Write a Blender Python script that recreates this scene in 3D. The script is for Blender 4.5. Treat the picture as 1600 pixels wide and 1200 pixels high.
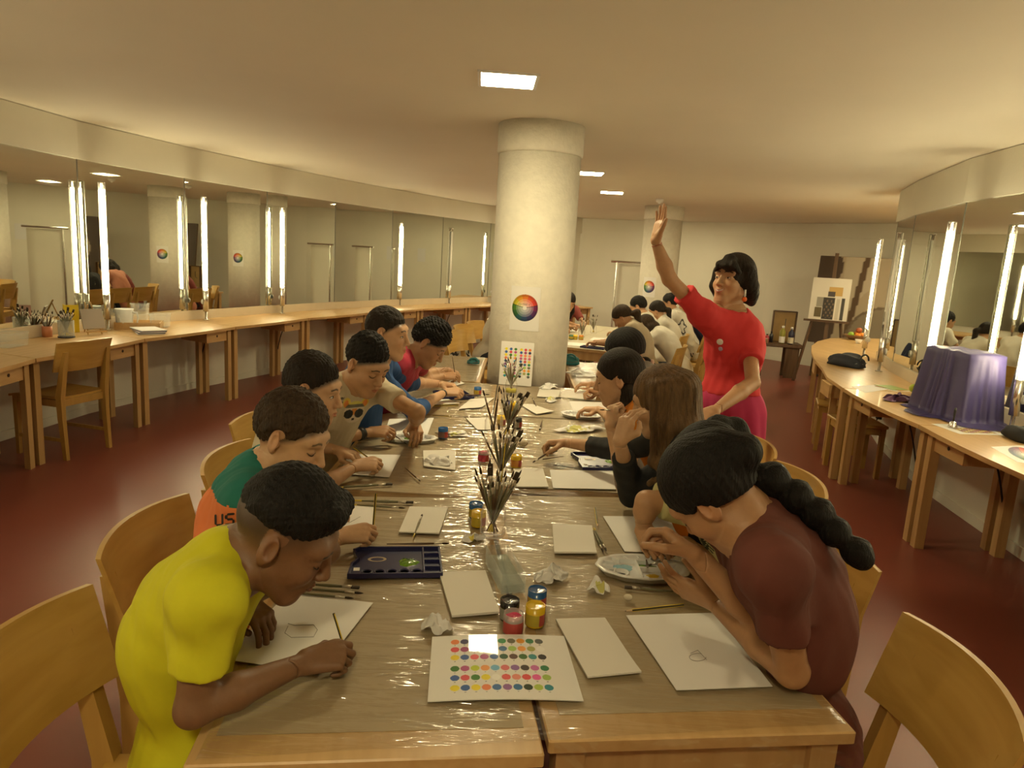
import bpy, math, random
import numpy as np
from mathutils import Vector, Matrix

# ------------------------------------------------------------------ camera, world, exposure
SC = bpy.context.scene
COL = SC.collection
for _o in list(bpy.data.objects):
    bpy.data.objects.remove(_o)
F_PX, PITCH, ROLL, CAM_H = 1090.0, math.radians(10.25), math.radians(3.45), 1.58
_fw = np.array([0, math.cos(PITCH), -math.sin(PITCH)])
_up0 = np.array([0, math.sin(PITCH), math.cos(PITCH)])
_rt0 = np.array([1.0, 0, 0])
_up = _up0 * math.cos(ROLL) - _rt0 * math.sin(ROLL)
_rt = _rt0 * math.cos(ROLL) + _up0 * math.sin(ROLL)
CAM = np.array([0, 0, CAM_H])
_cd = bpy.data.cameras.new('camera')
_cam = bpy.data.objects.new('camera', _cd)
COL.objects.link(_cam)
_cd.sensor_fit = 'HORIZONTAL'
_cd.sensor_width = 36.0
_cd.lens = F_PX / 1600 * 36
_cd.clip_start = 0.02
_cd.clip_end = 200
_cam.matrix_world = Matrix(((_rt[0], _up[0], -_fw[0], 0), (_rt[1], _up[1], -_fw[1], 0), (_rt[2], _up[2], -_fw[2], CAM_H), (0, 0, 0, 1)))
SC.camera = _cam

SC.view_settings.view_transform = 'Standard'
SC.view_settings.look = 'None'
SC.view_settings.gamma = 1.0
SC.view_settings.use_curve_mapping = False
SC.view_settings.exposure = 2.28
_w = bpy.data.worlds.new('world')
SC.world = _w
_w.use_nodes = True
_w.node_tree.nodes['Background'].inputs[0].default_value = (1.0, 0.8, 0.5, 1)
_w.node_tree.nodes['Background'].inputs[1].default_value = 0.03
SC.cycles.max_bounces = 8
SC.cycles.diffuse_bounces = 4
SC.cycles.glossy_bounces = 5
SC.cycles.transmission_bounces = 8
SC.cycles.transparent_max_bounces = 12
SC.cycles.caustics_reflective = False
SC.cycles.caustics_refractive = False
SC.cycles.sample_clamp_indirect = 4.0
SC.cycles.use_denoising = True
LAMP_COL = (1.0, 0.84, 0.48)
TUBE_STRENGTH = 22.0
PANEL_STRENGTH = 26.0
TABLE_Z, COUNTER_Z, CEIL_Z = 0.725, 0.745, 2.48
RNG = random.Random(5)


def _ray(x, y):
    return _fw + _rt * (x - 800) / F_PX - _up * (y - 600) / F_PX


def at(x, y, z=TABLE_Z):
    """the point of the level plane at height z that is met along the sight line of photo position x, y"""
    d = _ray(x, y)
    return CAM + d * ((z - CAM_H) / d[2])


def deep(x, y, d):
    return CAM + _ray(x, y) * d


def aty(x, y, Y):
    d = _ray(x, y)
    return CAM + d * (Y / d[1])


def V(*a):
    return np.array(a, float)


def unit(v):
    v = np.asarray(v, float)
    return v / max(1e-9, np.linalg.norm(v))


# ------------------------------------------------------------------ materials
def srgb(r, g, b):
    f = lambda c: (c / 255) / 12.92 if c / 255 <= 0.04045 else ((c / 255 + 0.055) / 1.055) ** 2.4
    return (f(r), f(g), f(b))


_M = {}


def mat(name, col, rough=0.6, metal=0.0, var=0.0, scale=8.0, bump=0.0, bscale=40.0, stretch=(1, 1, 1), col2=None, spec=0.5, coat=0.0, sheen=0.0, attr=None):
    if name in _M:
        return _M[name]
    m = bpy.data.materials.new(name)
    m.use_nodes = True
    nt = m.node_tree
    b = nt.nodes['Principled BSDF']
    b.inputs['Roughness'].default_value = rough
    b.inputs['Metallic'].default_value = metal
    b.inputs['Specular IOR Level'].default_value = spec
    b.inputs['Coat Weight'].default_value = coat
    b.inputs['Sheen Weight'].default_value = sheen
    b.inputs['Base Color'].default_value = (*col, 1)
    L = nt.links.new
    tc = nt.nodes.new('ShaderNodeTexCoord')
    mp = nt.nodes.new('ShaderNodeMapping')
    mp.inputs['Scale'].default_value = stretch
    L(tc.outputs['Object'], mp.inputs['Vector'])
    src = None
    if attr:
        a = nt.nodes.new('ShaderNodeAttribute')
        a.attribute_name = attr
        src = a.outputs['Color']
        L(src, b.inputs['Base Color'])
    if var or col2:
        n = nt.nodes.new('ShaderNodeTexNoise')
        n.inputs['Scale'].default_value = scale
        n.inputs['Detail'].default_value = 5
        L(mp.outputs['Vector'], n.inputs['Vector'])
        r = nt.nodes.new('ShaderNodeMapRange')
        r.inputs['From Min'].default_value = 0.3
        r.inputs['From Max'].default_value = 0.7
        L(n.outputs['Fac'], r.inputs['Value'])
        mx = nt.nodes.new('ShaderNodeMix')
        mx.data_type = 'RGBA'
        c2 = col2 if col2 else tuple(c * (1 - var) for c in col)
        if src is not None:
            mx.blend_type = 'MULTIPLY'
            mx.inputs[6].default_value = (1, 1, 1, 1)
            L(src, mx.inputs[6])
            mx.inputs[7].default_value = (1 - var, 1 - var, 1 - var, 1)
        else:
            mx.inputs[6].default_value = (*col, 1)
            mx.inputs[7].default_value = (*c2, 1)
        L(r.outputs['Result'], mx.inputs[0])
        L(mx.outputs[2], b.inputs['Base Color'])
    if bump:
        n2 = nt.nodes.new('ShaderNodeTexNoise')
        n2.inputs['Scale'].default_value = bscale
        n2.inputs['Detail'].default_value = 4
        L(mp.outputs['Vector'], n2.inputs['Vector'])
        bp = nt.nodes.new('ShaderNodeBump')
        bp.inputs['Strength'].default_value = bump
        bp.inputs['Distance'].default_value = 0.01
        L(n2.outputs['Fac'], bp.inputs['Height'])
        L(bp.outputs['Normal'], b.inputs['Normal'])
    _M[name] = m
    return m


def facing_factor(nt, base, top=0.6):
    """gloss share of a thin sheet: base head-on, rising at grazing angles, the same from both sides"""
    lw = nt.nodes.new('ShaderNodeLayerWeight')
    lw.inputs['Blend'].default_value = 0.5
    pw = nt.nodes.new('ShaderNodeMath')
    pw.operation = 'POWER'
    pw.inputs[1].default_value = 4.0
    ad = nt.nodes.new('ShaderNodeMath')
    ad.operation = 'MULTIPLY_ADD'
    ad.use_clamp = True
    ad.inputs[1].default_value = top
    ad.inputs[2].default_value = base
    nt.links.new(lw.outputs['Facing'], pw.inputs[0])
    nt.links.new(pw.outputs[0], ad.inputs[0])
    return ad


def glass(name, col=(1, 1, 1), rough=0.0, alpha=0.25):
    """thin clear plastic or glass: mostly see-through with a sharp gloss"""
    if name in _M:
        return _M[name]
    m = bpy.data.materials.new(name)
    m.use_nodes = True
    nt = m.node_tree
    out = nt.nodes['Material Output']
    nt.nodes.remove(nt.nodes['Principled BSDF'])
    tr = nt.nodes.new('ShaderNodeBsdfTransparent')
    tr.inputs[0].default_value = (*[0.6 + 0.4 * c for c in col], 1)
    pr = nt.nodes.new('ShaderNodeBsdfPrincipled')
    pr.inputs['Base Color'].default_value = (*col, 1)
    pr.inputs['Roughness'].default_value = max(rough, 0.06)
    ad = facing_factor(nt, alpha)
    mx = nt.nodes.new('ShaderNodeMixShader')
    nt.links.new(ad.outputs[0], mx.inputs[0])
    nt.links.new(tr.outputs[0], mx.inputs[1])
    nt.links.new(pr.outputs[0], mx.inputs[2])
    nt.links.new(mx.outputs[0], out.inputs[0])
    _M[name] = m
    return m


def emit(name, col, strength):
    if name in _M:
        return _M[name]
    m = bpy.data.materials.new(name)
    m.use_nodes = True
    b = m.node_tree.nodes['Principled BSDF']
    b.inputs['Base Color'].default_value = (0.9, 0.9, 0.88, 1)
    b.inputs['Emission Color'].default_value = (*col, 1)
    b.inputs['Emission Strength'].default_value = strength
    _M[name] = m
    return m


def wood(name, c1, c2, rough=0.4, axis=0, grain=14.0, coat=0.1):
    if name in _M:
        return _M[name]
    m = bpy.data.materials.new(name)
    m.use_nodes = True
    nt = m.node_tree
    L = nt.links.new
    b = nt.nodes['Principled BSDF']
    b.inputs['Roughness'].default_value = rough
    b.inputs['Coat Weight'].default_value = coat
    tc = nt.nodes.new('ShaderNodeTexCoord')
    mp = nt.nodes.new('ShaderNodeMapping')
    sc = [grain] * 3
    sc[axis] = grain * 0.08
    mp.inputs['Scale'].default_value = sc
    n = nt.nodes.new('ShaderNodeTexNoise')
    n.inputs['Scale'].default_value = 1.6
    n.inputs['Detail'].default_value = 8
    n.inputs['Distortion'].default_value = 0.6
    cr = nt.nodes.new('ShaderNodeValToRGB')
    cr.color_ramp.elements[0].position = 0.3
    cr.color_ramp.elements[0].color = (*c2, 1)
    cr.color_ramp.elements[1].position = 0.65
    cr.color_ramp.elements[1].color = (*c1, 1)
    L(tc.outputs['Object'], mp.inputs['Vector'])
    L(mp.outputs['Vector'], n.inputs['Vector'])
    L(n.outputs['Fac'], cr.inputs['Fac'])
    L(cr.outputs['Color'], b.inputs['Base Color'])
    bp = nt.nodes.new('ShaderNodeBump')
    bp.inputs['Strength'].default_value = 0.04
    L(n.outputs['Fac'], bp.inputs['Height'])
    L(bp.outputs['Normal'], b.inputs['Normal'])
    _M[name] = m
    return m


WHITE_WALL = mat('white_plaster', (0.76, 0.745, 0.64), 0.75, var=0.05, scale=2.0, bump=0.08, bscale=60)
CEIL_M = mat('ceiling_paint', (0.80, 0.755, 0.64), 0.8, var=0.04, scale=1.2)
COLUMN_M = mat('column_plaster', (0.72, 0.685, 0.585), 0.75, var=0.10, scale=16, bump=0.35, bscale=38)
FLOOR_M = mat('red_linoleum', (0.215, 0.054, 0.036), 0.38, var=0.10, scale=1.5, bump=0.02, bscale=25)
MIRROR_M = mat('mirror_silver', (0.74, 0.76, 0.68), 0.015, 1.0)
BIRCH = wood('birch', (0.60, 0.39, 0.17), (0.50, 0.31, 0.12), 0.38, 1)
BIRCH_LEG = wood('birch_legs', (0.54, 0.35, 0.15), (0.44, 0.27, 0.10), 0.45, 2)
CHAIR_W = wood('beech_chair', (0.52, 0.32, 0.085), (0.42, 0.245, 0.055), 0.34, 0, coat=0.12)
CHAIR_LEG = wood('beech_chair_legs', (0.48, 0.29, 0.08), (0.38, 0.22, 0.05), 0.4, 2)
LIP_M = mat('pale_upstand', (0.66, 0.57, 0.42), 0.55, var=0.06)
CHROME = mat('brushed_chrome', (0.72, 0.71, 0.68), 0.22, 1.0)
DARK_METAL = mat('dark_metal', (0.10, 0.10, 0.10), 0.4, 0.8)
BLACK_P = mat('black_plastic', (0.012, 0.012, 0.013), 0.4)
WHITE_P = mat('white_plastic', (0.78, 0.77, 0.74), 0.35)
PAPER = mat('white_paper', (0.80, 0.78, 0.75), 0.7)
PAPER2 = mat('cream_paper', (0.76, 0.73, 0.66), 0.75)
TISSUE = mat('white_tissue', (0.80, 0.79, 0.77), 0.85, bump=0.2, bscale=60)
KRAFT = mat('kraft_paper', (0.47, 0.37, 0.225), 0.55, var=0.12, scale=5, bump=0.05, bscale=30)
TUBE_ON = emit('lit_tube', LAMP_COL, TUBE_STRENGTH)
TUBE_OFF = mat('unlit_tube', (0.78, 0.76, 0.68), 0.3)
PANEL_ON = emit('lit_panel', LAMP_COL, PANEL_STRENGTH)
CLEAR = glass('clear_glass', (1, 1, 1), 0.02, 0.05)
CLEAR_P = glass('clear_plastic', (0.92, 0.95, 0.95), 0.1, 0.09)
FROSTED = glass('frosted_plastic', (0.85, 0.87, 0.86), 0.4, 0.45)


# ------------------------------------------------------------------ mesh helpers
def tag(o, label=None, cat=None, group=None, kind=None):
    if label:
        o['label'] = label
    if cat:
        o['category'] = cat
    if group:
        o['group'] = group
    if kind:
        o['kind'] = kind
    return o


def thing(name, loc, label, cat, group=None, rz=0.0):
    o = bpy.data.objects.new(name, None)
    o.empty_display_size = 0.05
    COL.objects.link(o)
    o.location = loc
    o.rotation_euler = (0, 0, rz)
    return tag(o, label, cat, group)


def mesh_np(name, v, faces, mats, parent=None, smooth=True, fm=None, col=None):
    """v (n,3); faces list of tuples or an (m,4) array"""
    me = bpy.data.meshes.new(name)
    v = np.asarray(v, np.float32)
    if isinstance(faces, np.ndarray):
        m, k = faces.shape
        me.vertices.add(len(v))
        me.vertices.foreach_set('co', v.ravel())
        me.loops.add(m * k)
        me.loops.foreach_set('vertex_index', faces.astype(np.int32).ravel())
        me.polygons.add(m)
        me.polygons.foreach_set('loop_start', np.arange(0, m * k, k, dtype=np.int32))
        try:
            me.polygons.foreach_set('loop_total', np.full(m, k, np.int32))
        except Exception:
            pass
        me.update(calc_edges=True)
    else:
        me.from_pydata([tuple(map(float, p)) for p in v], [], [tuple(map(int, f)) for f in faces])
        me.update()
    for m_ in (mats if isinstance(mats, (list, tuple)) else [mats]):
        me.materials.append(m_)
    me.polygons.foreach_set('use_smooth', np.full(len(me.polygons), bool(smooth)))
    if fm is not None:
        me.polygons.foreach_set('material_index', np.asarray(fm, np.int32))
    if col is not None:
        a = me.color_attributes.new('Col', 'FLOAT_COLOR', 'POINT')
        c4 = np.ones((len(v), 4), np.float32)
        c4[:, :3] = col
        a.data.foreach_set('color', c4.ravel())
    o = bpy.data.objects.new(name, me)
    COL.objects.link(o)
    if parent is not None:
        o.parent = parent
    return o


def frame(z, x=None):
    z = unit(z)
    if x is None:
        x = V(1, 0, 0) if abs(z[0]) < 0.9 else V(0, 1, 0)
    y = unit(np.cross(z, x))
    x = np.cross(y, z)
    return np.stack([x, y, z], 1)


class MB:
    """collects shapes into ONE mesh"""

    def __init__(s):
        s.v, s.f, s.m = [], [], []

    def add(s, vs, fs, mi=0):
        n = len(s.v)
        s.v += [np.asarray(p, float) for p in vs]
        s.f += [tuple(n + i for i in f) for f in fs]
        s.m += [mi] * len(fs)
        return s

    def box(s, c, size, R=None, mi=0, bev=0.0):
        c = np.asarray(c, float)
        h = np.asarray(size, float) / 2
        R = np.eye(3) if R is None else R
        if bev <= 0:
            vs = [c + R @ (h * V(x, y, z)) for x in (-1, 1) for y in (-1, 1) for z in (-1, 1)]
            return s.add(vs, [(0, 1, 3, 2), (4, 6, 7, 5), (0, 4, 5, 1), (2, 3, 7, 6), (0, 2, 6, 4), (1, 5, 7, 3)], mi)
        b = min(bev, *(h * 0.49))
        vs = []
        for zz, ins in ((-h[2], b), (-h[2] + b, 0), (h[2] - b, 0), (h[2], b)):
            hx, hy = h[0] - ins, h[1] - ins
            for (x, y) in ((-hx + b, -hy), (hx - b, -hy), (hx, -hy + b), (hx, hy - b), (hx - b, hy), (-hx + b, hy), (-hx, hy - b), (-hx, -hy + b)):
                vs.append(c + R @ V(x, y, zz))
        fs = [tuple(range(7, -1, -1)), tuple(range(24, 32))]
        for k in range(3):
            for i in range(8):
                j = (i + 1) % 8
                fs.append((k * 8 + i, k * 8 + j, k * 8 + 8 + j, k * 8 + 8 + i))
        return s.add(vs, fs, mi)

    def prism(s, poly, z0, z1, mi=0):
        n = len(poly)
        a = sum(poly[i][0] * poly[(i + 1) % n][1] - poly[(i + 1) % n][0] * poly[i][1] for i in range(n))
        if a < 0:
            poly = poly[::-1]
        vs = [(p[0], p[1], z0) for p in poly] + [(p[0], p[1], z1) for p in poly]
        fs = [tuple(range(n - 1, -1, -1)), tuple(range(n, 2 * n))] + [(i, (i + 1) % n, n + (i + 1) % n, n + i) for i in range(n)]
        return s.add(vs, fs, mi)

    def tube(s, pts, r, n=8, mi=0, caps=True):
        pts = [np.asarray(p, float) for p in pts]
        rs = r if isinstance(r, (list, tuple)) else [r] * len(pts)
        vs, prev = [], None
        for i, p in enumerate(pts):
            t = unit(pts[min(i + 1, len(pts) - 1)] - pts[max(i - 1, 0)])
            if prev is None:
                x = frame(t)[:, 0]
            else:
                x = unit(prev - t * (prev @ t))
            prev = x
            y = np.cross(t, x)
            for k in range(n):
                a = 2 * math.pi * k / n
                vs.append(p + rs[i] * (math.cos(a) * x + math.sin(a) * y))
        fs = []
        for i in range(len(pts) - 1):
            for k in range(n):
                fs.append((i * n + k, i * n + (k + 1) % n, (i + 1) * n + (k + 1) % n, (i + 1) * n + k))
        if caps:
            fs += [tuple(range(n - 1, -1, -1)), tuple((len(pts) - 1) * n + k for k in range(n))]
        return s.add(vs, fs, mi)

    def lathe(s, prof, c=(0, 0, 0), n=20, R=None, mi=0, a0=0.0, a1=None, closed=True):
        c = np.asarray(c, float)
        R = np.eye(3) if R is None else R
        full = a1 is None
        m = n if full else n + 1
        vs = []
        for (r, z) in prof:
            for k in range(m):
                a = 2 * math.pi * k / n if full else a0 + (a1 - a0) * k / n
                vs.append(c + R @ V(r * math.cos(a), r * math.sin(a), z))
        fs = []
        for i in range(len(prof) - 1):
            for k in range(n):
                k2 = (k + 1) % m
                fs.append((i * m + k, i * m + k2, (i + 1) * m + k2, (i + 1) * m + k))
        if closed and full:
            if prof[0][0] > 1e-6:
                fs.append(tuple(range(m - 1, -1, -1)))
            if prof[-1][0] > 1e-6:
                fs.append(tuple((len(prof) - 1) * m + k for k in range(m)))
        return s.add(vs, fs, mi)

    def ball(s, c, r, R=None, n=14, mi=0):
        r = np.asarray(r if hasattr(r, '__len__') else (r, r, r), float)
        R = np.eye(3) if R is None else R
        k0 = len(s.v)
        prof = [(max(1e-4, math.sin(math.pi * i / (n // 2))), -math.cos(math.pi * i / (n // 2))) for i in range(n // 2 + 1)]
        s.lathe(prof, (0, 0, 0), n, None, mi)
        for i in range(k0, len(s.v)):
            s.v[i] = np.asarray(c, float) + R @ (s.v[i] * r)
        return s

    def build(s, name, mats, parent=None, smooth=False, origin=None):
        v = np.array(s.v)
        if origin is not None:
            v = v - np.asarray(origin, float)
        return mesh_np(name, v, s.f, mats, parent, smooth, s.m)


def rotz(a):
    c, s = math.cos(a), math.sin(a)
    return np.array([[c, -s, 0], [s, c, 0], [0, 0, 1.0]])


def copy_tree(o, parent=None):
    c = o.copy()
    COL.objects.link(c)
    if parent is not None:
        c.parent = parent
    for ch in list(o.children):
        copy_tree(ch, c)
    return c


def auto_smooth(o, deg=35):
    me = o.data
    me.polygons.foreach_set('use_smooth', np.ones(len(me.polygons), bool))
    try:
        me.set_sharp_from_angle(angle=math.radians(deg))
    except Exception:
        pass
    return o


# ------------------------------------------------------------------ the room
WL = [(-2.0, -2.4), (-2.55, -1.35), (-2.95, -0.2), (-3.3, 1.0), (-3.55, 2.25), (-3.74, 3.48), (-3.83, 4.74), (-3.74, 6.0), (-3.43, 7.24), (-3.01, 8.41), (-2.52, 9.61), (-1.95, 10.73), (-1.31, 11.83), (-0.57, 13.01), (0.35, 14.1), (1.25, 15.05)]
WR = [(1.7, -2.2), (2.2, -1.1), (2.52, 0.15), (2.77, 1.4), (2.96, 2.7), (3.09, 3.98), (3.23, 5.25), (3.56, 6.5), (3.86, 7.36)]
WB = [(1.25, 15.05), (3.0, 14.35), (4.6, 13.1), (6.0, 11.5), (6.9, 9.6), (7.0, 7.6), (6.4, 6.6)]


def wall_strip(name, poly, thick, z0=0.0, z1=CEIL_Z, m=WHITE_WALL, kind='structure'):
    """a wall along the plan polyline; its thickness goes to the left of the walking direction when positive"""
    b = MB()
    n = len(poly)
    P = [V(*p) for p in poly]
    N = []
    for i in range(n):
        t = unit(P[min(i + 1, n - 1)] - P[max(i - 1, 0)])
        N.append(V(-t[1], t[0]))
    vs = []
    for z in (z0, z1):
        for i in range(n):
            vs.append((*P[i], z))
        for i in range(n):
            vs.append((*(P[i] + N[i] * thick), z))
    fs = []
    for i in range(n - 1):
        fs += [(i, i + 1, 2 * n + i + 1, 2 * n + i), (n + i + 1, n + i, 3 * n + i, 3 * n + i + 1), (i + 1, i, n + i, n + i + 1), (2 * n + i, 2 * n + i + 1, 3 * n + i + 1, 3 * n + i)]
    fs += [(0, 2 * n, 3 * n, n), (n - 1, 2 * n - 1, 4 * n - 1, 3 * n - 1)]
    b.add(vs, fs)
    o = b.build(name, m)
    if kind:
        tag(o, kind=kind)
    return o


tag(MB().box((1.5, 6, -0.05), (14, 20, 0.1)).build('floor', FLOOR_M), kind='structure')
tag(MB().box((1.5, 6, CEIL_Z + 0.05), (14, 20, 0.1)).build('ceiling', CEIL_M), kind='structure')
wall_strip('wall_left', WL, 0.15)
wall_strip('wall_right', WR + [(4.3, 7.2), (6.4, 6.6)], -0.15)
wall_strip('wall_back', WB, 0.15)
wall_strip('wall_front', [(1.7, -2.2), (1.0, -2.9), (0, -3.1), (-1.2, -2.95), (-2.0, -2.4)], 0.15)


def inset(poly, d):
    """plan polyline moved d to the right of the walking direction"""
    P = [V(*p) for p in poly]
    n = len(P)
    out = []
    for i in range(n):
        t0 = unit(P[i] - P[i - 1]) if i else unit(P[1] - P[0])
        t1 = unit(P[i + 1] - P[i]) if i < n - 1 else t0
        n0, n1 = V(t0[1], -t0[0]), V(t1[1], -t1[0])
        b = unit(n0 + n1)
        out.append(P[i] + b * d / max(0.3, b @ n0))
    return out


# the band above the mirrors stands a little proud of them, and a shadow gap runs round the back wall
wall_strip('trim_1', inset(WL[2:], 0.035), 0.034, 2.17, 2.475)
wall_strip('trim_2', inset(WR[1:], -0.035), -0.034, 2.17, 2.475)
wall_strip('trim_3', inset(WB, 0.02), 0.02, 2.24, 2.475)
# upstands behind the counters
wall_strip('trim_4', inset(WL[3:14], 0.03), 0.028, COUNTER_Z, 0.838, LIP_M)
wall_strip('trim_5', inset(WR[2:], -0.03), -0.028, COUNTER_Z, 0.838, LIP_M)
wall_strip('baseboard_left', inset(WL, 0.012), 0.011, 0, 0.07, WHITE_WALL)
wall_strip('baseboard_right', inset(WR, -0.012), -0.011, 0, 0.07, WHITE_WALL)
wall_strip('baseboard_back', inset(WB, 0.012), 0.011, 0, 0.1, WHITE_WALL)


def mirror(a, b, side, label):
    a, b = V(*a, 0), V(*b, 0)
    t = unit(b - a)
    n = V(t[1], -t[0], 0) * side
    c = (a + b) / 2 + n * 0.012
    o = thing('wall_mirror', c + V(0, 0, 0.84), label, 'mirror', 'mirror panels along the curved walls')
    L = np.linalg.norm(b - a) - 0.006
    R = np.stack([t, n, V(0, 0, 1)], 1)
    MB().box((0, 0, 0.665), (L, 0.006, 1.33), R).build('mirror_glass', MIRROR_M, o)
    for s in (-1, 1):
        MB().box(t * s * (L / 2 - 0.002) + V(0, 0, 0.665) + n * 0.001, (0.003, 0.008, 1.33), R).build('edge_strip', mat('mirror_edge', (0.25, 0.25, 0.22), 0.4, 0.6), o)
    return o


_lm = ['mirror panel on the left wall out of frame beside the camera', 'mirror panel on the left wall just out of frame', 'mirror panel at the left frame edge above the clear box', 'mirror panel behind the paint brushes and jugs on the left counter', 'second mirror panel from the brushes on the left counter, behind two lit tubes', 'mirror panel on the left wall showing notices past the third lit tube', 'plain mirror panel on the left wall with no lamp before its middle', 'mirror panel behind the fourth lit tube lamp of the left wall', 'mirror panel behind the unlit tube lamp of the left wall', 'mirror panel next to the round column, last seen on its left']
for i in range(3, 13):
    mirror(WL[i], WL[i + 1], 1, _lm[i - 3])
mirror(WL[13], WL[14], 1, 'narrow mirror panel at the far end of the left wall past the column')
_rm = ['mirror panel on the right wall beside the camera, out of frame', 'mirror panel on the right wall just out of frame', 'mirror panel at the right frame edge beside the purple cloth', 'mirror panel behind the purple draped box', 'mirror panel behind the black bag on the right counter', 'short mirror panel at the end of the right wall by the fruit bowl']
for i in range(2, 8):
    mirror(WR[i], WR[i + 1], -1, _rm[i - 2])


def column(c, label):
    o = thing('round_column', (*c, 0), label, 'column')
    MB().lathe([(0.287, 0), (0.287, 2.28)], n=48).build('shaft', COLUMN_M, o, True)
    b = MB().lathe([(0.289, 2.28), (0.296, 2.284), (0.299, 2.30), (0.299, CEIL_Z)], n=48)
    b.build('collar', COLUMN_M, o, True)
    return o


COL1 = V(0.10, 5.06)
COL2 = V(2.17, 11.0)
column(COL1, 'thick white plaster column rising between the painting tables with a colour wheel poster')
column(COL2, 'white round column farther back behind the raised hand')

# ceiling fittings
def ceiling_panel(x, y, label, rz=0.0):
    o = thing('ceiling_light', (x, y, CEIL_Z), label, 'lamp', 'square ceiling lights', rz)
    b = MB()
    for sx, sy, w, d in ((0, 0.146, 0.31, 0.018), (0, -0.146, 0.31, 0.018), (0.146, 0, 0.018, 0.28), (-0.146, 0, 0.018, 0.28)):
        b.box((sx, sy, -0.004), (w, d, 0.012))
    b.build('frame', WHITE_P, o)
    MB().box((0, 0, -0.003), (0.276, 0.276, 0.004)).build('diffuser', PANEL_ON, o)


ceiling_panel(-0.115, 3.81, 'square recessed ceiling light nearest, in front of the column', 0.05)
ceiling_panel(0.66, 7.43, 'square recessed ceiling light just behind the column top')
ceiling_panel(1.13, 9.25, 'square recessed ceiling light farthest back, above the far table', -0.1)
for x, y, lab in ((-0.2, -0.6, 'square recessed ceiling light behind the camera'), (0.33, 11.2, 'unseen ceiling light added behind the near column to brighten the back'), (2.50, 12.7, 'unseen ceiling light added behind the far column to brighten the back'), (5.25, 9.1, 'unseen ceiling light added past the end of the right wall for brightness'), (5.9, 7.7, 'unseen ceiling light added at the far right end of the room for brightness')):
    ceiling_panel(x, y, lab)  # panels towards the back are unseen, added to brighten the back walls


def detector(x, y, label):
    o = thing('smoke_detector', (x, y, CEIL_Z), label, 'detector')
    MB().lathe([(0.055, 0), (0.055, -0.02), (0.045, -0.045), (0.001, -0.05)], n=20).build('housing', WHITE_P, o, True)
    MB().lathe([(0.02, -0.048), (0.018, -0.06), (0.001, -0.062)], n=14).build('sensor', WHITE_P, o, True)


_p = at(1031, 311, CEIL_Z)
detector(_p[0], _p[1], 'small white smoke detector above the raised hand')


# ------------------------------------------------------------------ counters: one dressing table per bay
def dressing_table(fa, fb, wb, wa, drawer_at, label, group):
    """front edge from fa to fb, back edge from wa to wb (plan points)"""
    fa, fb, wa, wb = (V(*p) for p in (fa, fb, wa, wb))
    c = (fa + fb + wa + wb) / 4
    o = thing('dressing_table', (*c, 0), label, 'table', group)
    org = (*c, 0)
    # top, its front edge slightly bowed
    out = unit((fa + fb) / 2 - (wa + wb) / 2)
    fr = [fa + (fb - fa) * t + out * 0.03 * 4 * t * (1 - t) for t in (0.004, 0.2, 0.4, 0.6, 0.8, 0.996)]
    MB().prism([*fr, wb + (wa - wb) * 0.004, wa], COUNTER_Z - 0.026, COUNTER_Z).build('tabletop', BIRCH, o, origin=org)
    t = unit(fb - fa)
    R = np.stack([V(*t, 0), V(*(-out), 0), V(0, 0, 1)], 1)
    sideL = unit(wa - fa)
    sideR = unit(wb - fb)
    for base, sd, sg in ((fa, sideL, 1), (fb, sideR, -1)):
        for dist in (0.075, 0.52):
            p = base + sd * dist + t * sg * 0.05
            MB().box((*p, (COUNTER_Z - 0.026) / 2), (0.052, 0.052, COUNTER_Z - 0.026), R).build('leg', BIRCH_LEG, o, origin=org)
    ap = MB()
    for base, sd, sg in ((fa, sideL, 1), (fb, sideR, -1)):
        p = base + sd * 0.30 + t * sg * 0.05
        ap.box((*p, COUNTER_Z - 0.071), (0.024, 0.39, 0.09), R)
    m0, m1 = fa + sideL * 0.50 + t * 0.06, fb + sideR * 0.50 - t * 0.06
    ap.box((*((m0 + m1) / 2), COUNTER_Z - 0.071), (np.linalg.norm(m1 - m0), 0.022, 0.09), R)
    ap.build('apron', BIRCH_LEG, o, origin=org)
    base, sd, sg = (fb, sideR, -1) if drawer_at else (fa, sideL, 1)
    p = base + sd * 0.26 + t * sg * 0.235
    d = MB()
    d.box((*p, COUNTER_Z - 0.083), (0.28, 0.36, 0.105), R)
    d.box((*(p + out * 0.185), COUNTER_Z - 0.082), (0.30, 0.02, 0.108), R)
    dr = d.build('drawer', BIRCH, o, origin=org)
    q = p + out * 0.196
    kb = MB().lathe([(0.011, 0), (0.012, 0.003), (0.006, 0.004), (0.001, 0.002)], (*q, COUNTER_Z - 0.08), 10, np.stack([V(*t, 0), V(0, 0, 1), V(*out, 0)], 1))
    kb.build('finger_hole', mat('dark_hole', (0.05, 0.025, 0.01), 0.8), dr, origin=org)
    return o


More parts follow.
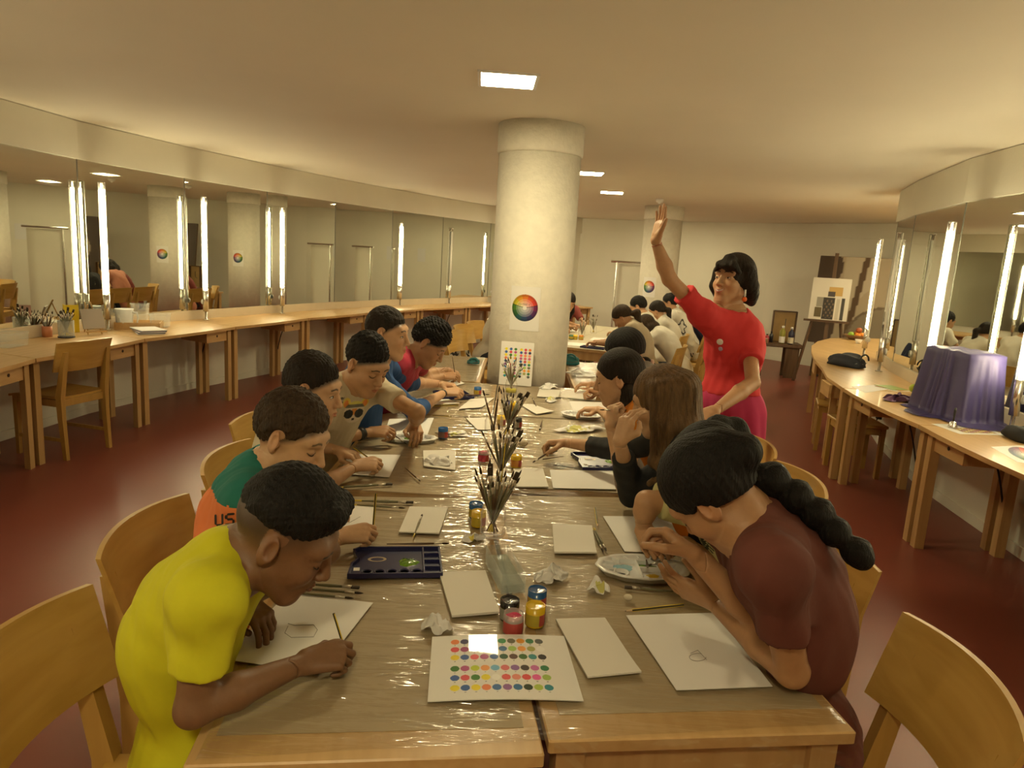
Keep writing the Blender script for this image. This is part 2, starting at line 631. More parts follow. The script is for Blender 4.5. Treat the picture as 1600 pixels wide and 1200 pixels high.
FL = [(-2.42, 0.9), (-2.78, 2.1), (-3.02, 3.3), (-3.13, 4.50), (-3.04, 5.68), (-2.77, 6.88), (-2.42, 8.15), (-1.95, 9.38), (-1.40, 10.5), (-0.76, 11.65), (-0.1, 12.7)]
_tl = ['birch dressing table of the left counter beside the camera', 'birch dressing table of the left counter out of frame', 'birch dressing table at the left frame edge under the clear box', 'birch dressing table with the pulled-up chair and paint brushes', 'birch dressing table holding the stack of booklets near its end', 'birch dressing table of the left counter under the second lit tube', 'birch dressing table of the left counter under the third lit tube', 'birch dressing table behind the boy in blue sleeves', 'birch dressing table behind the boy in the pink shirt', 'birch dressing table at the far end of the left counter beside the column']
for i in range(len(FL) - 1):
    wa, wb = [V(*p) for p in inset(WL, 0.034)[3 + i:5 + i]]
    # the wall end is where the square from the front point meets it
    dressing_table(FL[i], FL[i + 1], wb, wa, True, _tl[i], 'dressing tables along the curved left wall')
# the far return table seen behind the far group
dressing_table((0.35, 12.55), (1.45, 13.3), (0.75, 14.35), (-0.05, 13.3), True, 'birch dressing table ending behind the far group of children', 'dressing tables along the curved left wall')

_WRI = inset(WR, -0.034)
FR = [(2.02, 0.4), (2.25, 1.6), (2.36, 2.85), (2.44, 4.08), (2.545, 5.3)]
_bk = [_WRI[2], _WRI[3], _WRI[4], _WRI[5], _WRI[6]]
_tr = ['birch dressing table of the right counter beside the camera', 'birch dressing table of the right counter out of frame', 'birch dressing table at the right frame edge under the colour wheel sheet', 'birch dressing table under the purple cloth and the hand bell']
for i in range(4):
    dressing_table(FR[i + 1], FR[i], _bk[i], _bk[i + 1], False, _tr[i], 'dressing tables along the right wall')
# the last right table sweeps round the end of the wall
_c = V(3.6, 7.0)
_o = thing('curved_counter', (*_c, 0), 'birch counter with a rounded end holding the fruit bowl and black bag', 'table')
_front = [(2.548, 5.312), (2.66, 5.85), (2.86, 6.42), (3.07, 7.1), (3.31, 7.75), (3.6, 8.45), (3.95, 9.1), (4.35, 9.65), (4.85, 10.0), (5.4, 10.1), (5.85, 9.85), (6.0, 9.4)]
_back = [(5.3, 9.0), (4.75, 8.7), (4.3, 8.15), (3.98, 7.4), tuple(_WRI[8]), tuple(_WRI[7]), (3.2, 5.262)]
MB().prism(_front + _back, COUNTER_Z - 0.026, COUNTER_Z).build('tabletop', BIRCH, _o, origin=(*_c, 0))
for p, a in (((2.60, 5.38), 0.1), ((2.73, 5.3), 0.1), ((2.80, 5.98), 0.3), ((2.93, 6.5), 0.35), ((3.12, 7.0), 0.35), ((3.5, 8.05), 0.4), ((4.05, 9.05), 0.6), ((4.75, 9.75), 0.9), ((3.5, 6.9), 0.3), ((4.3, 8.4), 0.6), ((3.15, 5.5), 0.1)):
    MB().box((p[0], p[1], (COUNTER_Z - 0.026) / 2), (0.052, 0.052, COUNTER_Z - 0.026), rotz(-a)).build('leg', BIRCH_LEG, _o, origin=(*_c, 0))
for p, a in (((2.70, 5.72), -0.2), ((3.16, 7.05), -0.33)):
    R = rotz(a)
    q = V(*p, 0)
    _dr = MB().box(q + V(0.1, 0, COUNTER_Z - 0.083), (0.36, 0.28, 0.105), R).box(q + R @ V(-0.09, 0, 0) + V(0, 0, COUNTER_Z - 0.082), (0.02, 0.30, 0.108), R).build('drawer', BIRCH, _o, origin=(*_c, 0))


# ------------------------------------------------------------------ tube lamps standing on the counters
CORD_AT = {6.1: 'behind the small easel', 7.3: 'second from the small easel', 8.5: 'third from the small easel', 10.9: 'behind the boy in blue', 12.0: 'beside the column', 12.95: 'at the far left', 4.07: 'at the right frame edge', 5.0: 'behind the violet cloth', 6.42: 'behind the black bag', 7.6: 'beside the fruit bowl'}


def tube_lamp(x, y, nrm, lit, label, cord=None):
    """nrm: plan direction from the lamp towards the mirror"""
    n = unit(V(*nrm, 0))
    o = thing('tube_lamp', (x, y, COUNTER_Z), label, 'lamp', 'standing tube lamps before the mirrors')
    z0 = -COUNTER_Z
    MB().lathe([(0.032, 0), (0.032, 0.006), (0.012, 0.008), (0.012, 0.10)], n=14).build('stem', CHROME, o, True)
    MB().lathe([(0.012, 0.09), (0.027, 0.092), (0.027, 0.305), (0.02, 0.31)], n=18).build('sleeve', CHROME, o, True)
    MB().lathe([(0.0125, 0.315), (0.0125, 1.20)], n=12).build('tube', TUBE_ON if lit else TUBE_OFF, o, True)
    MB().lathe([(0.0255, 0.305), (0.0255, 1.265)], n=20, closed=False).build('glass_sleeve', CLEAR, o, True)
    MB().lathe([(0.024, 1.25), (0.024, 1.262), (0.012, 1.264), (0.012, 1.21)], n=14).build('end_cap', CHROME, o, True)
    R = frame(n, V(0, 0, 1))
    a = math.atan2(n[1], n[0])
    rf = MB().lathe([(0.031, 0.30), (0.031, 1.26)], n=6, a0=a - 0.55, a1=a + 0.55)
    rf.build('reflector', CHROME, o, True)
    MB().lathe([(0.028, 0), (0.028, 0.012), (0.012, 0.016), (0.001, 0.016)], n * 0.027 + V(0, 0, 0.19), 16, frame(n)).build('switch', WHITE_P, o, True)
    if cord:
        pts = []
        t = V(-n[1], n[0], 0)
        for k in range(17):
            u = k / 16
            pts.append(n * (-0.16 + 0.215 * u) + t * (0.13 * math.sin(math.pi * u ** 0.8) * cord) + V(0, 0, -0.032 - 0.40 * u - 0.16 * math.sin(math.pi * u ** 1.6)))
        co = thing('power_cord', (x, y, COUNTER_Z), 'black cord hanging under the counter below the lamp %s' % CORD_AT.get(round(y, 2), 'there'), 'cord', 'lamp cords hanging under the counters')
        MB().tube(pts, 0.006, 6).build('cable', BLACK_P, co, True)
        MB().lathe([(0.019, 0), (0.017, 0.03), (0.008, 0.05)], pts[-1] + n * 0.03, 10, frame(-n)).build('plug', BLACK_P, co, True)
    return o


def wall_normal(poly, x, y, side):
    best = None
    for a, b in zip(poly[:-1], poly[1:]):
        a, b = V(*a), V(*b)
        t = np.clip((V(x, y) - a) @ (b - a) / ((b - a) @ (b - a)), 0, 1)
        q = a + (b - a) * t
        d = np.linalg.norm(q - V(x, y))
        if best is None or d < best[0]:
            best = (d, unit(q - V(x, y)))
    return best[1]


for x, y, lit, lab in ((-2.70, 0.5, 1, 'lit tube lamp on the left counter beside the camera'), (-3.28, 2.5, 1, 'lit tube lamp on the left counter out of frame'), (-3.57, 3.95, 0, 'unlit tube lamp on the left counter just out of frame'),
                       (-3.585, 6.1, 1, 'lit tube lamp rising behind the small easel on the left counter'), (-3.25, 7.3, 1, 'lit tube lamp, second from the small easel on the left counter'), (-2.85, 8.5, 1, 'lit tube lamp, third from the small easel on the left counter'), (-1.82, 10.9, 1, 'lit tube lamp behind the boy in the blue sleeves'), (-1.16, 12.0, 0, 'unlit tube lamp on the left counter beside the column'), (-0.45, 12.95, 1, 'lit tube lamp at the far left counter half hidden by the column')):
    tube_lamp(x, y, wall_normal(WL, x, y, 1), lit, lab, 1 if y > 4 else None)
for x, y, lit, lab in ((2.50, 1.3, 1, 'lit tube lamp on the right counter beside the camera'), (2.70, 2.8, 1, 'lit tube lamp on the right counter out of frame'), (2.98, 4.07, 1, 'lit tube lamp at the right frame edge in front of the purple cloth'), (2.985, 5.0, 1, 'lit tube lamp rising behind the purple draped box'), (3.385, 6.42, 0, 'unlit tube lamp behind the black bag on the right counter'), (3.815, 7.6, 1, 'lit tube lamp beside the fruit bowl at the end of the mirror')):
    tube_lamp(x, y, wall_normal(WR, x, y, -1), lit, lab, -1 if y > 3 else None)


# ------------------------------------------------------------------ chairs
def make_chair():
    o = thing('wooden_chair', (0, 0, 0), 'chair', 'chair')
    # sitter looks along +y; the origin is the floor under the seat centre
    st = MB()
    n = 10
    vs, fs = [], []
    for i in range(n + 1):
        u = i / n * 2 - 1
        for j in range(n + 1):
            w = j / n * 2 - 1
            z = 0.448 - 0.012 * (1 - u * u) * (1 - 0.5 * w * w) - (0.012 * max(0, w - 0.7) / 0.3)
            vs.append((u * (0.205 + 0.012 * w), w * 0.205, z))
    k = (n + 1) ** 2
    vs += [(x, y, z - 0.016) for x, y, z in vs]
    for i in range(n):
        for j in range(n):
            a = i * (n + 1) + j
            fs.append((a, a + n + 1, a + n + 2, a + 1))
            fs.append((k + a, k + a + 1, k + a + n + 2, k + a + n + 1))
    rim = [i * (n + 1) for i in range(n + 1)] + [n * (n + 1) + j for j in range(1, n + 1)] + [i * (n + 1) + n for i in range(n - 1, -1, -1)] + [j for j in range(n - 1, 0, -1)]
    for a, b in zip(rim, rim[1:] + rim[:1]):
        fs.append((a, k + a, k + b, b)[::-1])
    st.add(vs, fs)
    auto_smooth(st.build('seat', CHAIR_W, o))
    # back: bent plywood panel
    vs, fs = [], []
    nx, nz = 14, 3
    for side in (0, 1):
        for i in range(nx + 1):
            u = i / nx * 2 - 1
            for j in range(nz + 1):
                w = j / nz
                z = 0.625 + 0.205 * w
                y = -0.225 - 0.06 * w - 0.055 * (1 - u * u) + 0.055 - side * 0.013
                x = u * (0.232 - 0.012 * (1 - w))
                vs.append((x, y - 0.02, z + 0.008 * (1 - u * u) * w))
    k = (nx + 1) * (nz + 1)
    for i in range(nx):
        for j in range(nz):
            a = i * (nz + 1) + j
            fs.append((a, a + 1, a + nz + 2, a + nz + 1))
            fs.append((k + a, k + a + nz + 1, k + a + nz + 2, k + a + 1))
    rim = [i * (nz + 1) for i in range(nx + 1)] + [nx * (nz + 1) + j for j in range(1, nz + 1)] + [i * (nz + 1) + nz for i in range(nx - 1, -1, -1)] + [j for j in range(nz - 1, 0, -1)]
    for a, b in zip(rim, rim[1:] + rim[:1]):
        fs.append((a, k + a, k + b, b))
    auto_smooth(MB().add(vs, fs).build('backrest', CHAIR_W, o))

    def bar(pts, w, d, name):
        b = MB()
        vs, fs = [], []
        for (x, y, z), ww, dd in zip(pts, w, d):
            vs += [(x - ww / 2, y - dd / 2, z), (x + ww / 2, y - dd / 2, z), (x + ww / 2, y + dd / 2, z), (x - ww / 2, y + dd / 2, z)]
        for i in range(len(pts) - 1):
            for q in range(4):
                fs.append((i * 4 + q, i * 4 + (q + 1) % 4, i * 4 + 4 + (q + 1) % 4, i * 4 + 4 + q))
        fs += [(3, 2, 1, 0), tuple((len(pts) - 1) * 4 + q for q in range(4))]
        return b.add(vs, fs).build(name, CHAIR_LEG, o)
    for s in (-1, 1):
        bar([(s * 0.185, -0.235, 0), (s * 0.187, -0.215, 0.30), (s * 0.187, -0.212, 0.45), (s * 0.180, -0.243, 0.64), (s * 0.176, -0.268, 0.765)], (0.026, 0.032, 0.036, 0.036, 0.03), (0.03, 0.042, 0.048, 0.036, 0.022), 'leg')
        bar([(s * 0.182, 0.18, 0), (s * 0.182, 0.175, 0.43)], (0.026, 0.034), (0.028, 0.036), 'leg')
        MB().box((s * 0.184, -0.02, 0.14), (0.014, 0.38, 0.024)).build('stretcher', CHAIR_LEG, o)
        MB().box((s * 0.186, -0.02, 0.402), (0.02, 0.37, 0.05)).build('seat_rail', CHAIR_LEG, o)
    MB().box((0, -0.205, 0.402), (0.345, 0.02, 0.05)).build('seat_rail', CHAIR_LEG, o)
    MB().box((0, 0.172, 0.402), (0.345, 0.02, 0.05)).build('seat_rail', CHAIR_LEG, o)
    return o


_chair0 = make_chair()
_chair_used = [False]


def chair(x, y, face, label, group):
    """face: plan direction the sitter looks"""
    if not _chair_used[0]:
        o = _chair0
        _chair_used[0] = True
    else:
        o = copy_tree(_chair0)
    f = unit(V(face[0], face[1]))
    o.location = (x - f[0] * 0.045, y - f[1] * 0.045, 0)
    o.rotation_euler = (0, 0, math.atan2(-face[0], face[1]))
    tag(o, label, 'chair', group)
    return o

# ------------------------------------------------------------------ painting tables
def plan_quad(o, ang, w, l):
    ex = V(math.cos(ang), math.sin(ang))
    ey = V(-math.sin(ang), math.cos(ang))
    o = V(*o)
    return o, o + ex * w, o + ex * w + ey * l, o + ey * l, ex, ey


def painting_table(o, ang, w, l, label, group='birch painting tables', cover=True, top_z=0.717):
    a, b, c, d, ex, ey = plan_quad(o, ang, w, l)
    m = (a + c) / 2
    t = thing('painting_table', (*m, 0), label, 'table', group, ang)
    MB().box((0, 0, top_z - 0.014), (w - 0.004, l - 0.004, 0.028), bev=0.003).build('tabletop', BIRCH, t)
    for sx in (-1, 1):
        for sy in (-1, 1):
            MB().box((sx * (w / 2 - 0.05), sy * (l / 2 - 0.05), (top_z - 0.028) / 2), (0.055, 0.055, top_z - 0.028)).build('leg', BIRCH_LEG, t)
    for sx in (-1, 1):
        MB().box((sx * (w / 2 - 0.05), 0, top_z - 0.073), (0.022, l - 0.155, 0.09)).build('apron', BIRCH_LEG, t)
    for sy in (-1, 1):
        MB().box((0, sy * (l / 2 - 0.05), top_z - 0.073), (w - 0.155, 0.022, 0.09)).build('apron', BIRCH_LEG, t)
    return t


A1 = math.radians(7.5)
TABLES = [((-0.51, 1.02), A1, 0.615, 1.32, 'birch painting table nearest the camera on the left, beside the yellow shirt'),
          ((0.105, 1.135), A1, 0.61, 1.32, 'birch painting table nearest the camera on the right, beside the maroon shirt'),
          ((-0.70, 2.42), 0.0, 0.62, 1.25, 'birch painting table in the middle of the left row'),
          ((-0.075, 2.56), 0.0, 0.62, 1.2, 'birch painting table in the middle of the right row'),
          ((-0.72, 3.69), 0.0, 0.62, 1.03, 'birch painting table before the column on the left'),
          ((-0.095, 3.78), 0.0, 0.62, 0.95, 'birch painting table before the column on the right'),
          ((-0.66, 4.76), 0.0, 0.44, 1.2, 'birch painting table left of the column'),
          ((0.43, 4.78), 0.0, 0.62, 1.25, 'birch painting table right of the column')]
for a in TABLES:
    painting_table(*a)


def slab(name, quad, z, th, m, label, cat, group=None, inset_=0.0, n=1):
    q = [V(*p) for p in quad]
    c = sum(q) / 4
    q = [c + (p - c) * (1 - inset_) for p in q]
    t = MB().prism(q, 0, th)
    o = t.build(name, m, origin=(*c, 0))
    o.location = (*c, z)
    return tag(o, label, cat, group)


_kl = ['near left', 'near right', 'middle left', 'middle right', 'left before the column', 'right before the column', 'left of the column', 'right of the column']
for (o, ang, w, l, _), kl in zip(TABLES, _kl):
    a, b, c, d, ex, ey = plan_quad(o, ang, w, l)
    near = o[1] < 1.5
    lo = 0.075 if near else 0.0
    slab('kraft_cover', (a + ex * 0.035 + ey * lo, b - ex * 0.03 + ey * lo, c - ex * 0.03, d + ex * 0.035), 0.7172, 0.0012, KRAFT, 'brown kraft paper covering the painting table %s' % kl, 'paper', 'kraft covers on the painting tables')


# thin clear plastic over everything, creased
def film_material():
    m = bpy.data.materials.new('creased_film')
    m.use_nodes = True
    nt = m.node_tree
    L = nt.links.new
    nt.nodes.remove(nt.nodes['Principled BSDF'])
    tr = nt.nodes.new('ShaderNodeBsdfTransparent')
    tr.inputs[0].default_value = (0.97, 0.97, 0.96, 1)
    gl = nt.nodes.new('ShaderNodeBsdfGlossy')
    gl.inputs['Roughness'].default_value = 0.14
    tc = nt.nodes.new('ShaderNodeTexCoord')
    mp = nt.nodes.new('ShaderNodeMapping')
    mp.inputs['Scale'].default_value = (1.3, 9.0, 2.0)
    mp.inputs['Rotation'].default_value = (0, 0, 0.12)
    n = nt.nodes.new('ShaderNodeTexNoise')
    n.inputs['Scale'].default_value = 3.0
    n.inputs['Detail'].default_value = 3.0
    n.inputs['Distortion'].default_value = 0.5
    bp = nt.nodes.new('ShaderNodeBump')
    bp.inputs['Strength'].default_value = 0.9
    bp.inputs['Distance'].default_value = 0.04
    ad = facing_factor(nt, 0.10, 0.6)
    mx = nt.nodes.new('ShaderNodeMixShader')
    L(tc.outputs['Object'], mp.inputs[0])
    L(mp.outputs[0], n.inputs[0])
    L(n.outputs[0], bp.inputs['Height'])
    L(bp.outputs[0], gl.inputs['Normal'])
    L(ad.outputs[0], mx.inputs[0])
    L(tr.outputs[0], mx.inputs[1])
    L(gl.outputs[0], mx.inputs[2])
    L(mx.outputs[0], nt.nodes['Material Output'].inputs[0])
    return m


FILM = film_material()


def film(left, right, label, drape0=0.0, drape1=0.0, nx=40, ny=90, side=0.03):
    """left, right: plan polylines of equal length from near to far"""
    left, right = [V(*p) for p in left], [V(*p) for p in right]
    rr = np.random.default_rng(3)
    ph = rr.uniform(0, 6.28, 12)
    vs, fs = [], []
    n = len(left) - 1
    for j in range(ny + 1):
        v = j / ny
        k = min(int(v * n), n - 1)
        f = v * n - k
        l = left[k] + (left[k + 1] - left[k]) * f
        r = right[k] + (right[k + 1] - right[k]) * f
        for i in range(nx + 1):
            u = i / nx
            p = l + (r - l) * u
            x, y = p
            w = math.sin(x * 23 + y * 9 + ph[0]) * math.sin(y * 31 - x * 5 + ph[1]) + 0.6 * math.sin(y * 57 + x * 13 + ph[2]) * math.sin(x * 39 + ph[3])
            z = 0.7212 + 0.0012 * max(0, w)
            if u < 0.001 or u > 0.999:
                z -= side
            vs.append((x, y, z))
    for j in range(ny):
        for i in range(nx):
            a = j * (nx + 1) + i
            fs.append((a, a + 1, a + nx + 2, a + nx + 1))
    o = mesh_np('plastic_sheet', vs, fs, FILM)
    return tag(o, label, 'sheet', 'clear plastic sheets over the tables')


film([(-0.52, 1.03), (-0.70, 2.40), (-0.715, 3.7), (-0.735, 4.715)], [(0.725, 1.24), (0.56, 2.52), (0.555, 3.75), (0.535, 4.715)], 'clear creased plastic sheet over the long painting tables')
film([(-0.675, 4.77), (-0.675, 5.95)], [(-0.225, 4.77), (-0.225, 5.95)], 'clear plastic sheet over the table left of the column', nx=20, ny=40)
film([(0.42, 4.79), (0.42, 6.02)], [(1.06, 4.79), (1.06, 6.02)], 'clear plastic sheet over the table right of the column', nx=20, ny=40)
# hanging folds of the sheet at the near edge
def hang(p0, p1, drop, label):
    p0, p1 = V(*p0), V(*p1)
    t = unit(p1 - p0)
    nrm = V(t[1], -t[0])
    vs, fs = [], []
    nx, nz = 36, 8
    for j in range(nz + 1):
        for i in range(nx + 1):
            u, w = i / nx, j / nz
            q = p0 + (p1 - p0) * u + nrm * (0.006 + 0.012 * w * (1 + math.sin(u * 22)) * 0.6)
            d = drop * (0.35 + 0.65 * u * u) * w
            vs.append((*q, 0.7215 - d))
    for j in range(nz):
        for i in range(nx):
            a = j * (nx + 1) + i
            fs.append((a, a + 1, a + nx + 2, a + nx + 1))
    tag(mesh_np('plastic_fold', vs, fs, FILM), label, 'sheet', 'clear plastic sheets over the tables')


hang((0.115, 1.135), (0.72, 1.215), 0.17, 'clear plastic fold hanging from the right table front corner')

ITEM_Z = 0.7245

# ------------------------------------------------------------------ paper goods
def paper(quad, label, th=0.0008, m=PAPER, curl=0.0, cat='paper', group='white sheets on the painting tables', z=ITEM_Z, name='paper_sheet', world=False, n=8, sketch=None, seed=0):
    """quad: photo positions of the corners on the table plane, in ring order"""
    q = [(V(*p) if world else at(p[0], p[1], z)[:2]) for p in quad]
    c = sum(q) / 4
    rr = random.Random(seed + int(quad[0][0] * 10))
    up = []
    for j in range(n + 1):
        for i in range(n + 1):
            u, v = i / n, j / n
            p = (q[0] * (1 - u) + q[1] * u) * (1 - v) + (q[3] * (1 - u) + q[2] * u) * v - c
            zz = th + curl * (max(0, v - 0.6) / 0.4) ** 2 * (0.45 + 0.55 * u)
            up.append((p[0], p[1], zz))
    k = len(up)
    vs = up + [(x, y, max(0, zz - th)) for x, y, zz in up]
    fs = []
    for j in range(n):
        for i in range(n):
            a = j * (n + 1) + i
            fs.append((a, a + 1, a + n + 2, a + n + 1))
            fs.append((k + a, k + a + n + 1, k + a + n + 2, k + a + 1))
    rim = [i for i in range(n + 1)] + [j * (n + 1) + n for j in range(1, n + 1)] + [n * (n + 1) + i for i in range(n - 1, -1, -1)] + [j * (n + 1) for j in range(n - 1, 0, -1)]
    for a, b in zip(rim, rim[1:] + rim[:1]):
        fs.append((a, k + a, k + b, b))
    o = mesh_np(name, vs, fs, m, smooth=False)
    o.location = (*c, z)
    tag(o, label, cat, group)
    if sketch:
        b = MB()
        for line in sketch:
            pts = []
            for (px, py) in line:
                w = at(px, py, z)
                pts.append((w[0] - c[0], w[1] - c[1], th + 0.0007))
            b.tube(pts, 0.0007, 4)
        b.build('pencil_drawing', mat('graphite', (0.28, 0.26, 0.24), 0.6), o)
    return o


def ell(cx, cy, rx, ry, a0=0, a1=360, n=22):
    return [(cx + rx * math.cos(math.radians(a0 + (a1 - a0) * i / n)), cy + ry * math.sin(math.radians(a0 + (a1 - a0) * i / n))) for i in range(n + 1)]


paper([(450, 926), (583, 942), (497, 1052), (350, 1030)], 'white drawing sheet with a faint pencil oval in front of the yellow shirt', sketch=[[(450, 1005 - 30), (460, 978), (490, 977), (496, 985), (490, 996), (455, 997), (445, 990), (450, 979)]])
paper([(686, 897), (758, 894), (781, 961), (706, 966)], 'folded white sheet stack left of the clear water box', 0.006, PAPER2, 0.004)
paper([(868, 969), (945, 967), (1002, 1054), (918, 1061)], 'folded white paper right of the printed dot chart', 0.004, PAPER2, 0.004)
paper([(978, 962), (1117, 958), (1207, 1073), (1057, 1079)], 'white drawing sheet with a small sketch in front of the maroon shirt', 0.0012, sketch=[ell(1090, 1028, 13, 6, 0, 300), [(1079, 1022), (1090, 1017), (1104, 1032)]])
paper([(863, 820), (925, 823), (932, 868), (866, 866)], 'folded white paper right of the jar of brushes', 0.005, PAPER2, 0.006)
paper([(942, 807), (1045, 808), (1072, 866), (976, 862)], 'white sheet under the hand of the girl in pale yellow', 0.002)
paper([(640, 793), (700, 794), (686, 836), (623, 833)], 'folded white paper with a brush lying on it', 0.004, PAPER2, 0.003)
paper([(661, 705), (712, 704), (711, 735), (662, 729)], 'folded white paper under a crumpled napkin at mid table', 0.004, PAPER2)
paper([(802, 733), (848, 733), (857, 763), (807, 762)], 'small folded white paper just beyond the jar of brushes', 0.004, PAPER2, 0.003)
paper([(859, 735), (957, 736), (962, 765), (864, 763)], 'wide white sheet beside the black sleeve elbow', 0.002)
paper([(535, 790), (587, 792), (582, 847), (505, 828)], 'white sheet under the pencil of the boy in teal', 0.0012, sketch=[[(545, 818), (556, 812), (563, 808)]])
paper([(545, 710), (626, 711), (608, 746), (530, 740)], 'white sheet under the wrists of the boy in profile', 0.0012)
paper([(608, 655), (678, 653), (668, 679), (600, 680)], 'white sheet in front of the boy with the bear shirt', 0.0012)
paper([(728, 654), (763, 653), (768, 672), (746, 672)], 'small white paper beside the tall jar at mid table', 0.003, PAPER2)
paper([(735, 624), (772, 622), (752, 638), (716, 640)], 'white paper with a frayed edge past the blue tray', 0.003, PAPER2, 0.004)
paper([(812, 632), (832, 632), (866, 644), (838, 648)], 'small white folded paper right of the second brush jar', 0.003, PAPER2, 0.004)
paper([(843, 608), (876, 610), (872, 622), (839, 620)], 'small white paper at the foot of the column', 0.003, PAPER2)
paper([(882, 610), (934, 614), (930, 626), (876, 621)], 'white paper with a brush along its edge near the column', 0.004, PAPER2)
paper([(889, 627), (948, 629), (952, 648), (896, 643)], 'white sheet with a green dab before the girl in orange', 0.0012)
paper([(632, 625), (690, 619), (718, 632), (650, 635)], 'white sheets under the blue sleeve', 0.003, PAPER, 0.006)
paper([(690, 600), (712, 592), (726, 599), (700, 606)], 'white sheet under the hand of the curly haired boy', 0.0012)


# flat printed sheets: colour per point of a fine grid
F57 = {'A': '01110100011000111111100011000110001', 'B': '11110100011000111110100011000111110', 'C': '01111100001000010000100001000001111', 'E': '11111100001000011110100001000011111', 'F': '11111100001000011110100001000010000',
       'L': '10000100001000010000100001000011111', 'P': '11110100011000111110100001000010000', 'R': '11110100011000111110101001001010001', 'S': '01111100001000001110000010000111110', 'Y': '10001100010101000100001000010000100',
       'U': '10001100011000110001100011000101110', '-': '00000000000000001110000000000000000', ' ': '0' * 35, 'O': '01110100011000110001100011000101110', 'T': '11111001000010000100001000010000100'}


def stamp(text, u, v, cu, cv, h, asp=0.62):
    """1 where the text covers the sheet point (u, v); letters h tall, centred at (cu, cv)"""
    w = h * asp
    tot = w * 1.2 * len(text)
    x = (u - (cu - tot / 2)) / (w * 1.2)
    k = np.floor(x).astype(int)
    fx = (x - k) * 1.2
    row = np.floor((1 - (v - (cv - h / 2)) / h) * 7).astype(int)
    colm = np.floor(fx * 5).astype(int)
    out = np.zeros(np.shape(u), bool)
    for i, ch in enumerate(text):
        g = np.array([c == '1' for c in F57[ch]]).reshape(7, 5)
        s = (k == i) & (row >= 0) & (row < 7) & (colm >= 0) & (colm < 5)
        out[s] = g[row[s], colm[s]]
    return out


DOTS = ['e8823c 24215c f09a8c d0688c e8d050 2f8f4f 70705a e69b23 2f7d4a 555a58', 'dc4652 a03a78 f09058 de6878 d04848 3c6c9c a4cc5c f0a03c a8a858 f0f0ec', 'ecd41c 2c58a0 e86470 b45a94 2c5ca4 24583a 5a3c30 2c6418 2c8c90 201c20',
        '347420 b44c88 c0d41c f0a45c 70b4dc dc7078 8c64a8 342824 c86cb0 207848', '345ca8 dc505c 347c20 ecdc1c f4f4f0 e05858 e89080 e04c50 e860a8 9cbc54', 'ecdc1c 2c5ca4 ecd81c ec8858 3c70b0 9060a0 2c70a8 203818 b0c850 208898']
DOTS = [[np.array(srgb(int(h[0:2], 16), int(h[2:4], 16), int(h[4:6], 16))) for h in r.split()] for r in DOTS]


def dot_chart(u, v, A=1.4):
    """landscape: u along the long side; six rows of ten dots"""
    c = np.ones((*u.shape, 3)) * np.array((0.80, 0.79, 0.76))
    ys = [0.885, 0.755, 0.625, 0.45, 0.31, 0.165]
    for r, y in enumerate(ys):
        for k in range(10):
            x = 0.17 + k * 0.069
            d = np.hypot((u - x) * A, v - y)
            c[d < 0.043] = DOTS[r][k]
            if r != 1 or k != 9:
                t = (np.abs(u - x) < 0.006) & (np.abs(v - y + 0.062) < 0.006)
                c[t] = (0.3, 0.3, 0.3)
    return c


def wheel(u, v, A=1.414):
    """portrait sheet with the colour wheel"""
    c = np.ones((*u.shape, 3)) * np.array((0.80, 0.79, 0.76))
    x, y = (u - 0.5), (v - 0.52) * A
    r = np.hypot(x, y) / 0.43
    ang = np.degrees(np.arctan2(y, x)) % 360
    sec = (np.floor((ang + 15) / 30) * 30) % 360
    cols = {0: (120, 30, 90), 30: (215, 60, 45), 60: (222, 85, 40), 90: (225, 125, 30), 120: (225, 160, 25), 150: (205, 190, 30), 180: (70, 125, 25), 210: (35, 95, 40), 240: (25, 90, 95), 270: (35, 70, 110), 300: (50, 45, 100), 330: (85, 35, 95)}
    base = np.zeros((*u.shape, 3))
    for k, q in cols.items():
        base[sec == k] = srgb(*q)
    ring = np.floor(np.clip(r, 0, 0.999) * 6) / 6
    light = np.clip(0.75 - ring * 1.15, 0, 1)[..., None]
    dark = np.clip((ring - 0.60) * 1.8, 0, 0.8)[..., None]
    w = base * (1 - light) + 0.8 * light
    w = w * (1 - dark)
    ins = r < 1
    c[ins] = w[ins]
    c[(r < 0.15)] = (0.80, 0.79, 0.74)
    for a in (165, 13):
        dx, dy = math.cos(math.radians(a)), math.sin(math.radians(a))
        ln = (np.abs(x * dy - y * dx) < 0.008) & (x * dx + y * dy > 0.06) & (r < 1)
        c[ln] = (0.03, 0.02, 0.01)
    c[stamp('LES-FREE S', u, v, 0.47, 0.60, 0.036, 0.9)] = (0.10, 0.05, 0.01)
    return c


def notice(u, v):
    c = np.ones((*u.shape, 3)) * np.array((0.80, 0.79, 0.76))
    for k in range(6):
        y = 0.62 - k * 0.09
        s = (np.abs(v - y) < 0.018) & (np.abs(u - 0.5) < 0.38 - 0.05 * (k % 3)) & (np.sin(u * 170 + k) > -0.4)
        c[s] = (0.15, 0.15, 0.15)
    return c


PRINT = mat('printed_paper', (0.8, 0.8, 0.8), 0.55, attr='Col')
PRINT_GLOSS = mat('laminated_print', (0.8, 0.8, 0.8), 0.5, attr='Col', coat=0.45, spec=0.2)
_M['laminated_print'].node_tree.nodes['Principled BSDF'].inputs['Coat Roughness'].default_value = 0.025


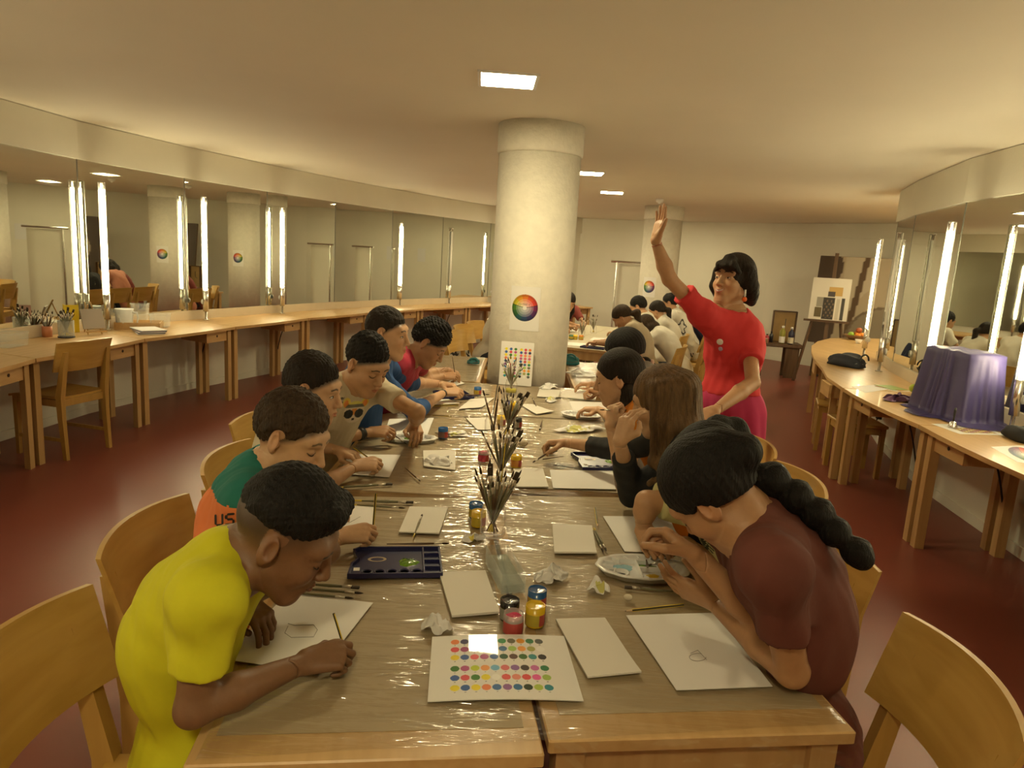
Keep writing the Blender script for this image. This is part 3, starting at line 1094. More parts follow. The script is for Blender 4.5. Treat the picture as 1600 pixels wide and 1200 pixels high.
def printed(P00, P10, P11, P01, fn, nu, nv, m, name, label, cat, group=None, bend=None, back=0.0012):
    """corner points in space: u runs P00>P10, v runs P00>P01; the printed face is the +normal side"""
    P00, P10, P11, P01 = (V(*p) for p in (P00, P10, P11, P01))
    u, v = np.meshgrid(np.linspace(0, 1, nu + 1), np.linspace(0, 1, nv + 1), indexing='ij')
    U, W = u[..., None], v[..., None]
    p = (P00 * (1 - U) + P10 * U) * (1 - W) + (P01 * (1 - U) + P11 * U) * W
    if bend:
        p = bend(p, u, v)
    nrm = unit(np.cross(P10 - P00, P01 - P00))
    c = (P00 + P10 + P11 + P01) / 4
    col = fn(u, v).reshape(-1, 3)
    k = (nu + 1) * (nv + 1)
    top = p.reshape(-1, 3) - c
    i, j = np.meshgrid(np.arange(nu), np.arange(nv), indexing='ij')
    a = (i * (nv + 1) + j).ravel()
    f1 = np.stack([a, a + nv + 1, a + nv + 2, a + 1], 1)
    # coarse back and rim: same outline, a little behind
    bot = top - nrm * back
    rim = np.concatenate([np.arange(nu + 1) * (nv + 1), nu * (nv + 1) + np.arange(1, nv + 1), np.arange(nu - 1, -1, -1) * (nv + 1) + nv, np.arange(nv - 1, 0, -1)])
    rn = np.roll(rim, -1)
    fr = np.stack([rim, k + np.arange(len(rim)), k + (np.arange(len(rim)) + 1) % len(rim), rn], 1)
    vs = np.concatenate([top, bot[rim]])
    cc = np.concatenate([col, np.full((len(rim), 3), 0.75)])
    F = np.concatenate([f1, fr])
    o = mesh_np(name, vs, F, m, smooth=False, col=cc)
    o.location = c
    return tag(o, label, cat, group)


_q = [at(x, y, ITEM_Z + 0.002) for x, y in ((668, 1096), (912, 1095), (881, 1000), (675, 1002))]
printed(_q[0], _q[1], _q[2] + V(0, 0, 0.010), _q[3] + V(0, 0, 0.011), dot_chart, 300, 210, PRINT_GLOSS, 'dot_chart', 'laminated white chart with six rows of coloured dots lying near the table front', 'chart', back=0.002, bend=lambda p, u, v: p + np.stack([0 * u, 0 * u, 0.005 * np.sin(np.pi * u)], -1))
# the same chart, portrait, leaning on the column
_b0, _b1 = at(779, 600, ITEM_Z + 0.001), at(830, 604, ITEM_Z + 0.001)
_lean = V(0.004, 0.045, 0.292)
printed(_b0, _b1, _b1 + _lean, _b0 + _lean, lambda u, v: dot_chart(1 - v, u), 130, 190, PRINT, 'dot_chart', 'white chart of coloured dots standing against the foot of the column', 'chart')


def hug(c, r):
    def f(p, u, v):
        d = p[..., :2] - c
        n = np.linalg.norm(d, axis=-1, keepdims=True)
        q = p.copy()
        q[..., :2] = c + d / n * r
        return q
    return f


def poster(c, r, ang0, width, z0, z1, label, group):
    a = width / r / 2
    P = lambda t, z: (c[0] + r * math.sin(t), c[1] - r * math.cos(t), z)
    printed(P(ang0 - a, z0), P(ang0 + a, z0), P(ang0 + a, z1), P(ang0 - a, z1), wheel, 150, 215, PRINT, 'colour_wheel_poster', label, 'poster', group, bend=hug(c, r), back=0.001)


poster(COL1, 0.2895, -0.155, 0.208, 1.092, 1.392, 'white poster with a colour wheel taped to the near column', 'colour wheel posters on the columns')
poster(COL2, 0.2895, -0.65, 0.21, 1.11, 1.41, 'white poster with a colour wheel on the far column', 'colour wheel posters on the columns')

# ------------------------------------------------------------------ brushes and pencils
OLIVE = mat('olive_handle', (0.16, 0.15, 0.075), 0.35, coat=0.4)
YTIP = mat('yellow_paint', (0.70, 0.52, 0.03), 0.4, coat=0.3)
DKWOOD = mat('dark_wood_handle', (0.10, 0.055, 0.025), 0.4)
FERRULE = mat('ferrule_metal', (0.62, 0.58, 0.50), 0.3, 1.0)
BRISTLE = mat('dark_bristle', (0.05, 0.033, 0.018), 0.8)
PENCIL_BLACK = mat('pencil_black', (0.02, 0.018, 0.015), 0.4)
RAWWOOD = mat('raw_wood', (0.62, 0.45, 0.26), 0.6)


def make_brush(kind):
    """origin at the handle end, bristles towards +z"""
    o = thing('paint_brush', (0, 0, 0), 'brush', 'brush')
    L = {'olive': 0.155, 'dark': 0.165, 'wide': 0.16, 'plain': 0.16}[kind]
    r = {'olive': 0.0030, 'dark': 0.0032, 'wide': 0.0042, 'plain': 0.0026}[kind]
    m = {'olive': OLIVE, 'dark': DKWOOD, 'wide': OLIVE, 'plain': mat('grey_handle', (0.22, 0.22, 0.17), 0.4)}[kind]
    MB().lathe([(0.0006, 0.0), (r * 0.55, 0.002), (r * 0.75, 0.03), (r, L * 0.45), (r * 1.35, L * 0.75), (r, L)], n=7).build('handle', m, o, True)
    if kind in ('olive', 'wide'):
        MB().lathe([(0.0006, -0.0005), (r * 0.62, 0.002), (r * 0.82, 0.028), (r * 0.5, 0.0285)], n=7).build('painted_end', YTIP, o, True)
    if kind == 'wide':
        b = MB()
        b.tube([(0, 0, L), (0, 0, L + 0.03)], [r, r * 1.5], 8)
        b.build('ferrule', FERRULE, o, True)
        q = MB().box((0, 0, L + 0.042), (0.016, 0.006, 0.028), bev=0.002)
        q.build('bristles', BRISTLE, o, True)
    else:
        MB().lathe([(r, L - 0.001), (r * 1.15, L + 0.004), (r * 0.95, L + 0.028)], n=7).build('ferrule', FERRULE, o, True)
        MB().lathe([(r * 0.9, L + 0.026), (r * 1.2, L + 0.036), (r * 0.9, L + 0.045), (0.0004, L + 0.053)], n=7).build('bristles', BRISTLE, o, True)
    o['len'] = L + 0.053
    return o


def make_pencil():
    o = thing('pencil', (0, 0, 0), 'pencil', 'pencil')
    b = MB()
    n = 6
    vs, fs, mi = [], [], []
    for z in (0, 0.15):
        for k in range(n):
            vs.append((0.0036 * math.cos(k * math.pi / 3), 0.0036 * math.sin(k * math.pi / 3), z))
    b.add(vs, [tuple(range(5, -1, -1))], 1)
    b.add([], [])
    for k in range(n):
        b.f.append((k, (k + 1) % n, n + (k + 1) % n, n + k))
        b.m.append(k % 2)
    b.build('shaft', [YTIP, PENCIL_BLACK], o)
    MB().lathe([(0.0035, 0.15), (0.0012, 0.166)], n=6).build('sharpened_end', RAWWOOD, o)
    MB().lathe([(0.0012, 0.166), (0.0002, 0.170)], n=6).build('lead', PENCIL_BLACK, o)
    return o


_protos = {}


def stick(kind, base, tip, label, group=None, scale=1.0):
    """lay a brush or pencil with its handle end at base, pointing to tip"""
    if kind not in _protos:
        _protos[kind] = make_pencil() if kind == 'pencil' else make_brush(kind)
        o = _protos[kind]
    else:
        o = copy_tree(_protos[kind])
    base, tip = V(*base), V(*tip)
    R = frame(tip - base)
    M = Matrix([[*(R[i] * scale), base[i]] for i in range(3)] + [[0, 0, 0, 1]])
    o.matrix_world = M
    o.location = Vector(base)
    o.rotation_euler = Matrix([list(R[i]) for i in range(3)]).to_euler()
    o.scale = (scale,) * 3
    return tag(o, label, 'pencil' if kind == 'pencil' else 'brush', group)


def lay(kind, pb, pt, label, group=None, scale=None, lift=0.0035):
    b, t = at(*pb, ITEM_Z + lift), at(*pt, ITEM_Z + lift)
    L = np.linalg.norm(t - b)
    full = {'olive': 0.208, 'dark': 0.218, 'wide': 0.216, 'plain': 0.213, 'pencil': 0.17}[kind]
    stick(kind, b, t, label, group, L / full if scale is None else scale)


GL = 'brushes lying on the painting tables'
lay('wide', (458, 911), (562, 918), 'brush with a yellow end, farthest of three beside the yellow shirt boy', GL)
lay('olive', (455, 918), (568, 927), 'brush with a yellow end, middle of three beside the yellow shirt boy', GL)
lay('olive', (440, 924), (553, 935), 'thin brush, nearest of three beside the yellow shirt boy', GL)
lay('wide', (525, 762), (613, 756), 'brush with a yellow end alone past the teal shirt boy', GL)
lay('wide', (553, 782), (646, 785), 'thick brush, farther of two above the teal boy pencil hand', GL)
lay('olive', (546, 788), (634, 794), 'thin brush, nearer of two above the teal boy pencil hand', GL)
lay('olive', (646, 839), (660, 803), 'brush with a yellow end lying on the folded paper', GL, lift=0.008)
lay('dark', (633, 731), (657, 752), 'short dark brush lying alone left of the napkin', GL)
lay('dark', (604, 850), (702, 849), 'dark wooden brush lying behind the blue palette', GL)
lay('pencil', (1068, 945), (976, 955), 'yellow and black pencil lying above the maroon girl sheet', 'pencils on the painting tables')
lay('pencil', (930, 794), (934, 823), 'yellow and black pencil standing off the corner of a folded paper', 'pencils on the painting tables')
lay('olive', (925, 824), (943, 862), 'brush with a yellow end, left of the pair beside the folded paper', GL)
lay('olive', (928, 824), (948, 861), 'brush with a yellow end, right of the pair beside the folded paper', GL)
lay('wide', (1072, 926), (976, 917), 'black tipped brush lying along the front of the white palette', GL)
lay('dark', (881, 713), (836, 719), 'short brush lying beside the small dark bottle', GL)
lay('plain', (918, 734), (864, 726), 'thin grey brush lying in front of the blue paint tray', GL)
lay('dark', (838, 635), (832, 622), 'short brush leaning over the small folded paper', GL)
lay('pencil', (706, 651), (672, 649), 'yellow pencil on the sheet of the boy with the bear shirt', 'pencils on the painting tables')
lay('plain', (945, 628), (868, 621), 'thin brush along the white paper near the column', GL)
lay('dark', (847, 657), (843, 672), 'short thin brush near the wavy tissue', GL)
lay('pencil', (716, 633), (654, 634), 'yellow pencil along the edge of the white sheets', 'pencils on the painting tables')


def brush_jar(c, r, h, n, label, seed, tilt=0.35, spread=1.0, water=None, kinds=('olive', 'dark', 'plain', 'olive', 'dark', 'wide'), m=CLEAR, group='brushes standing in the glass jars', blabel=None, zbase=ITEM_Z, body=None, name='glass_jar', cat='jar', scale=1.0):
    rr = random.Random(seed)
    o = thing(name, (c[0], c[1], zbase), label, cat)
    if body:
        body(o)
    else:
        b = MB().lathe([(0.001, 0.0), (r * 0.92, 0.0), (r, 0.006), (r, h * 0.78), (r * 0.86, h * 0.88), (r * 0.88, h), (r * 0.82, h), (r * 0.80, h * 0.88), (r * 0.93, h * 0.77), (r * 0.93, 0.010), (0.001, 0.008)], n=22, closed=False)
        b.build('jar_body', m, o, True)
        MB().lathe([(r * 0.885, h * 0.90), (r * 0.93, h * 0.915), (r * 0.885, h * 0.93)], n=22, closed=False).build('rim_ring', m, o, True)
        if water:
            MB().lathe([(0.001, 0.0095), (r * 0.91, 0.0105), (r * 0.91, h * 0.38), (0.001, h * 0.38)], n=20, closed=False).build('paint_water', water, o, True)
    for k in range(n):
        a = rr.uniform(0, 6.283)
        q = math.sqrt(rr.uniform(0.02, 1))
        rim = r * 0.72 * q
        b0 = V(c[0] - math.cos(a) * r * 0.7 * q * rr.uniform(0.2, 1), c[1] - math.sin(a) * r * 0.7 * q * rr.uniform(0.2, 1), zbase + 0.013)
        t0 = V(c[0] + math.cos(a) * rim * spread, c[1] + math.sin(a) * rim * spread, zbase + h)
        kd = kinds[k % len(kinds)]
        stick(kd, b0, t0, blabel or 'paint brush among the %s' % label.split(' holding')[0].replace('glass jar', 'bunch in the glass jar'), group, rr.uniform(0.88, 1.12) * scale)
    return o


YW = mat('yellow_water', (0.62, 0.55, 0.06), 0.15)
p = at(769, 836)
brush_jar(p, 0.040, 0.095, 20, 'glass jar holding brushes nearest the camera, beside the yellow pot', 1, blabel='paint brush standing in the glass jar nearest the camera')
p = at(781, 752)
brush_jar(p, 0.040, 0.095, 16, 'glass jar holding brushes behind the nearest jar, beside the pink pot', 2, blabel='paint brush standing in the second glass jar from the camera')
p = at(793, 682)
brush_jar(p, 0.040, 0.095, 18, 'glass jar holding brushes with yellow ends beside the small black pot', 3, blabel='paint brush standing in the jar beside the small black pot')
p = at(798, 615)
brush_jar(p, 0.038, 0.09, 14, 'glass jar with yellow water and brushes below the dot chart', 4, water=YW, blabel='paint brush in the jar of yellow water below the column chart')
p = at(770, 690)
brush_jar(p, 0.043, 0.13, 2, 'tall empty glass jar with two long brushes', 5, kinds=('dark',), blabel='long brush leaning in the tall clear jar', scale=1.15)
stick('pencil', at(783, 752, ITEM_Z + 0.012), at(783, 752, ITEM_Z + 0.012) + V(0.005, -0.02, 0.1), 'yellow pencil standing among the brushes of the second jar', 'pencils on the painting tables', 1.1)


# ------------------------------------------------------------------ paint pots
def paint_pot(px, py, col, label, lab_col, r=0.0235, h=0.050, wall=None, full=0.86):
    c = at(px, py)
    o = thing('paint_pot', (c[0], c[1], ITEM_Z), label, 'paint pot', 'small paint pots on the painting tables')
    pm = mat('paint_%d_%d_%d' % tuple(int(x * 99) for x in col), col, 0.25, coat=0.6)
    MB().lathe([(0.001, 0), (r * 0.95, 0), (r, 0.003), (r, h), (r * 0.94, h), (r * 0.94, h * full - 0.004), (0.001, h * full - 0.004)], n=22, closed=False).build('pot_body', wall or pm, o, True)
    b = MB()
    vs, fs = [(0, 0, h * full)], []
    n = 20
    for ring, (q, z) in enumerate(((0.35, 0.001), (0.7, 0.002), (0.93, 0.004))):
        for k in range(n):
            a = 6.2832 * k / n
            vs.append((r * q * math.cos(a), r * q * math.sin(a), h * full + z + 0.0012 * math.sin(3 * a + ring * 2)))
    for k in range(n):
        fs.append((0, 1 + k, 1 + (k + 1) % n))
        for g in range(2):
            fs.append((1 + g * n + k, 1 + (g + 1) * n + k, 1 + (g + 1) * n + (k + 1) % n, 1 + g * n + (k + 1) % n))
    b.add(vs, fs).build('paint', pm, o, True)
    lb = MB().lathe([(r * 1.012, h * 0.10), (r * 1.012, h * 0.66)], n=22, closed=False)
    lb.m = [k % 22 // 6 % 2 for k in range(len(lb.m))]
    lb.build('label', [mat('potlabel_%d_%d_%d' % tuple(int(x * 99) for x in lab_col), lab_col, 0.4), mat('potlabel_red', (0.42, 0.06, 0.05), 0.4)], o, True)
    return o


BLUE, YEL, PINK, BLK = (0.012, 0.10, 0.30), (0.75, 0.50, 0.015), (0.62, 0.055, 0.14), (0.008, 0.008, 0.009)
CLR_POT = glass('pot_plastic', (0.95, 0.92, 0.9), 0.15, 0.25)
paint_pot(838, 949, BLUE, 'blue paint pot behind the yellow one near the dot chart', (0.55, 0.38, 0.05))
paint_pot(795, 966, BLK, 'black paint pot behind the pink one near the dot chart', (0.30, 0.30, 0.26))
paint_pot(835, 975, YEL, 'yellow paint pot in front of the blue one near the dot chart', (0.50, 0.40, 0.05))
paint_pot(801, 988, PINK, 'pink paint pot nearest the dot chart', (0.50, 0.08, 0.07), wall=CLR_POT, full=0.70)
paint_pot(743, 808, BLUE, 'blue paint pot left of the nearest brush jar', (0.50, 0.40, 0.05))
paint_pot(747, 821, YEL, 'yellow paint pot left of the nearest brush jar', (0.55, 0.42, 0.04))
paint_pot(755, 721, PINK, 'pink paint pot left of the second brush jar', (0.55, 0.06, 0.12), wall=CLR_POT, full=0.75)
paint_pot(806, 729, YEL, 'yellow paint pot right of the second brush jar', (0.60, 0.25, 0.04))
paint_pot(692, 684, BLUE, 'blue paint pot beside the white palette of the bear shirt boy', (0.20, 0.12, 0.12))
paint_pot(746, 617, BLUE, 'blue and yellow paint pot past the blue tray', (0.55, 0.40, 0.05))
paint_pot(808, 668, BLK, 'small black paint pot right of the third brush jar', (0.35, 0.34, 0.3))
paint_pot(796, 640, (0.03, 0.03, 0.12), 'dark blue paint pot behind the third brush jar', (0.25, 0.2, 0.2))
paint_pot(803, 641, YEL, 'orange yellow paint pot behind the third brush jar', (0.6, 0.35, 0.05))
paint_pot(783, 664, YEL, 'yellow paint pot behind the tall jar', (0.6, 0.45, 0.05))

# ------------------------------------------------------------------ palettes
NAVY = mat('navy_plastic', (0.016, 0.016, 0.075), 0.3)
GREEN = mat('green_paint', (0.13, 0.30, 0.012), 0.25, var=0.5, scale=120, coat=0.5)


def blob(o, c, r, h, m, name='paint', seed=0, n=18):
    rr = random.Random(seed)
    ph = [rr.uniform(0, 6.28) for _ in range(4)]
    vs, fs = [(c[0], c[1], c[2] + h)], []
    for g, (q, z) in enumerate(((0.45, 0.9), (0.8, 0.55), (1.0, 0.0))):
        for k in range(n):
            a = 6.2832 * k / n
            w = q * (1 + 0.12 * math.sin(3 * a + ph[0]) + 0.07 * math.sin(7 * a + ph[1]))
            vs.append((c[0] + r[0] * w * math.cos(a), c[1] + r[1] * w * math.sin(a), c[2] + h * z * (1 + 0.3 * math.sin(5 * a + ph[2] + g))))
    for k in range(n):
        fs.append((0, 1 + k, 1 + (k + 1) % n))
        for g in range(2):
            fs.append((1 + g * n + k, 1 + (g + 1) * n + k, 1 + (g + 1) * n + (k + 1) % n, 1 + g * n + (k + 1) % n))
    return MB().add(vs, fs).build(name, m, o, True)


def tray_palette(q, label, L=None, W=None):
    """q: photo positions of near-left, near-right, far-right, far-left corners"""
    P = [at(x, y, ITEM_Z + 0.008)[:2] for x, y in q]
    c = sum(P) / 4
    ex = unit((P[1] - P[0]) + (P[2] - P[3]))
    l = L or (np.linalg.norm(P[1] - P[0]) + np.linalg.norm(P[2] - P[3])) / 2
    w = W or (np.linalg.norm(P[3] - P[0]) + np.linalg.norm(P[2] - P[1])) / 2
    o = thing('paint_tray', (*c, ITEM_Z), label, 'palette', 'dark blue paint trays', math.atan2(ex[1], ex[0]))
    hl, hw = l / 2, w / 2
    out = [(-hl, -hw), (hl, -hw), (hl, hw), (-hl + 0.02, hw), (-hl + 0.005, hw - 0.015), (-hl + 0.02, hw * 0.15), (-hl + 0.005, -hw * 0.25)]
    MB().prism(out, 0, 0.005).build('base', NAVY, o)
    b = MB()
    n = len(out)
    for i in range(n):
        p0, p1 = V(*out[i]), V(*out[(i + 1) % n])
        m = (p0 + p1) / 2
        b.box((*m, 0.008), (np.linalg.norm(p1 - p0) + 0.004, 0.005, 0.014), rotz(math.atan2(p1[1] - p0[1], p1[0] - p0[0])))
    b.build('rim', NAVY, o)
    d = MB()
    d.box((hl * 0.62, 0, 0.0085), (0.004, w - 0.004, 0.011))
    d.build('divider', NAVY, o)
    for k in range(1, 4):
        MB().box((hl * 0.81, -hw + k * w / 4, 0.0085), (hl * 0.38, 0.004, 0.011)).build('divider', NAVY, o)
    for k in range(5):
        MB().lathe([(0.011, 0.0052), (0.013, 0.008), (0.015, 0.008), (0.015, 0.0052)], (-hl * 0.62 + k * hl * 0.27, -hw * 0.68, 0), 14).build('paint_well', NAVY, o, True)
    MB().lathe([(0.014, 0.0055), (0.020, 0.0058)], (-hl * 0.42, hw * 0.25, 0), 16, closed=False, R=np.diag([1.3, 0.8, 1])).build('thumb_hole', KRAFT, o, True)
    blob(o, (hl * 0.28, 0, 0.005), (0.028, 0.026), 0.006, GREEN, 'green_paint', 4)
    MB().box((-hl + 0.02, -hw * 0.72, 0.0155), (0.016, 0.018, 0.001)).build('price_sticker', PAPER, o)
    return o


tray_palette([(543, 900), (690, 898), (686, 857), (552, 858)], 'dark blue paint tray with green paint beside the yellow shirt boy')
tray_palette([(900, 731), (985, 733), (985, 709), (900, 709)], 'dark blue paint tray with green paint behind the black elbow')
tray_palette([(674, 622), (732, 621), (732, 611), (690, 612)], 'dark blue paint tray under the wrist of the boy in blue')
WHITE_PAL = mat('white_palette_plastic', (0.74, 0.74, 0.73), 0.3, coat=0.2)
BLUE_W = mat('pale_blue_water', (0.30, 0.52, 0.62), 0.12)


def oval_palette(px, py, rx, ry, rz, label, tilt=0.0, blobs=(), h=0.018, seed=0):
    c = at(px, py)
    o = thing('oval_palette', (c[0], c[1], ITEM_Z), label, 'palette', 'white oval palettes', rz)
    o.rotation_euler = (tilt, 0, rz)
    n = 48
    prof = [(0.001, 0.004), (0.80, 0.004), (0.84, h * 0.9), (0.90, h), (0.93, h), (1.0, h * 0.95), (1.0, h * 0.8), (0.95, h * 0.8), (0.90, 0.0), (0.001, 0.0)]
    vs, fs = [], []
    for q, z in prof:
        for k in range(n):
            a = 6.2832 * k / n
            s = 1 + (0.02 * math.cos(12 * a) if q > 0.85 else 0)
            vs.append((rx * q * s * math.cos(a), ry * q * s * math.sin(a), z))
    for i in range(len(prof) - 1):
        for k in range(n):
            fs.append((i * n + k, (i + 1) * n + k, (i + 1) * n + (k + 1) % n, i * n + (k + 1) % n))
    fs = [f[::-1] for f in fs]
    MB().add(vs, fs).build('dish', WHITE_PAL, o, True)
    for (x0, y0, x1, y1) in ((-0.1, -0.8, -0.1, 0.5), (-0.1, 0.5, -0.62, 0.62), (-0.1, -0.05, 0.45, -0.05), (0.45, -0.75, 0.45, 0.7), (-0.1, 0.5, 0.45, 0.5)):
        p0, p1 = V(x0 * rx, y0 * ry), V(x1 * rx, y1 * ry)
        m = (p0 + p1) / 2
        MB().box((*m, h * 0.5), (np.linalg.norm(p1 - p0), 0.005, h * 0.9), rotz(math.atan2(p1[1] - p0[1], p1[0] - p0[0])), bev=0.002).build('divider', WHITE_PAL, o)
    for k in range(9):
        a = math.radians(25 + k * 22)
        p0, p1 = V(0.63 * rx * math.cos(a), 0.63 * ry * math.sin(a)), V(0.86 * rx * math.cos(a), 0.86 * ry * math.sin(a))
        m = (p0 + p1) / 2
        MB().box((*m, h * 0.5), (np.linalg.norm(p1 - p0), 0.004, h * 0.9), rotz(math.atan2(p1[1] - p0[1], p1[0] - p0[0])), bev=0.0015).build('divider', WHITE_PAL, o)
    MB().lathe([(0.016, 0.004), (0.019, h * 0.8), (0.023, h * 0.8), (0.023, 0.004)], (-0.5 * rx, -0.45 * ry, 0), 18).build('paint_well', WHITE_PAL, o, True)
    for i, (bx, by, sx, sy, m) in enumerate(blobs):
        blob(o, (bx * rx, by * ry, 0.0045), (sx, sy), 0.003, m, 'paint', seed + i)
    return o


oval_palette(1004, 893, 0.135, 0.085, 0.03, 'white oval palette with pale blue water between the two leaning girls', blobs=((-0.42, 0.12, 0.032, 0.022, BLUE_W), (0.10, 0.25, 0.030, 0.018, GREEN), (0.16, -0.42, 0.018, 0.013, YEL and YTIP)))
oval_palette(644, 688, 0.115, 0.055, 0.12, 'white scalloped palette in front of the bear shirt boy', 0.08, blobs=((-0.2, 0.2, 0.02, 0.012, GREEN),), seed=5)
oval_palette(908, 651, 0.115, 0.075, -0.15, 'white oval palette with green paint before the girl in orange', 0.03, blobs=((0.0, 0.1, 0.022, 0.015, GREEN),), seed=9)


# ------------------------------------------------------------------ tissues, erasers, odd bits
def tissue(px, py, sx, sy, h, label, seed, stain=None, z=ITEM_Z, m=TISSUE, world=None, group='crumpled tissues on the painting tables'):
    c = at(px, py, z) if world is None else V(*world)
    rr = np.random.default_rng(seed)
    n = 26
    u, v = np.meshgrid(np.linspace(-1, 1, n), np.linspace(-1, 1, n), indexing='ij')
    hgt = np.zeros_like(u)
    dx, dy = np.zeros_like(u), np.zeros_like(u)
    for k in range(9):
        a, f, ph = rr.uniform(0, 6.28), rr.uniform(2, 6.5), rr.uniform(0, 6.28)
        w = np.abs(np.sin((u * math.cos(a) + v * math.sin(a)) * f + ph))
        hgt += w / f * 2.2
        dx += 0.10 * np.cos((u + v) * f + ph)
        dy += 0.10 * np.sin((u - v) * f + ph)
    hgt = (hgt - hgt.min()) / (hgt.max() - hgt.min())
    r = np.hypot(u, v)
    env = np.clip((1.22 - r) / 0.6, 0, 1) ** 0.8
    out = 1 + 0.16 * np.sin(np.arctan2(v, u) * 2 + seed) + 0.10 * np.sin(np.arctan2(v, u) * 5 + seed * 2)
    x = (u * np.sqrt(1 - v * v / 2) * out + dx * 0.6) * sx
    y = (v * np.sqrt(1 - u * u / 2) * out + dy * 0.6) * sy
    zz = 0.001 + hgt * env * h
    vs = np.stack([x, y, zz], -1).reshape(-1, 3)
    i, j = np.meshgrid(np.arange(n - 1), np.arange(n - 1), indexing='ij')
    a = (i * n + j).ravel()
    F = np.stack([a, a + n, a + n + 1, a + 1], 1)
    mats = [m]
    fm = None
    if stain:
        mats.append(stain)
        cx, cy = x.reshape(-1)[F].mean(1), y.reshape(-1)[F].mean(1)
        fm = ((np.hypot((cx + sx * 0.2) / sx, (cy + sy * 0.35) / sy) + 0.2 * np.sin(cx * 260)) < 0.42).astype(int)
    o = mesh_np('crumpled_tissue', vs, F, mats, smooth=True, fm=fm)
    o.location = (c[0], c[1], z if world is None else c[2])
    o.rotation_euler = (0, 0, rr.uniform(0, 1))
    return tag(o, label, 'tissue', group)


YST = mat('yellow_stain', (0.72, 0.60, 0.10), 0.8)
YGST = mat('yellow_green_stain', (0.62, 0.60, 0.20), 0.8)
tissue(738, 843, 0.030, 0.024, 0.022, 'crumpled tissue with a yellow paint stain left of the clear box', 1, YST)
tissue(859, 904, 0.046, 0.034, 0.05, 'large crumpled white tissue right of the clear box', 2)
tissue(935, 922, 0.026, 0.026, 0.034, 'crumpled tissue with yellow and green stains before the white palette', 3, YGST)
tissue(683, 982, 0.030, 0.034, 0.04, 'crumpled white tissue left of the folded sheet stack', 4)
tissue(686, 722, 0.060, 0.05, 0.03, 'crumpled napkin on the folded paper at mid table', 5, z=ITEM_Z + 0.004)
tissue(860, 626, 0.05, 0.035, 0.03, 'small yellow green tissue beside the white papers', 6, YGST)
tissue(858, 606, 0.08, 0.05, 0.04, 'crumpled white tissue at the foot of the column', 7)
tissue(905, 672, 0.12, 0.06, 0.03, 'wide wavy tissue beyond the reaching arm', 8, YGST)
tissue(712, 680, 0.05, 0.03, 0.02, 'yellowish crumpled tissue right of the blue pot', 9, YGST)
tissue(905, 586, 0.12, 0.10, 0.06, 'crumpled clear plastic heap right of the column', 10, m=FROSTED)
ERASER = mat('eraser_cream', (0.62, 0.55, 0.42), 0.7)


def eraser(px, py, label, r=(0.013, 0.010, 0.008)):
    c = at(px, py)
    b = MB().ball((0, 0, r[2] * 0.86), r, n=12)
    for k, p in enumerate(b.v):
        s = 1 + 0.12 * math.sin(p[0] * 300 + 1) * math.cos(p[1] * 260)
        b.v[k] = V(p[0] * s, p[1] * s, max(0, p[2]))
    o = b.build('eraser', ERASER, smooth=True)
    o.location = (c[0], c[1], ITEM_Z)
    tag(o, label, 'eraser', 'worn erasers on the painting tables')


eraser(981, 937, 'worn cream eraser before the white oval palette')
eraser(581, 744, 'worn cream eraser at the edge of the profile boy sheet')
eraser(683, 678, 'small cream eraser beside the blue pot')
eraser(817, 697, 'white round eraser at the finger tips of the reaching hand', (0.022, 0.018, 0.018))

# clear water box near the middle
c0 = [at(x, y, ITEM_Z + 0.05)[:2] for x, y in ((772, 918), (819, 915), (803, 838), (765, 840))]
_c = sum(c0) / 4
_ex = unit(c0[1] - c0[0] + c0[2] - c0[3])
o = thing('water_box', (*_c, ITEM_Z), 'clear rectangular plastic box of cloudy water before the brush jar', 'box', rz=math.atan2(_ex[1], _ex[0]))
w_, l_ = 0.062, 0.19
b = MB()
for sx in (-1, 1):
    b.box((sx * w_ / 2, 0, 0.026), (0.0022, l_, 0.052))
for sy in (-1, 1):
    b.box((0, sy * l_ / 2, 0.026), (w_, 0.0022, 0.052))
b.box((0, 0, 0.0012), (w_, l_, 0.0022))
b.build('box_wall', CLEAR_P, o)
MB().box((0, 0, 0.013), (w_ - 0.004, l_ - 0.004, 0.020)).build('water', glass('cloudy_water', (0.62, 0.68, 0.62), 0.1, 0.22), o)

# paint bottle and plastic bits by the reaching hand
c = at(860, 708)
o = thing('paint_bottle', (c[0], c[1], ITEM_Z + 0.014), 'small dark green bottle lying beside the reaching hand', 'bottle', rz=0.2)
R = frame(V(1, 0, 0))
MB().lathe([(0.001, -0.035), (0.013, -0.034), (0.014, 0.012), (0.008, 0.022), (0.008, 0.03), (0.001, 0.031)], n=14, R=R).build('bottle_body', mat('dark_green_plastic', (0.05, 0.07, 0.03), 0.35), o, True)
MB().lathe([(0.0145, -0.018), (0.0145, 0.008)], n=14, R=R, closed=False).build('label', PAPER2, o, True)
# bags beyond the tables
TEAL = mat('teal_fabric', (0.02, 0.16, 0.17), 0.6)


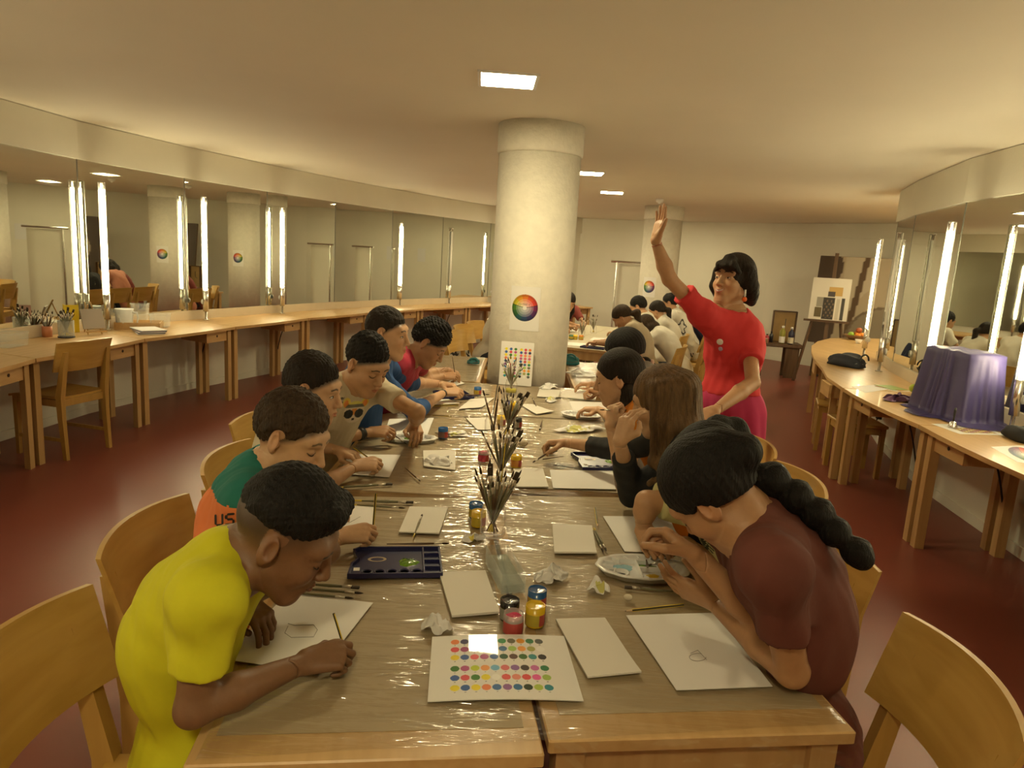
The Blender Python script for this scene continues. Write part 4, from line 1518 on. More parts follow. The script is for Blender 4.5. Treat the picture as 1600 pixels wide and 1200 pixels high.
def soft_bag(loc, size, m, label, name='bag', seed=0, cat='bag', rz=0.0, strap=None, group=None, z0=0.0):
    rr = np.random.default_rng(seed)
    b = MB().ball((0, 0, 0), (1, 1, 1), n=28)
    ph = rr.uniform(0, 6.28, 8)
    for i, p in enumerate(b.v):
        q = np.sign(p) * np.abs(p) ** 0.75
        s = 1 + 0.10 * math.sin(4 * p[0] + ph[0]) * math.sin(5 * p[1] + ph[1]) + 0.06 * math.sin(9 * p[2] + 7 * p[0] + ph[2])
        z = (q[2] + 0.75) / 1.75
        b.v[i] = V(q[0] * size[0] * s * (1 - 0.25 * max(0, z)), q[1] * size[1] * s * (1 - 0.3 * max(0, z)), max(0.001, z * size[2] * (1 + 0.18 * math.sin(3 * p[0] + ph[3]))))
    o = thing(name, loc, label, cat, group, rz)
    b.build('bag_body', m, o, True)
    sm = strap or m
    MB().tube([(size[0] * math.cos(t) * 0.55, -size[1] * 0.9, size[2] * (0.55 + 0.5 * math.sin(t))) for t in np.linspace(0.1, 3.0, 10)], 0.008, 6).build('strap', sm, o, True)
    MB().tube([(size[0] * (-0.7 + 1.4 * k / 8), -size[1] * (0.86 - 0.1 * abs(k / 4 - 1)), size[2] * (0.35 + 0.05 * math.sin(k))) for k in range(9)], 0.004, 5).build('zip', DARK_METAL, o, True)
    return o


p = at(890, 570)
soft_bag((p[0], p[1], ITEM_Z), (0.09, 0.045, 0.09), TEAL, 'small teal pouch on the table right of the column', 'pencil_case', 3, 'pouch')
soft_bag((-0.32, 5.55, ITEM_Z), (0.055, 0.045, 0.045), TEAL, 'small teal pouch on the table left of the column', 'pencil_case', 4, 'pouch')

# ------------------------------------------------------------------ people: distance fields meshed into single smooth skins
class Field:
    def __init__(s, lo, hi, res):
        s.lo = np.asarray(lo, np.float32)
        s.res = float(res)
        s.n = np.maximum(3, np.ceil((np.asarray(hi) - np.asarray(lo)) / res).astype(int) + 1)
        s.d = np.full(s.n, 0.5, np.float32)
        s.ax = [(s.lo[i] + np.arange(s.n[i], dtype=np.float32) * np.float32(res)) for i in range(3)]

    def sl(s, lo, hi):
        a = np.clip(np.floor((np.asarray(lo) - s.lo) / s.res).astype(int), 0, s.n)
        b = np.clip(np.ceil((np.asarray(hi) - s.lo) / s.res).astype(int) + 1, 0, s.n)
        if np.any(b <= a):
            return None
        return tuple(slice(a[i], b[i]) for i in range(3))

    def grid(s, S):
        return s.ax[0][S[0]][:, None, None], s.ax[1][S[1]][None, :, None], s.ax[2][S[2]][None, None, :]

    def run(s, ops):
        for op in ops:
            lo, hi = op_box(op)
            S = s.sl(lo - op.get('pad', 0.03), hi + op.get('pad', 0.03))
            if S is None:
                continue
            v = op_eval(op, *s.grid(S))
            d = s.d[S]
            k = op.get('k', 0.012)
            if op.get('op', '+') == '+':
                h = np.clip(0.5 + 0.5 * (d - v) / k, 0, 1)
                s.d[S] = d + (v - d) * h - k * h * (1 - h)
            else:
                v = -v
                h = np.clip(0.5 + 0.5 * (v - d) / k, 0, 1)
                s.d[S] = d + (v - d) * h + k * h * (1 - h)
        return s

    def full(s):
        return s.grid(tuple(slice(0, n) for n in s.n))


def cone(a, b, ra, rb, k=0.012, op='+', cut=None):
    return dict(t='c', a=V(*a), b=V(*b), ra=ra, rb=rb, k=k, op=op, cut=cut)


def elli(c, r, R=None, k=0.012, op='+'):
    return dict(t='e', c=V(*c), r=V(*r), R=np.eye(3) if R is None else R, k=k, op=op)


def op_box(o):
    if o['t'] == 'c':
        r = max(o['ra'], o['rb'])
        return np.minimum(o['a'], o['b']) - r, np.maximum(o['a'], o['b']) + r
    e = np.sqrt(((o['R'] * o['r']) ** 2).sum(1))
    return o['c'] - e, o['c'] + e


def op_eval(o, X, Y, Z):
    f = np.float32
    if o['t'] == 'c':
        a, b = o['a'].astype(f), o['b'].astype(f)
        ab = b - a
        L = max(float(ab @ ab), 1e-9)
        px, py, pz = X - a[0], Y - a[1], Z - a[2]
        t = np.clip((px * ab[0] + py * ab[1] + pz * ab[2]) / f(L), 0, 1)
        d = np.sqrt((px - t * ab[0]) ** 2 + (py - t * ab[1]) ** 2 + (pz - t * ab[2]) ** 2) - (f(o['ra']) + f(o['rb'] - o['ra']) * t)
        if o.get('cut') is not None:
            q, n = o['cut']
            d = np.maximum(d, (X - f(q[0])) * f(n[0]) + (Y - f(q[1])) * f(n[1]) + (Z - f(q[2])) * f(n[2]))
        return d
    c, r, R = o['c'].astype(f), o['r'].astype(f), o['R'].astype(f)
    px, py, pz = X - c[0], Y - c[1], Z - c[2]
    q = [(px * R[0, i] + py * R[1, i] + pz * R[2, i]) / r[i] for i in range(3)]
    k0 = np.sqrt(q[0] ** 2 + q[1] ** 2 + q[2] ** 2) + f(1e-6)
    k1 = np.sqrt((q[0] / r[0]) ** 2 + (q[1] / r[1]) ** 2 + (q[2] / r[2]) ** 2) + f(1e-6)
    return k0 * (k0 - 1) / k1


def surf(F):
    d, res = F.d, F.res
    s = d < 0
    cnt = np.zeros(tuple(n - 1 for n in d.shape), np.int8)
    for a in (0, 1):
        for b in (0, 1):
            for c in (0, 1):
                cnt += s[a:d.shape[0] - 1 + a, b:d.shape[1] - 1 + b, c:d.shape[2] - 1 + c]
    act = (cnt > 0) & (cnt < 8)
    ai = np.argwhere(act)
    if len(ai) == 0:
        return np.zeros((0, 3)), np.zeros((0, 4), np.int64)
    idx = np.full(act.shape, -1, np.int32)
    idx[act] = np.arange(len(ai), dtype=np.int32)
    cor = [(a, b, c) for a in (0, 1) for b in (0, 1) for c in (0, 1)]
    val = {o: d[ai[:, 0] + o[0], ai[:, 1] + o[1], ai[:, 2] + o[2]] for o in cor}
    acc = np.zeros((len(ai), 3), np.float32)
    n = np.zeros(len(ai), np.float32)
    for o in cor:
        for ax in range(3):
            if o[ax] == 1:
                continue
            o2 = tuple(1 if i == ax else o[i] for i in range(3))
            v1, v2 = val[o], val[o2]
            x = (v1 < 0) != (v2 < 0)
            t = np.where(x, v1 / np.where(x, v1 - v2, 1), 0)
            for i in range(3):
                acc[:, i] += np.where(x, (o[i] + t) if i == ax else o[i], 0)
            n += x
    verts = F.lo + (ai + acc / n[:, None]) * res
    quads = []
    for ax in range(3):
        b1, b2 = (ax + 1) % 3, (ax + 2) % 3
        sa = np.moveaxis(s, (ax, b1, b2), (0, 1, 2))
        ia = np.moveaxis(idx, (ax, b1, b2), (0, 1, 2))
        e = sa[:-1, 1:-1, 1:-1] != sa[1:, 1:-1, 1:-1]
        p = np.argwhere(e)
        if len(p) == 0:
            continue
        i, j, k = p[:, 0], p[:, 1], p[:, 2]
        q = np.stack([ia[i, j, k], ia[i, j + 1, k], ia[i, j + 1, k + 1], ia[i, j, k + 1]], 1)
        ins = sa[i, j + 1, k + 1]
        q[~ins] = q[~ins][:, ::-1]
        quads.append(q)
    return verts, np.concatenate(quads)


def smooth_verts(v, q, it=1, w=0.5):
    e = np.concatenate([q[:, [0, 1]], q[:, [1, 2]], q[:, [2, 3]], q[:, [3, 0]]])
    n = np.bincount(e[:, 0], minlength=len(v)) + np.bincount(e[:, 1], minlength=len(v))
    for _ in range(it):
        a = np.stack([np.bincount(e[:, 0], v[e[:, 1], i], len(v)) + np.bincount(e[:, 1], v[e[:, 0], i], len(v)) for i in range(3)], 1)
        v = v + w * (a / np.maximum(n, 1)[:, None] - v)
    return v


def ops_box(ops, pad=0.03):
    b = [op_box(o) for o in ops if o.get('op', '+') == '+']
    return np.min([x[0] for x in b], 0) - pad, np.max([x[1] for x in b], 0) + pad


# ---- anatomy -------------------------------------------------------
def head_ops(H, R, s, eyes='down', smile=0.0, hs=1.0):
    P = lambda x, y, z: H + R @ (V(x, y, z) * s)
    o = []
    o.append(elli(P(0, -0.018, 0.030), V(0.074, 0.094, 0.086) * s, R, 0.02))
    o.append(elli(P(0, 0.028, -0.028), V(0.060, 0.060, 0.080) * s, R, 0.03))
    for sx in (-1, 1):
        o.append(cone(P(sx * 0.048, 0.002, -0.055), P(sx * 0.018, 0.060, -0.098), 0.020 * s, 0.017 * s, 0.03))
    o.append(elli(P(0, 0.064, -0.098), V(0.022, 0.020, 0.018) * s, R, 0.025))
    o.append(cone(P(-0.036, 0.068, 0.030), P(0.036, 0.068, 0.030), 0.017 * s, 0.017 * s, 0.022))
    for sx in (-1, 1):
        o.append(elli(P(sx * 0.036, 0.055, -0.030), V(0.022, 0.024, 0.020) * s, R, 0.025))
        # socket, then the lidded eyeball
        o.append(elli(P(sx * 0.032, 0.096, 0.003), V(0.019, 0.015, 0.012) * s, R, 0.012, '-'))
        o.append(elli(P(sx * 0.031, 0.0705, 0.002), V(0.0150, 0.0135, 0.0125) * s, R, 0.005))
        o.append(cone(P(sx * 0.014, 0.084, 0.021), P(sx * 0.046, 0.071, 0.024), 0.0055 * s, 0.004 * s, 0.010))
    # nose
    o.append(cone(P(0, 0.083, 0.014), P(0, 0.103, -0.026), 0.0075 * s, 0.0105 * s, 0.010))
    o.append(elli(P(0, 0.106, -0.031), V(0.0095, 0.0085, 0.008) * s, R, 0.007))
    for sx in (-1, 1):
        o.append(elli(P(sx * 0.0115, 0.096, -0.034), V(0.0068, 0.009, 0.0065) * s, R, 0.006))
        o.append(elli(P(sx * 0.006, 0.101, -0.041), V(0.0032, 0.004, 0.003) * s, R, 0.003, '-'))
    # mouth
    o.append(elli(P(0, 0.078, -0.062), V(0.026, 0.018, 0.018) * s, R, 0.018))
    w = 0.020 + 0.008 * smile
    zc = 0.006 * smile
    for sx in (-1, 1):
        o.append(cone(P(0, 0.0955, -0.0575), P(sx * w, 0.082, -0.060 + zc), 0.0046 * s, 0.0022 * s, 0.005))
        o.append(cone(P(0, 0.0945, -0.0680), P(sx * w * 0.9, 0.081, -0.062 + zc), 0.0054 * s, 0.0022 * s, 0.005))
    for sx in (-1, 1):
        o.append(cone(P(0, 0.1010, -0.0625), P(sx * w * 1.05, 0.086, -0.0612 + zc), 0.0014 * s, 0.0010 * s, 0.003, '-'))
    # ears
    for sx in (-1, 1):
        Re = R @ rotz(sx * -0.45)
        o.append(elli(P(sx * 0.078, -0.012, -0.002), V(0.0075, 0.019, 0.031) * s, Re, 0.006))
        o.append(elli(P(sx * 0.086, -0.006, 0.003), V(0.006, 0.011, 0.019) * s, Re, 0.004, '-'))
        o.append(elli(P(sx * 0.076, 0.000, -0.006), V(0.006, 0.006, 0.009) * s, Re, 0.004))
        o.append(elli(P(sx * 0.074, -0.008, -0.030), V(0.005, 0.008, 0.008) * s, Re, 0.005))
    return o


POSES = {'flat': ((14, 16, 10), (12, 16, 10), (12, 18, 10), (14, 20, 12)),
         'rest': ((28, 30, 18), (32, 34, 20), (36, 38, 22), (40, 40, 24)),
         'pen': ((38, 48, 22), (46, 58, 30), (58, 72, 40), (62, 76, 45)),
         'fist': ((62, 80, 40), (66, 84, 45), (70, 86, 45), (72, 86, 45)),
         'open': ((4, 6, 4), (2, 5, 3), (5, 7, 5), (8, 10, 6))}


def hand_ops(W, d, n, side, s, pose):
    """side +1 right, -1 left.  Returns ops, grip point, pen direction"""
    d = unit(d)
    n = unit(n - d * (n @ d))
    t = np.cross(d, n) * side
    o = []
    lat = (0.028, 0.0095, -0.009, -0.026)
    out = (0.082, 0.086, 0.082, 0.074)
    lens = (0.070, 0.077, 0.071, 0.056)
    tips = []
    for i in range(4):
        base = W + (d * out[i] + t * lat[i]) * s
        o.append(cone(W + (d * 0.004 + t * lat[i] * 0.55) * s, base, 0.0135 * s, 0.0100 * s, 0.012 * s))
        # bulk of the palm
        if i < 3:
            o.append(cone(W + (d * 0.03 + t * lat[i] * 0.7 + n * 0.004) * s, base - (d * 0.012 - n * 0.003) * s, 0.0135 * s, 0.0105 * s, 0.012 * s))
        a = 0
        p = base
        spl = {'flat': 0.10, 'open': 0.035}.get(pose, 0.03) * (1.5 - i) / 1.5
        dd = unit(d + t * spl)
        r0 = (0.0088, 0.0090, 0.0086, 0.0076)[i] * s
        for j, (fr, ang) in enumerate(zip((0.46, 0.30, 0.24), POSES[pose][i])):
            a += math.radians(ang)
            v = dd * math.cos(a) + n * math.sin(a)
            q = p + v * lens[i] * fr * s
            o.append(cone(p, q, r0 * (1 - 0.09 * j), r0 * (1 - 0.09 * (j + 1)), 0.0025 * s))
            p = q
        tips.append(p)
    tb = W + (d * 0.018 + t * 0.022 + n * 0.006) * s
    if pose in ('pen', 'fist', 'rest'):
        tgt = tips[0] + (t * 0.010 - d * 0.004 + n * 0.001) * s if pose == 'pen' else W + (d * 0.085 + t * (0.034 if pose == 'rest' else 0.012) + n * (0.03 if pose == 'rest' else 0.035)) * s
        mid = (tb + tgt) / 2 + (t * 0.022 + n * 0.006) * s
        j1 = tb + (mid - tb) * 0.95
        j2 = j1 + (tgt - j1) * 0.52 + t * 0.005 * s
    else:
        v = unit(d * 0.75 + t * 0.72 + n * 0.22)
        j1 = tb + v * 0.042 * s
        j2 = j1 + unit(v + d * 0.25) * 0.031 * s
        tgt = j2 + unit(v + d * 0.45) * 0.025 * s
    o.append(cone(W + (d * 0.010 + t * 0.012) * s, j1, 0.0150 * s, 0.0112 * s, 0.012 * s))
    o.append(cone(j1, j2, 0.0108 * s, 0.0098 * s, 0.004 * s))
    o.append(cone(j2, tgt, 0.0098 * s, 0.0080 * s, 0.003 * s))
    grip = (tips[0] + tgt) / 2
    web = W + (d * 0.062 + t * 0.034 - n * 0.016) * s
    return o, grip, unit(web - grip), tips


def ik(S, W, l1, l2, pole):
    v = W - S
    D = np.linalg.norm(v)
    if D > (l1 + l2) * 0.985:
        f = D / ((l1 + l2) * 0.985)
        l1, l2 = l1 * f, l2 * f
    x = (l1 * l1 - l2 * l2 + D * D) / (2 * D)
    h = math.sqrt(max(1e-6, l1 * l1 - x * x))
    u = v / D
    p = unit(pole - u * (pole @ u))
    return S + u * x + p * h


SKIN = mat('skin', (0.5, 0.33, 0.22), 0.5, attr='Col', bump=0.06, bscale=180, var=0.08, scale=60)
SKIN.node_tree.nodes['Principled BSDF'].inputs['Subsurface Weight'].default_value = 0.08
SKIN.node_tree.nodes['Principled BSDF'].inputs['Subsurface Radius'].default_value = (0.6, 0.25, 0.12)
SKIN.node_tree.nodes['Principled BSDF'].inputs['Subsurface Scale'].default_value = 0.006
EYE_W = mat('eye_white', (0.72, 0.70, 0.66), 0.2)
EYE_D = mat('eye_dark', (0.02, 0.012, 0.008), 0.15)
LASH = mat('eye_lash', (0.015, 0.010, 0.008), 0.7)


def cloth(name, col, var=0.12, rough=0.85):
    return mat('cloth_' + name, col, rough, var=var, scale=7, bump=0.14, bscale=26)


def hairm(name, col):
    return mat('hair_' + name, col, 0.62, var=0.55, scale=60, stretch=(1.0, 1.0, 0.15), bump=0.6, bscale=260, spec=0.22)


HAIR_BLACK = hairm('black', (0.010, 0.008, 0.007))
HAIR_DK = hairm('dark_brown', (0.022, 0.014, 0.009))
HAIR_BR = hairm('brown', (0.055, 0.032, 0.016))
HAIR_LT = hairm('light_brown', (0.17, 0.098, 0.044))


def noise3(X, Y, Z, f, seed):
    r = np.random.default_rng(seed)
    out = 0
    for k in range(3):
        v = unit(r.normal(size=3)) * f * (0.7 + 0.5 * k)
        w = unit(r.normal(size=3)) * f * (0.7 + 0.5 * k)
        p = r.uniform(0, 6.28, 2)
        out = out + np.sin(X * v[0] + Y * v[1] + Z * v[2] + p[0]) * np.sin(X * w[0] + Y * w[1] + Z * w[2] + p[1]) / (1 + 0.6 * k)
    return out.astype(np.float32)


PEOPLE = {}


def person(label, group, head, face, up, cols, s=0.88, hs=0.97, F=None, lean_L=None, arms=(), hair=None, shirt=None, res=0.0055, hres=0.0026, hand_res=0.0022, seat=True, neck=None, pelvis=None, shw=0.150, eyes='down', smile=0.0,
           shoulder_tilt=0.0, trousers=(0.03, 0.035, 0.05), arch=0.05, legs=True, stand=False, shoulders=None, bulk=1.0, brows=(0.02, 0.014, 0.01), fade=False, sleeve=0.62, sleeves=None, seed=1, neckline=0.050, shirt_bottom=True, sh_drop=0.035, lips=None, girl=False, tw=1.0, turn=0.0):
    """every joint is given in metres in the room; F is the plan direction the body faces"""
    skin = V(*cols['skin'])
    if hair and hair['kind'] == 'short' and fade is False:
        hc_ = np.array(hair['m'].node_tree.nodes['Principled BSDF'].inputs['Base Color'].default_value[:3])
        fade = (hc_ * 1.3 + 0.01, (hair['front'][1], hair['front'][0], hair.get('slope', 1.05), hair.get('nape', 0.5), hair.get('side', -0.002)), 0.008, 0.016, 0.9)
    H = V(*head)
    face = unit(face)
    up = unit(V(*up) - face * (V(*up) @ face))
    Rh = np.stack([np.cross(face, up), face, up], 1)     # columns: right, forward, up
    F = unit(V(*(F if F is not None else face)[:2], 0))
    right = V(F[1], -F[0], 0)
    N = V(*neck) if neck is not None else H - up * 0.128 * hs - face * 0.040 * hs
    if stand:
        P = V(*pelvis)
    elif pelvis is not None:
        P = V(*pelvis)
    else:
        L = lean_L or 0.50 * s / 0.88
        pz = 0.545
        off = min(0.25 * s / 0.88, math.sqrt(max(0.0, L * L - (N[2] - pz) ** 2)))
        P = V(N[0], N[1], pz) - F * off
    sp = N - P
    M = P + sp * 0.48 - unit(np.cross(sp, right)) * arch
    C = P + sp * 0.74 - unit(np.cross(sp, right)) * arch * 0.85

    def basis(a, b):
        u = unit(b - a)
        f = unit(np.cross(u, right))
        return np.stack([np.cross(f, u), f, u], 1)
    Rl, Rc = basis(P, M), basis(M, N)
    ra = rotz(turn) @ right
    raxis = unit(ra - unit(N - C) * (ra @ unit(N - C)) * 0.6 + V(0, 0, shoulder_tilt))
    sb = N - unit(N - C) * sh_drop * s
    SR, SL = sb + raxis * shw * s, sb - raxis * shw * s
    if shoulders:
        SR, SL = V(*shoulders[0]), V(*shoulders[1])
    ops = head_ops(H, Rh, hs, eyes, smile)
    hd = np.array(H)
    ops.append(cone(H + Rh @ (V(0, -0.022, -0.055) * hs), N + (C - N) * 0.05, (0.047 if not girl else 0.043) * hs, 0.052 * s, 0.03))
    torso = [elli(P + unit(sp) * 0.02, V(0.150 * tw, 0.108, 0.12) * s, Rl, 0.05), elli(M, V(0.128 * tw, 0.094, 0.16) * s, Rl, 0.06), elli(C, V(0.142 * tw, 0.098, 0.165) * s, Rc, 0.06), cone(SR, N, 0.049 * s, 0.045 * s * bulk, 0.06), cone(SL, N, 0.049 * s, 0.045 * s * bulk, 0.06), cone(SR, C, 0.050 * s, 0.085 * s * bulk, 0.05), cone(SL, C, 0.050 * s, 0.085 * s * bulk, 0.05)]
    for t in torso:
        if t['t'] == 'e':
            q = dict(t)
            q['r'] = t['r'] * 0.93
            ops.append(q)
        else:
            q = dict(t)
            q['ra'], q['rb'] = t['ra'] * 0.86, t['rb'] * 0.9
            ops.append(q)
    zones = []
    shirt_ops = []
    for t in torso:
        q = dict(t)
        if t['t'] == 'e':
            q['r'] = t['r'] + 0.012
        else:
            q['ra'], q['rb'] = t['ra'] + 0.008, t['rb'] + 0.004
        shirt_ops.append(q)
    if shirt_bottom and not stand:
        shirt_ops.append(elli(P - V(0, 0, 0.02), V(0.168 * tw, 0.128, 0.10) * s, None if abs(F[0]) > 2 else np.stack([right, F, V(0, 0, 1)], 1), 0.05))
    info = {}
    sleeves = sleeves or {}
    for a in arms:
        sd = a['side']
        S = SR if sd > 0 else SL
        W = V(*a['wrist'])
        l1, l2 = 0.272 * s, 0.235 * s
        E = V(*a['elbow']) if 'elbow' in a else ik(S, W, l1, l2, V(*a.get('pole', (0, 0, -1))))
        ops.append(cone(S, E, 0.040 * s, 0.033 * s, 0.03))
        ops.append(cone(E, E + (W - E) * 0.35, 0.034 * s, 0.036 * s, 0.015))
        ops.append(cone(E + (W - E) * 0.35, W, 0.036 * s, 0.0215 * s, 0.012))
        hd_ = a.get('hs', s)
        d = unit(V(*a['d'])) if 'd' in a else unit(W - E)
        ho, grip, pend, tips = hand_ops(W, d, V(*a.get('n', (0, 0, -1))), sd, hd_, a.get('pose', 'rest'))
        ops += ho
        lo, hi = ops_box(ho, 0.012)
        zones.append((lo, hi, (lo + hi) / 2, hand_res))
        info['R' if sd > 0 else 'L'] = dict(S=S, E=E, W=W, grip=grip, pen=pend, d=d, tips=tips)
        sl = sleeves.get(sd, sleeve)
        if sl is None:
            continue
        w0 = cols.get('sleeve_w', 1.0)
        if sl <= 1:
            e = S + (E - S) * sl
            n = unit(E - S)
            shirt_ops.append(cone(S, e + n * 0.05, 0.057 * s * w0, 0.055 * s * w0, 0.035, cut=(e, n)))
        else:
            shirt_ops.append(cone(S, E, 0.053 * s, 0.051 * s, 0.035))
            e = E + (W - E) * (sl - 1)
            n = unit(W - E)
            shirt_ops.append(cone(E, e + n * 0.05, 0.051 * s, 0.041 * s, 0.015, cut=(e, n)))
    base = V(P[0], P[1], 0)
    root = thing('person', base, label, 'person', group)
    PEOPLE[label] = dict(root=root, info=info, H=H, Rh=Rh, N=N, P=P, C=C, SR=SR, SL=SL)
    # ---- body: head, hands and the rest meshed at their own fineness, one mesh
    hz = 0.150 * hs
    blo, bhi = ops_box(ops, 0.01)
    parts = []
    hb_lo, hb_hi = H - 0.165 * hs, H + 0.165 * hs
    Fh = Field(hb_lo, hb_hi, hres).run(ops)
    X, Y, Z = Fh.full()
    sph = np.sqrt((X - H[0]) ** 2 + (Y - H[1]) ** 2 + (Z - H[2]) ** 2) - np.float32(hz)
    Fh.d = np.maximum(Fh.d, sph)
    v, q = surf(Fh)
    parts.append((v, q, True))
    boxes = []
    for lo, hi, c, hr in zones:
        Fz = Field(lo, hi, hr).run(ops)
        X, Y, Z = Fz.full()
        bx = np.maximum(np.maximum(np.abs(X - c[0]) - (hi[0] - lo[0]) / 2 + 0.004, np.abs(Y - c[1]) - (hi[1] - lo[1]) / 2 + 0.004), np.abs(Z - c[2]) - (hi[2] - lo[2]) / 2 + 0.004)
        sph = np.sqrt((X - H[0]) ** 2 + (Y - H[1]) ** 2 + (Z - H[2]) ** 2) - np.float32(hz)
        Fz.d = np.maximum(np.maximum(Fz.d, bx.astype(np.float32)), -sph)
        parts.append((*surf(Fz), False))
        boxes.append((c, (hi - lo) / 2 - 0.004))
    Fb = Field(blo, bhi, res).run(ops)
    X, Y, Z = Fb.full()
    sph = np.sqrt((X - H[0]) ** 2 + (Y - H[1]) ** 2 + (Z - H[2]) ** 2) - np.float32(hz)
    Fb.d = np.maximum(Fb.d, -sph - np.float32(0.002))
    for c, h in boxes:
        bx = np.maximum(np.maximum(np.abs(X - c[0]) - h[0], np.abs(Y - c[1]) - h[1]), np.abs(Z - c[2]) - h[2]).astype(np.float32)
        Fb.d = np.maximum(Fb.d, -bx - np.float32(0.002))
    parts.append((*surf(Fb), False))
    vs, qs, cs, off = [], [], [], 0
    lipc = V(*(lips or np.clip(skin * V(0.95, 0.62, 0.62), 0, 1)))
    for v, q, ishead in parts:
        if len(v) == 0:
            continue
        v = smooth_verts(v, q, 1, 0.4)
        c = np.tile(skin, (len(v), 1))
        # reddish fingers, knuckles and ears keep the skin alive
        if ishead:
            L = ((v - H) @ Rh) / hs
            x, y, z = np.abs(L[:, 0]), L[:, 1], L[:, 2]
            def mixc(mask, colr):
                m = np.clip(mask, 0, 1)[:, None]
                c[:] = c * (1 - m) + V(*colr) * m
            chk = np.exp(-((x - 0.038) ** 2 + (z + 0.03) ** 2) / 0.0005) * (y > 0.03) * 0.25
            mixc(chk, skin * V(1.08, 0.80, 0.76))
            mixc((x > 0.074) * (np.abs(z) < 0.04) * 0.30, skin * V(1.1, 0.80, 0.75))
            wl = 0.021 + 0.008 * smile
            ez = (z + 0.0628 - 0.010 * smile * (x / 0.024) ** 2)
            m = 1 - np.hypot(x / wl, ez / np.where(ez > 0, 0.0085, 0.0105))
            mixc(m * 4 * (y > 0.07), lipc)
            mixc((1 - np.abs(ez) / 0.0016) * (x < wl) * (y > 0.072) * 0.8, lipc * 0.3)
            if smile > 0.5:
                mixc((1 - np.abs(ez - 0.0008) / 0.0028) * (x < wl * 0.75) * (y > 0.070) * 1.5, (0.7, 0.66, 0.6))
            bz = 0.0265 + 0.004 * np.sin(np.clip((x - 0.012) / 0.036, 0, 1) * 3.14)
            mixc((1 - np.abs(z - bz) / 0.0042) * 2.0 * ((x > 0.011) & (x < 0.050)) * (y > 0.04) * 0.85, brows)
            lz = -0.0075 if eyes == 'down' else -0.002
            arc = lz + 0.006 * ((x - 0.031) / 0.014) ** 2 * (1 if eyes == 'down' else -0.8)
            mixc((1 - np.abs(z - arc) / 0.0024) * 1.6 * (np.abs(x - 0.031) < 0.0155) * (y > 0.05) * (0.9 if eyes == 'down' else 0.0), LASHC)
            if fade is not False:
                fz_, fy_, sl_, np_, n0_ = fade[1]
                hl = np.maximum(sl_ * (y - fy_) + fz_, np_ * y + n0_)
                mixc(np.clip((z - hl + fade[2]) / fade[3], 0, 1) * fade[4] * ((x < 0.071) | (z > 0.034) | (y < -0.032)), V(*fade[0]))
        vs.append(v)
        qs.append(q + off)
        cs.append(c)
        off += len(v)
    body = mesh_np('body', np.concatenate(vs) - base, np.concatenate(qs), SKIN, root, True, col=np.concatenate(cs))
    # ---- eyes
    if eyes != 'down':
        for sx in (-1, 1):
            p = H + Rh @ (V(sx * 0.031, 0.0762, 0.001) * hs)
            e = MB().ball(p, V(0.0125, 0.0098, 0.0064 if eyes == 'open' else 0.0036) * hs, Rh, 14).build('eye', EYE_W, root, True, base)
            MB().ball(p + Rh @ (V(0.0, 0.0072, 0) * hs), V(0.0052, 0.003, 0.0052 if eyes == 'open' else 0.0034) * hs, Rh, 10).build('iris', EYE_D, e, True, base)
            MB().tube([H + Rh @ (V(sx * (0.031 + 0.0145 * u), 0.0845 - 0.006 * u * u - 0.002 * abs(u), (0.0062 if eyes == 'open' else 0.0038) * (1 - u * u) + 0.0005) * hs) for u in np.linspace(-1, 1, 7)], 0.0011, 5).build('eyelash', LASH, root, True, base)
    elif hres < 0.0035:
        for sx in (-1, 1):
            MB().tube([H + Rh @ (V(sx * (0.031 + 0.0140 * u), 0.0838 - 0.0055 * u * u - 0.0015 * u, -0.0072 + 0.005 * u * u) * hs) for u in np.linspace(-1, 1, 7)], [0.0006, 0.0010, 0.0012, 0.0013, 0.0012, 0.0010, 0.0006], 5).build('eyelash', LASH, root, True, base)
    # ---- shirt
    if cols.get('shirt'):
        so = list(shirt_ops)
        ntop = N + unit(H - N) * 0.12
        so.append(cone(N + unit(C - N) * 0.012 + F * 0.012, ntop + F * 0.01, neckline * s, neckline * s * 1.25, 0.012, '-'))
        lo, hi = ops_box(so, 0.012)
        Fs = Field(lo, hi, res).run(so)
        X, Y, Z = Fs.full()
        Fs.d = Fs.d + np.float32(0.0036) * noise3(X, Y, Z, 28, seed) + np.float32(0.0026) * noise3(X, Y, Z * np.float32(0.5), 75, seed + 7)
        if shirt and shirt.get('cut'):
            for q, n in shirt['cut']:
                q, n = V(*q), unit(V(*n))
                Fs.d = np.maximum(Fs.d, ((X - q[0]) * n[0] + (Y - q[1]) * n[1] + (Z - q[2]) * n[2]).astype(np.float32))
        v, q = surf(Fs)
        v = smooth_verts(v, q, 1, 0.45)
        fm = None
        ms = [cols['shirt']]
        if shirt and shirt.get('panels'):
            cen = v[q].mean(1)
            fm = np.zeros(len(q), int)
            for i, (fn, m) in enumerate(shirt['panels']):
                ms.append(m)
                fm[fn(cen)] = i + 1
        so_ = mesh_np('shirt', v - base, q, ms, root, True, fm)
        PEOPLE[label]['shirt'] = so_
    # ---- hair
    if hair:
        build_hair(root, base, H, Rh, hs, hair, hres, seed, F, right)
    # ---- legs
    if legs and not stand:
        lg = []
        for sx in (-1, 1):
            hip = P + right * sx * 0.085 * s - V(0, 0, 0.015)
            knee = hip + F * 0.40 * s + right * sx * 0.05 + V(0, 0, 0.0)
            knee[2] = 0.50
            ank = knee + F * 0.03 + V(0, 0, -0.42)
            lg += [cone(hip, knee, 0.078 * s, 0.056 * s, 0.04), cone(knee, ank, 0.055 * s, 0.040 * s, 0.02)]
        lg.append(elli(P - V(0, 0, 0.015), V(0.155, 0.115, 0.085) * s, np.stack([right, F, V(0, 0, 1)], 1), 0.05))
        lo, hi = ops_box(lg, 0.012)
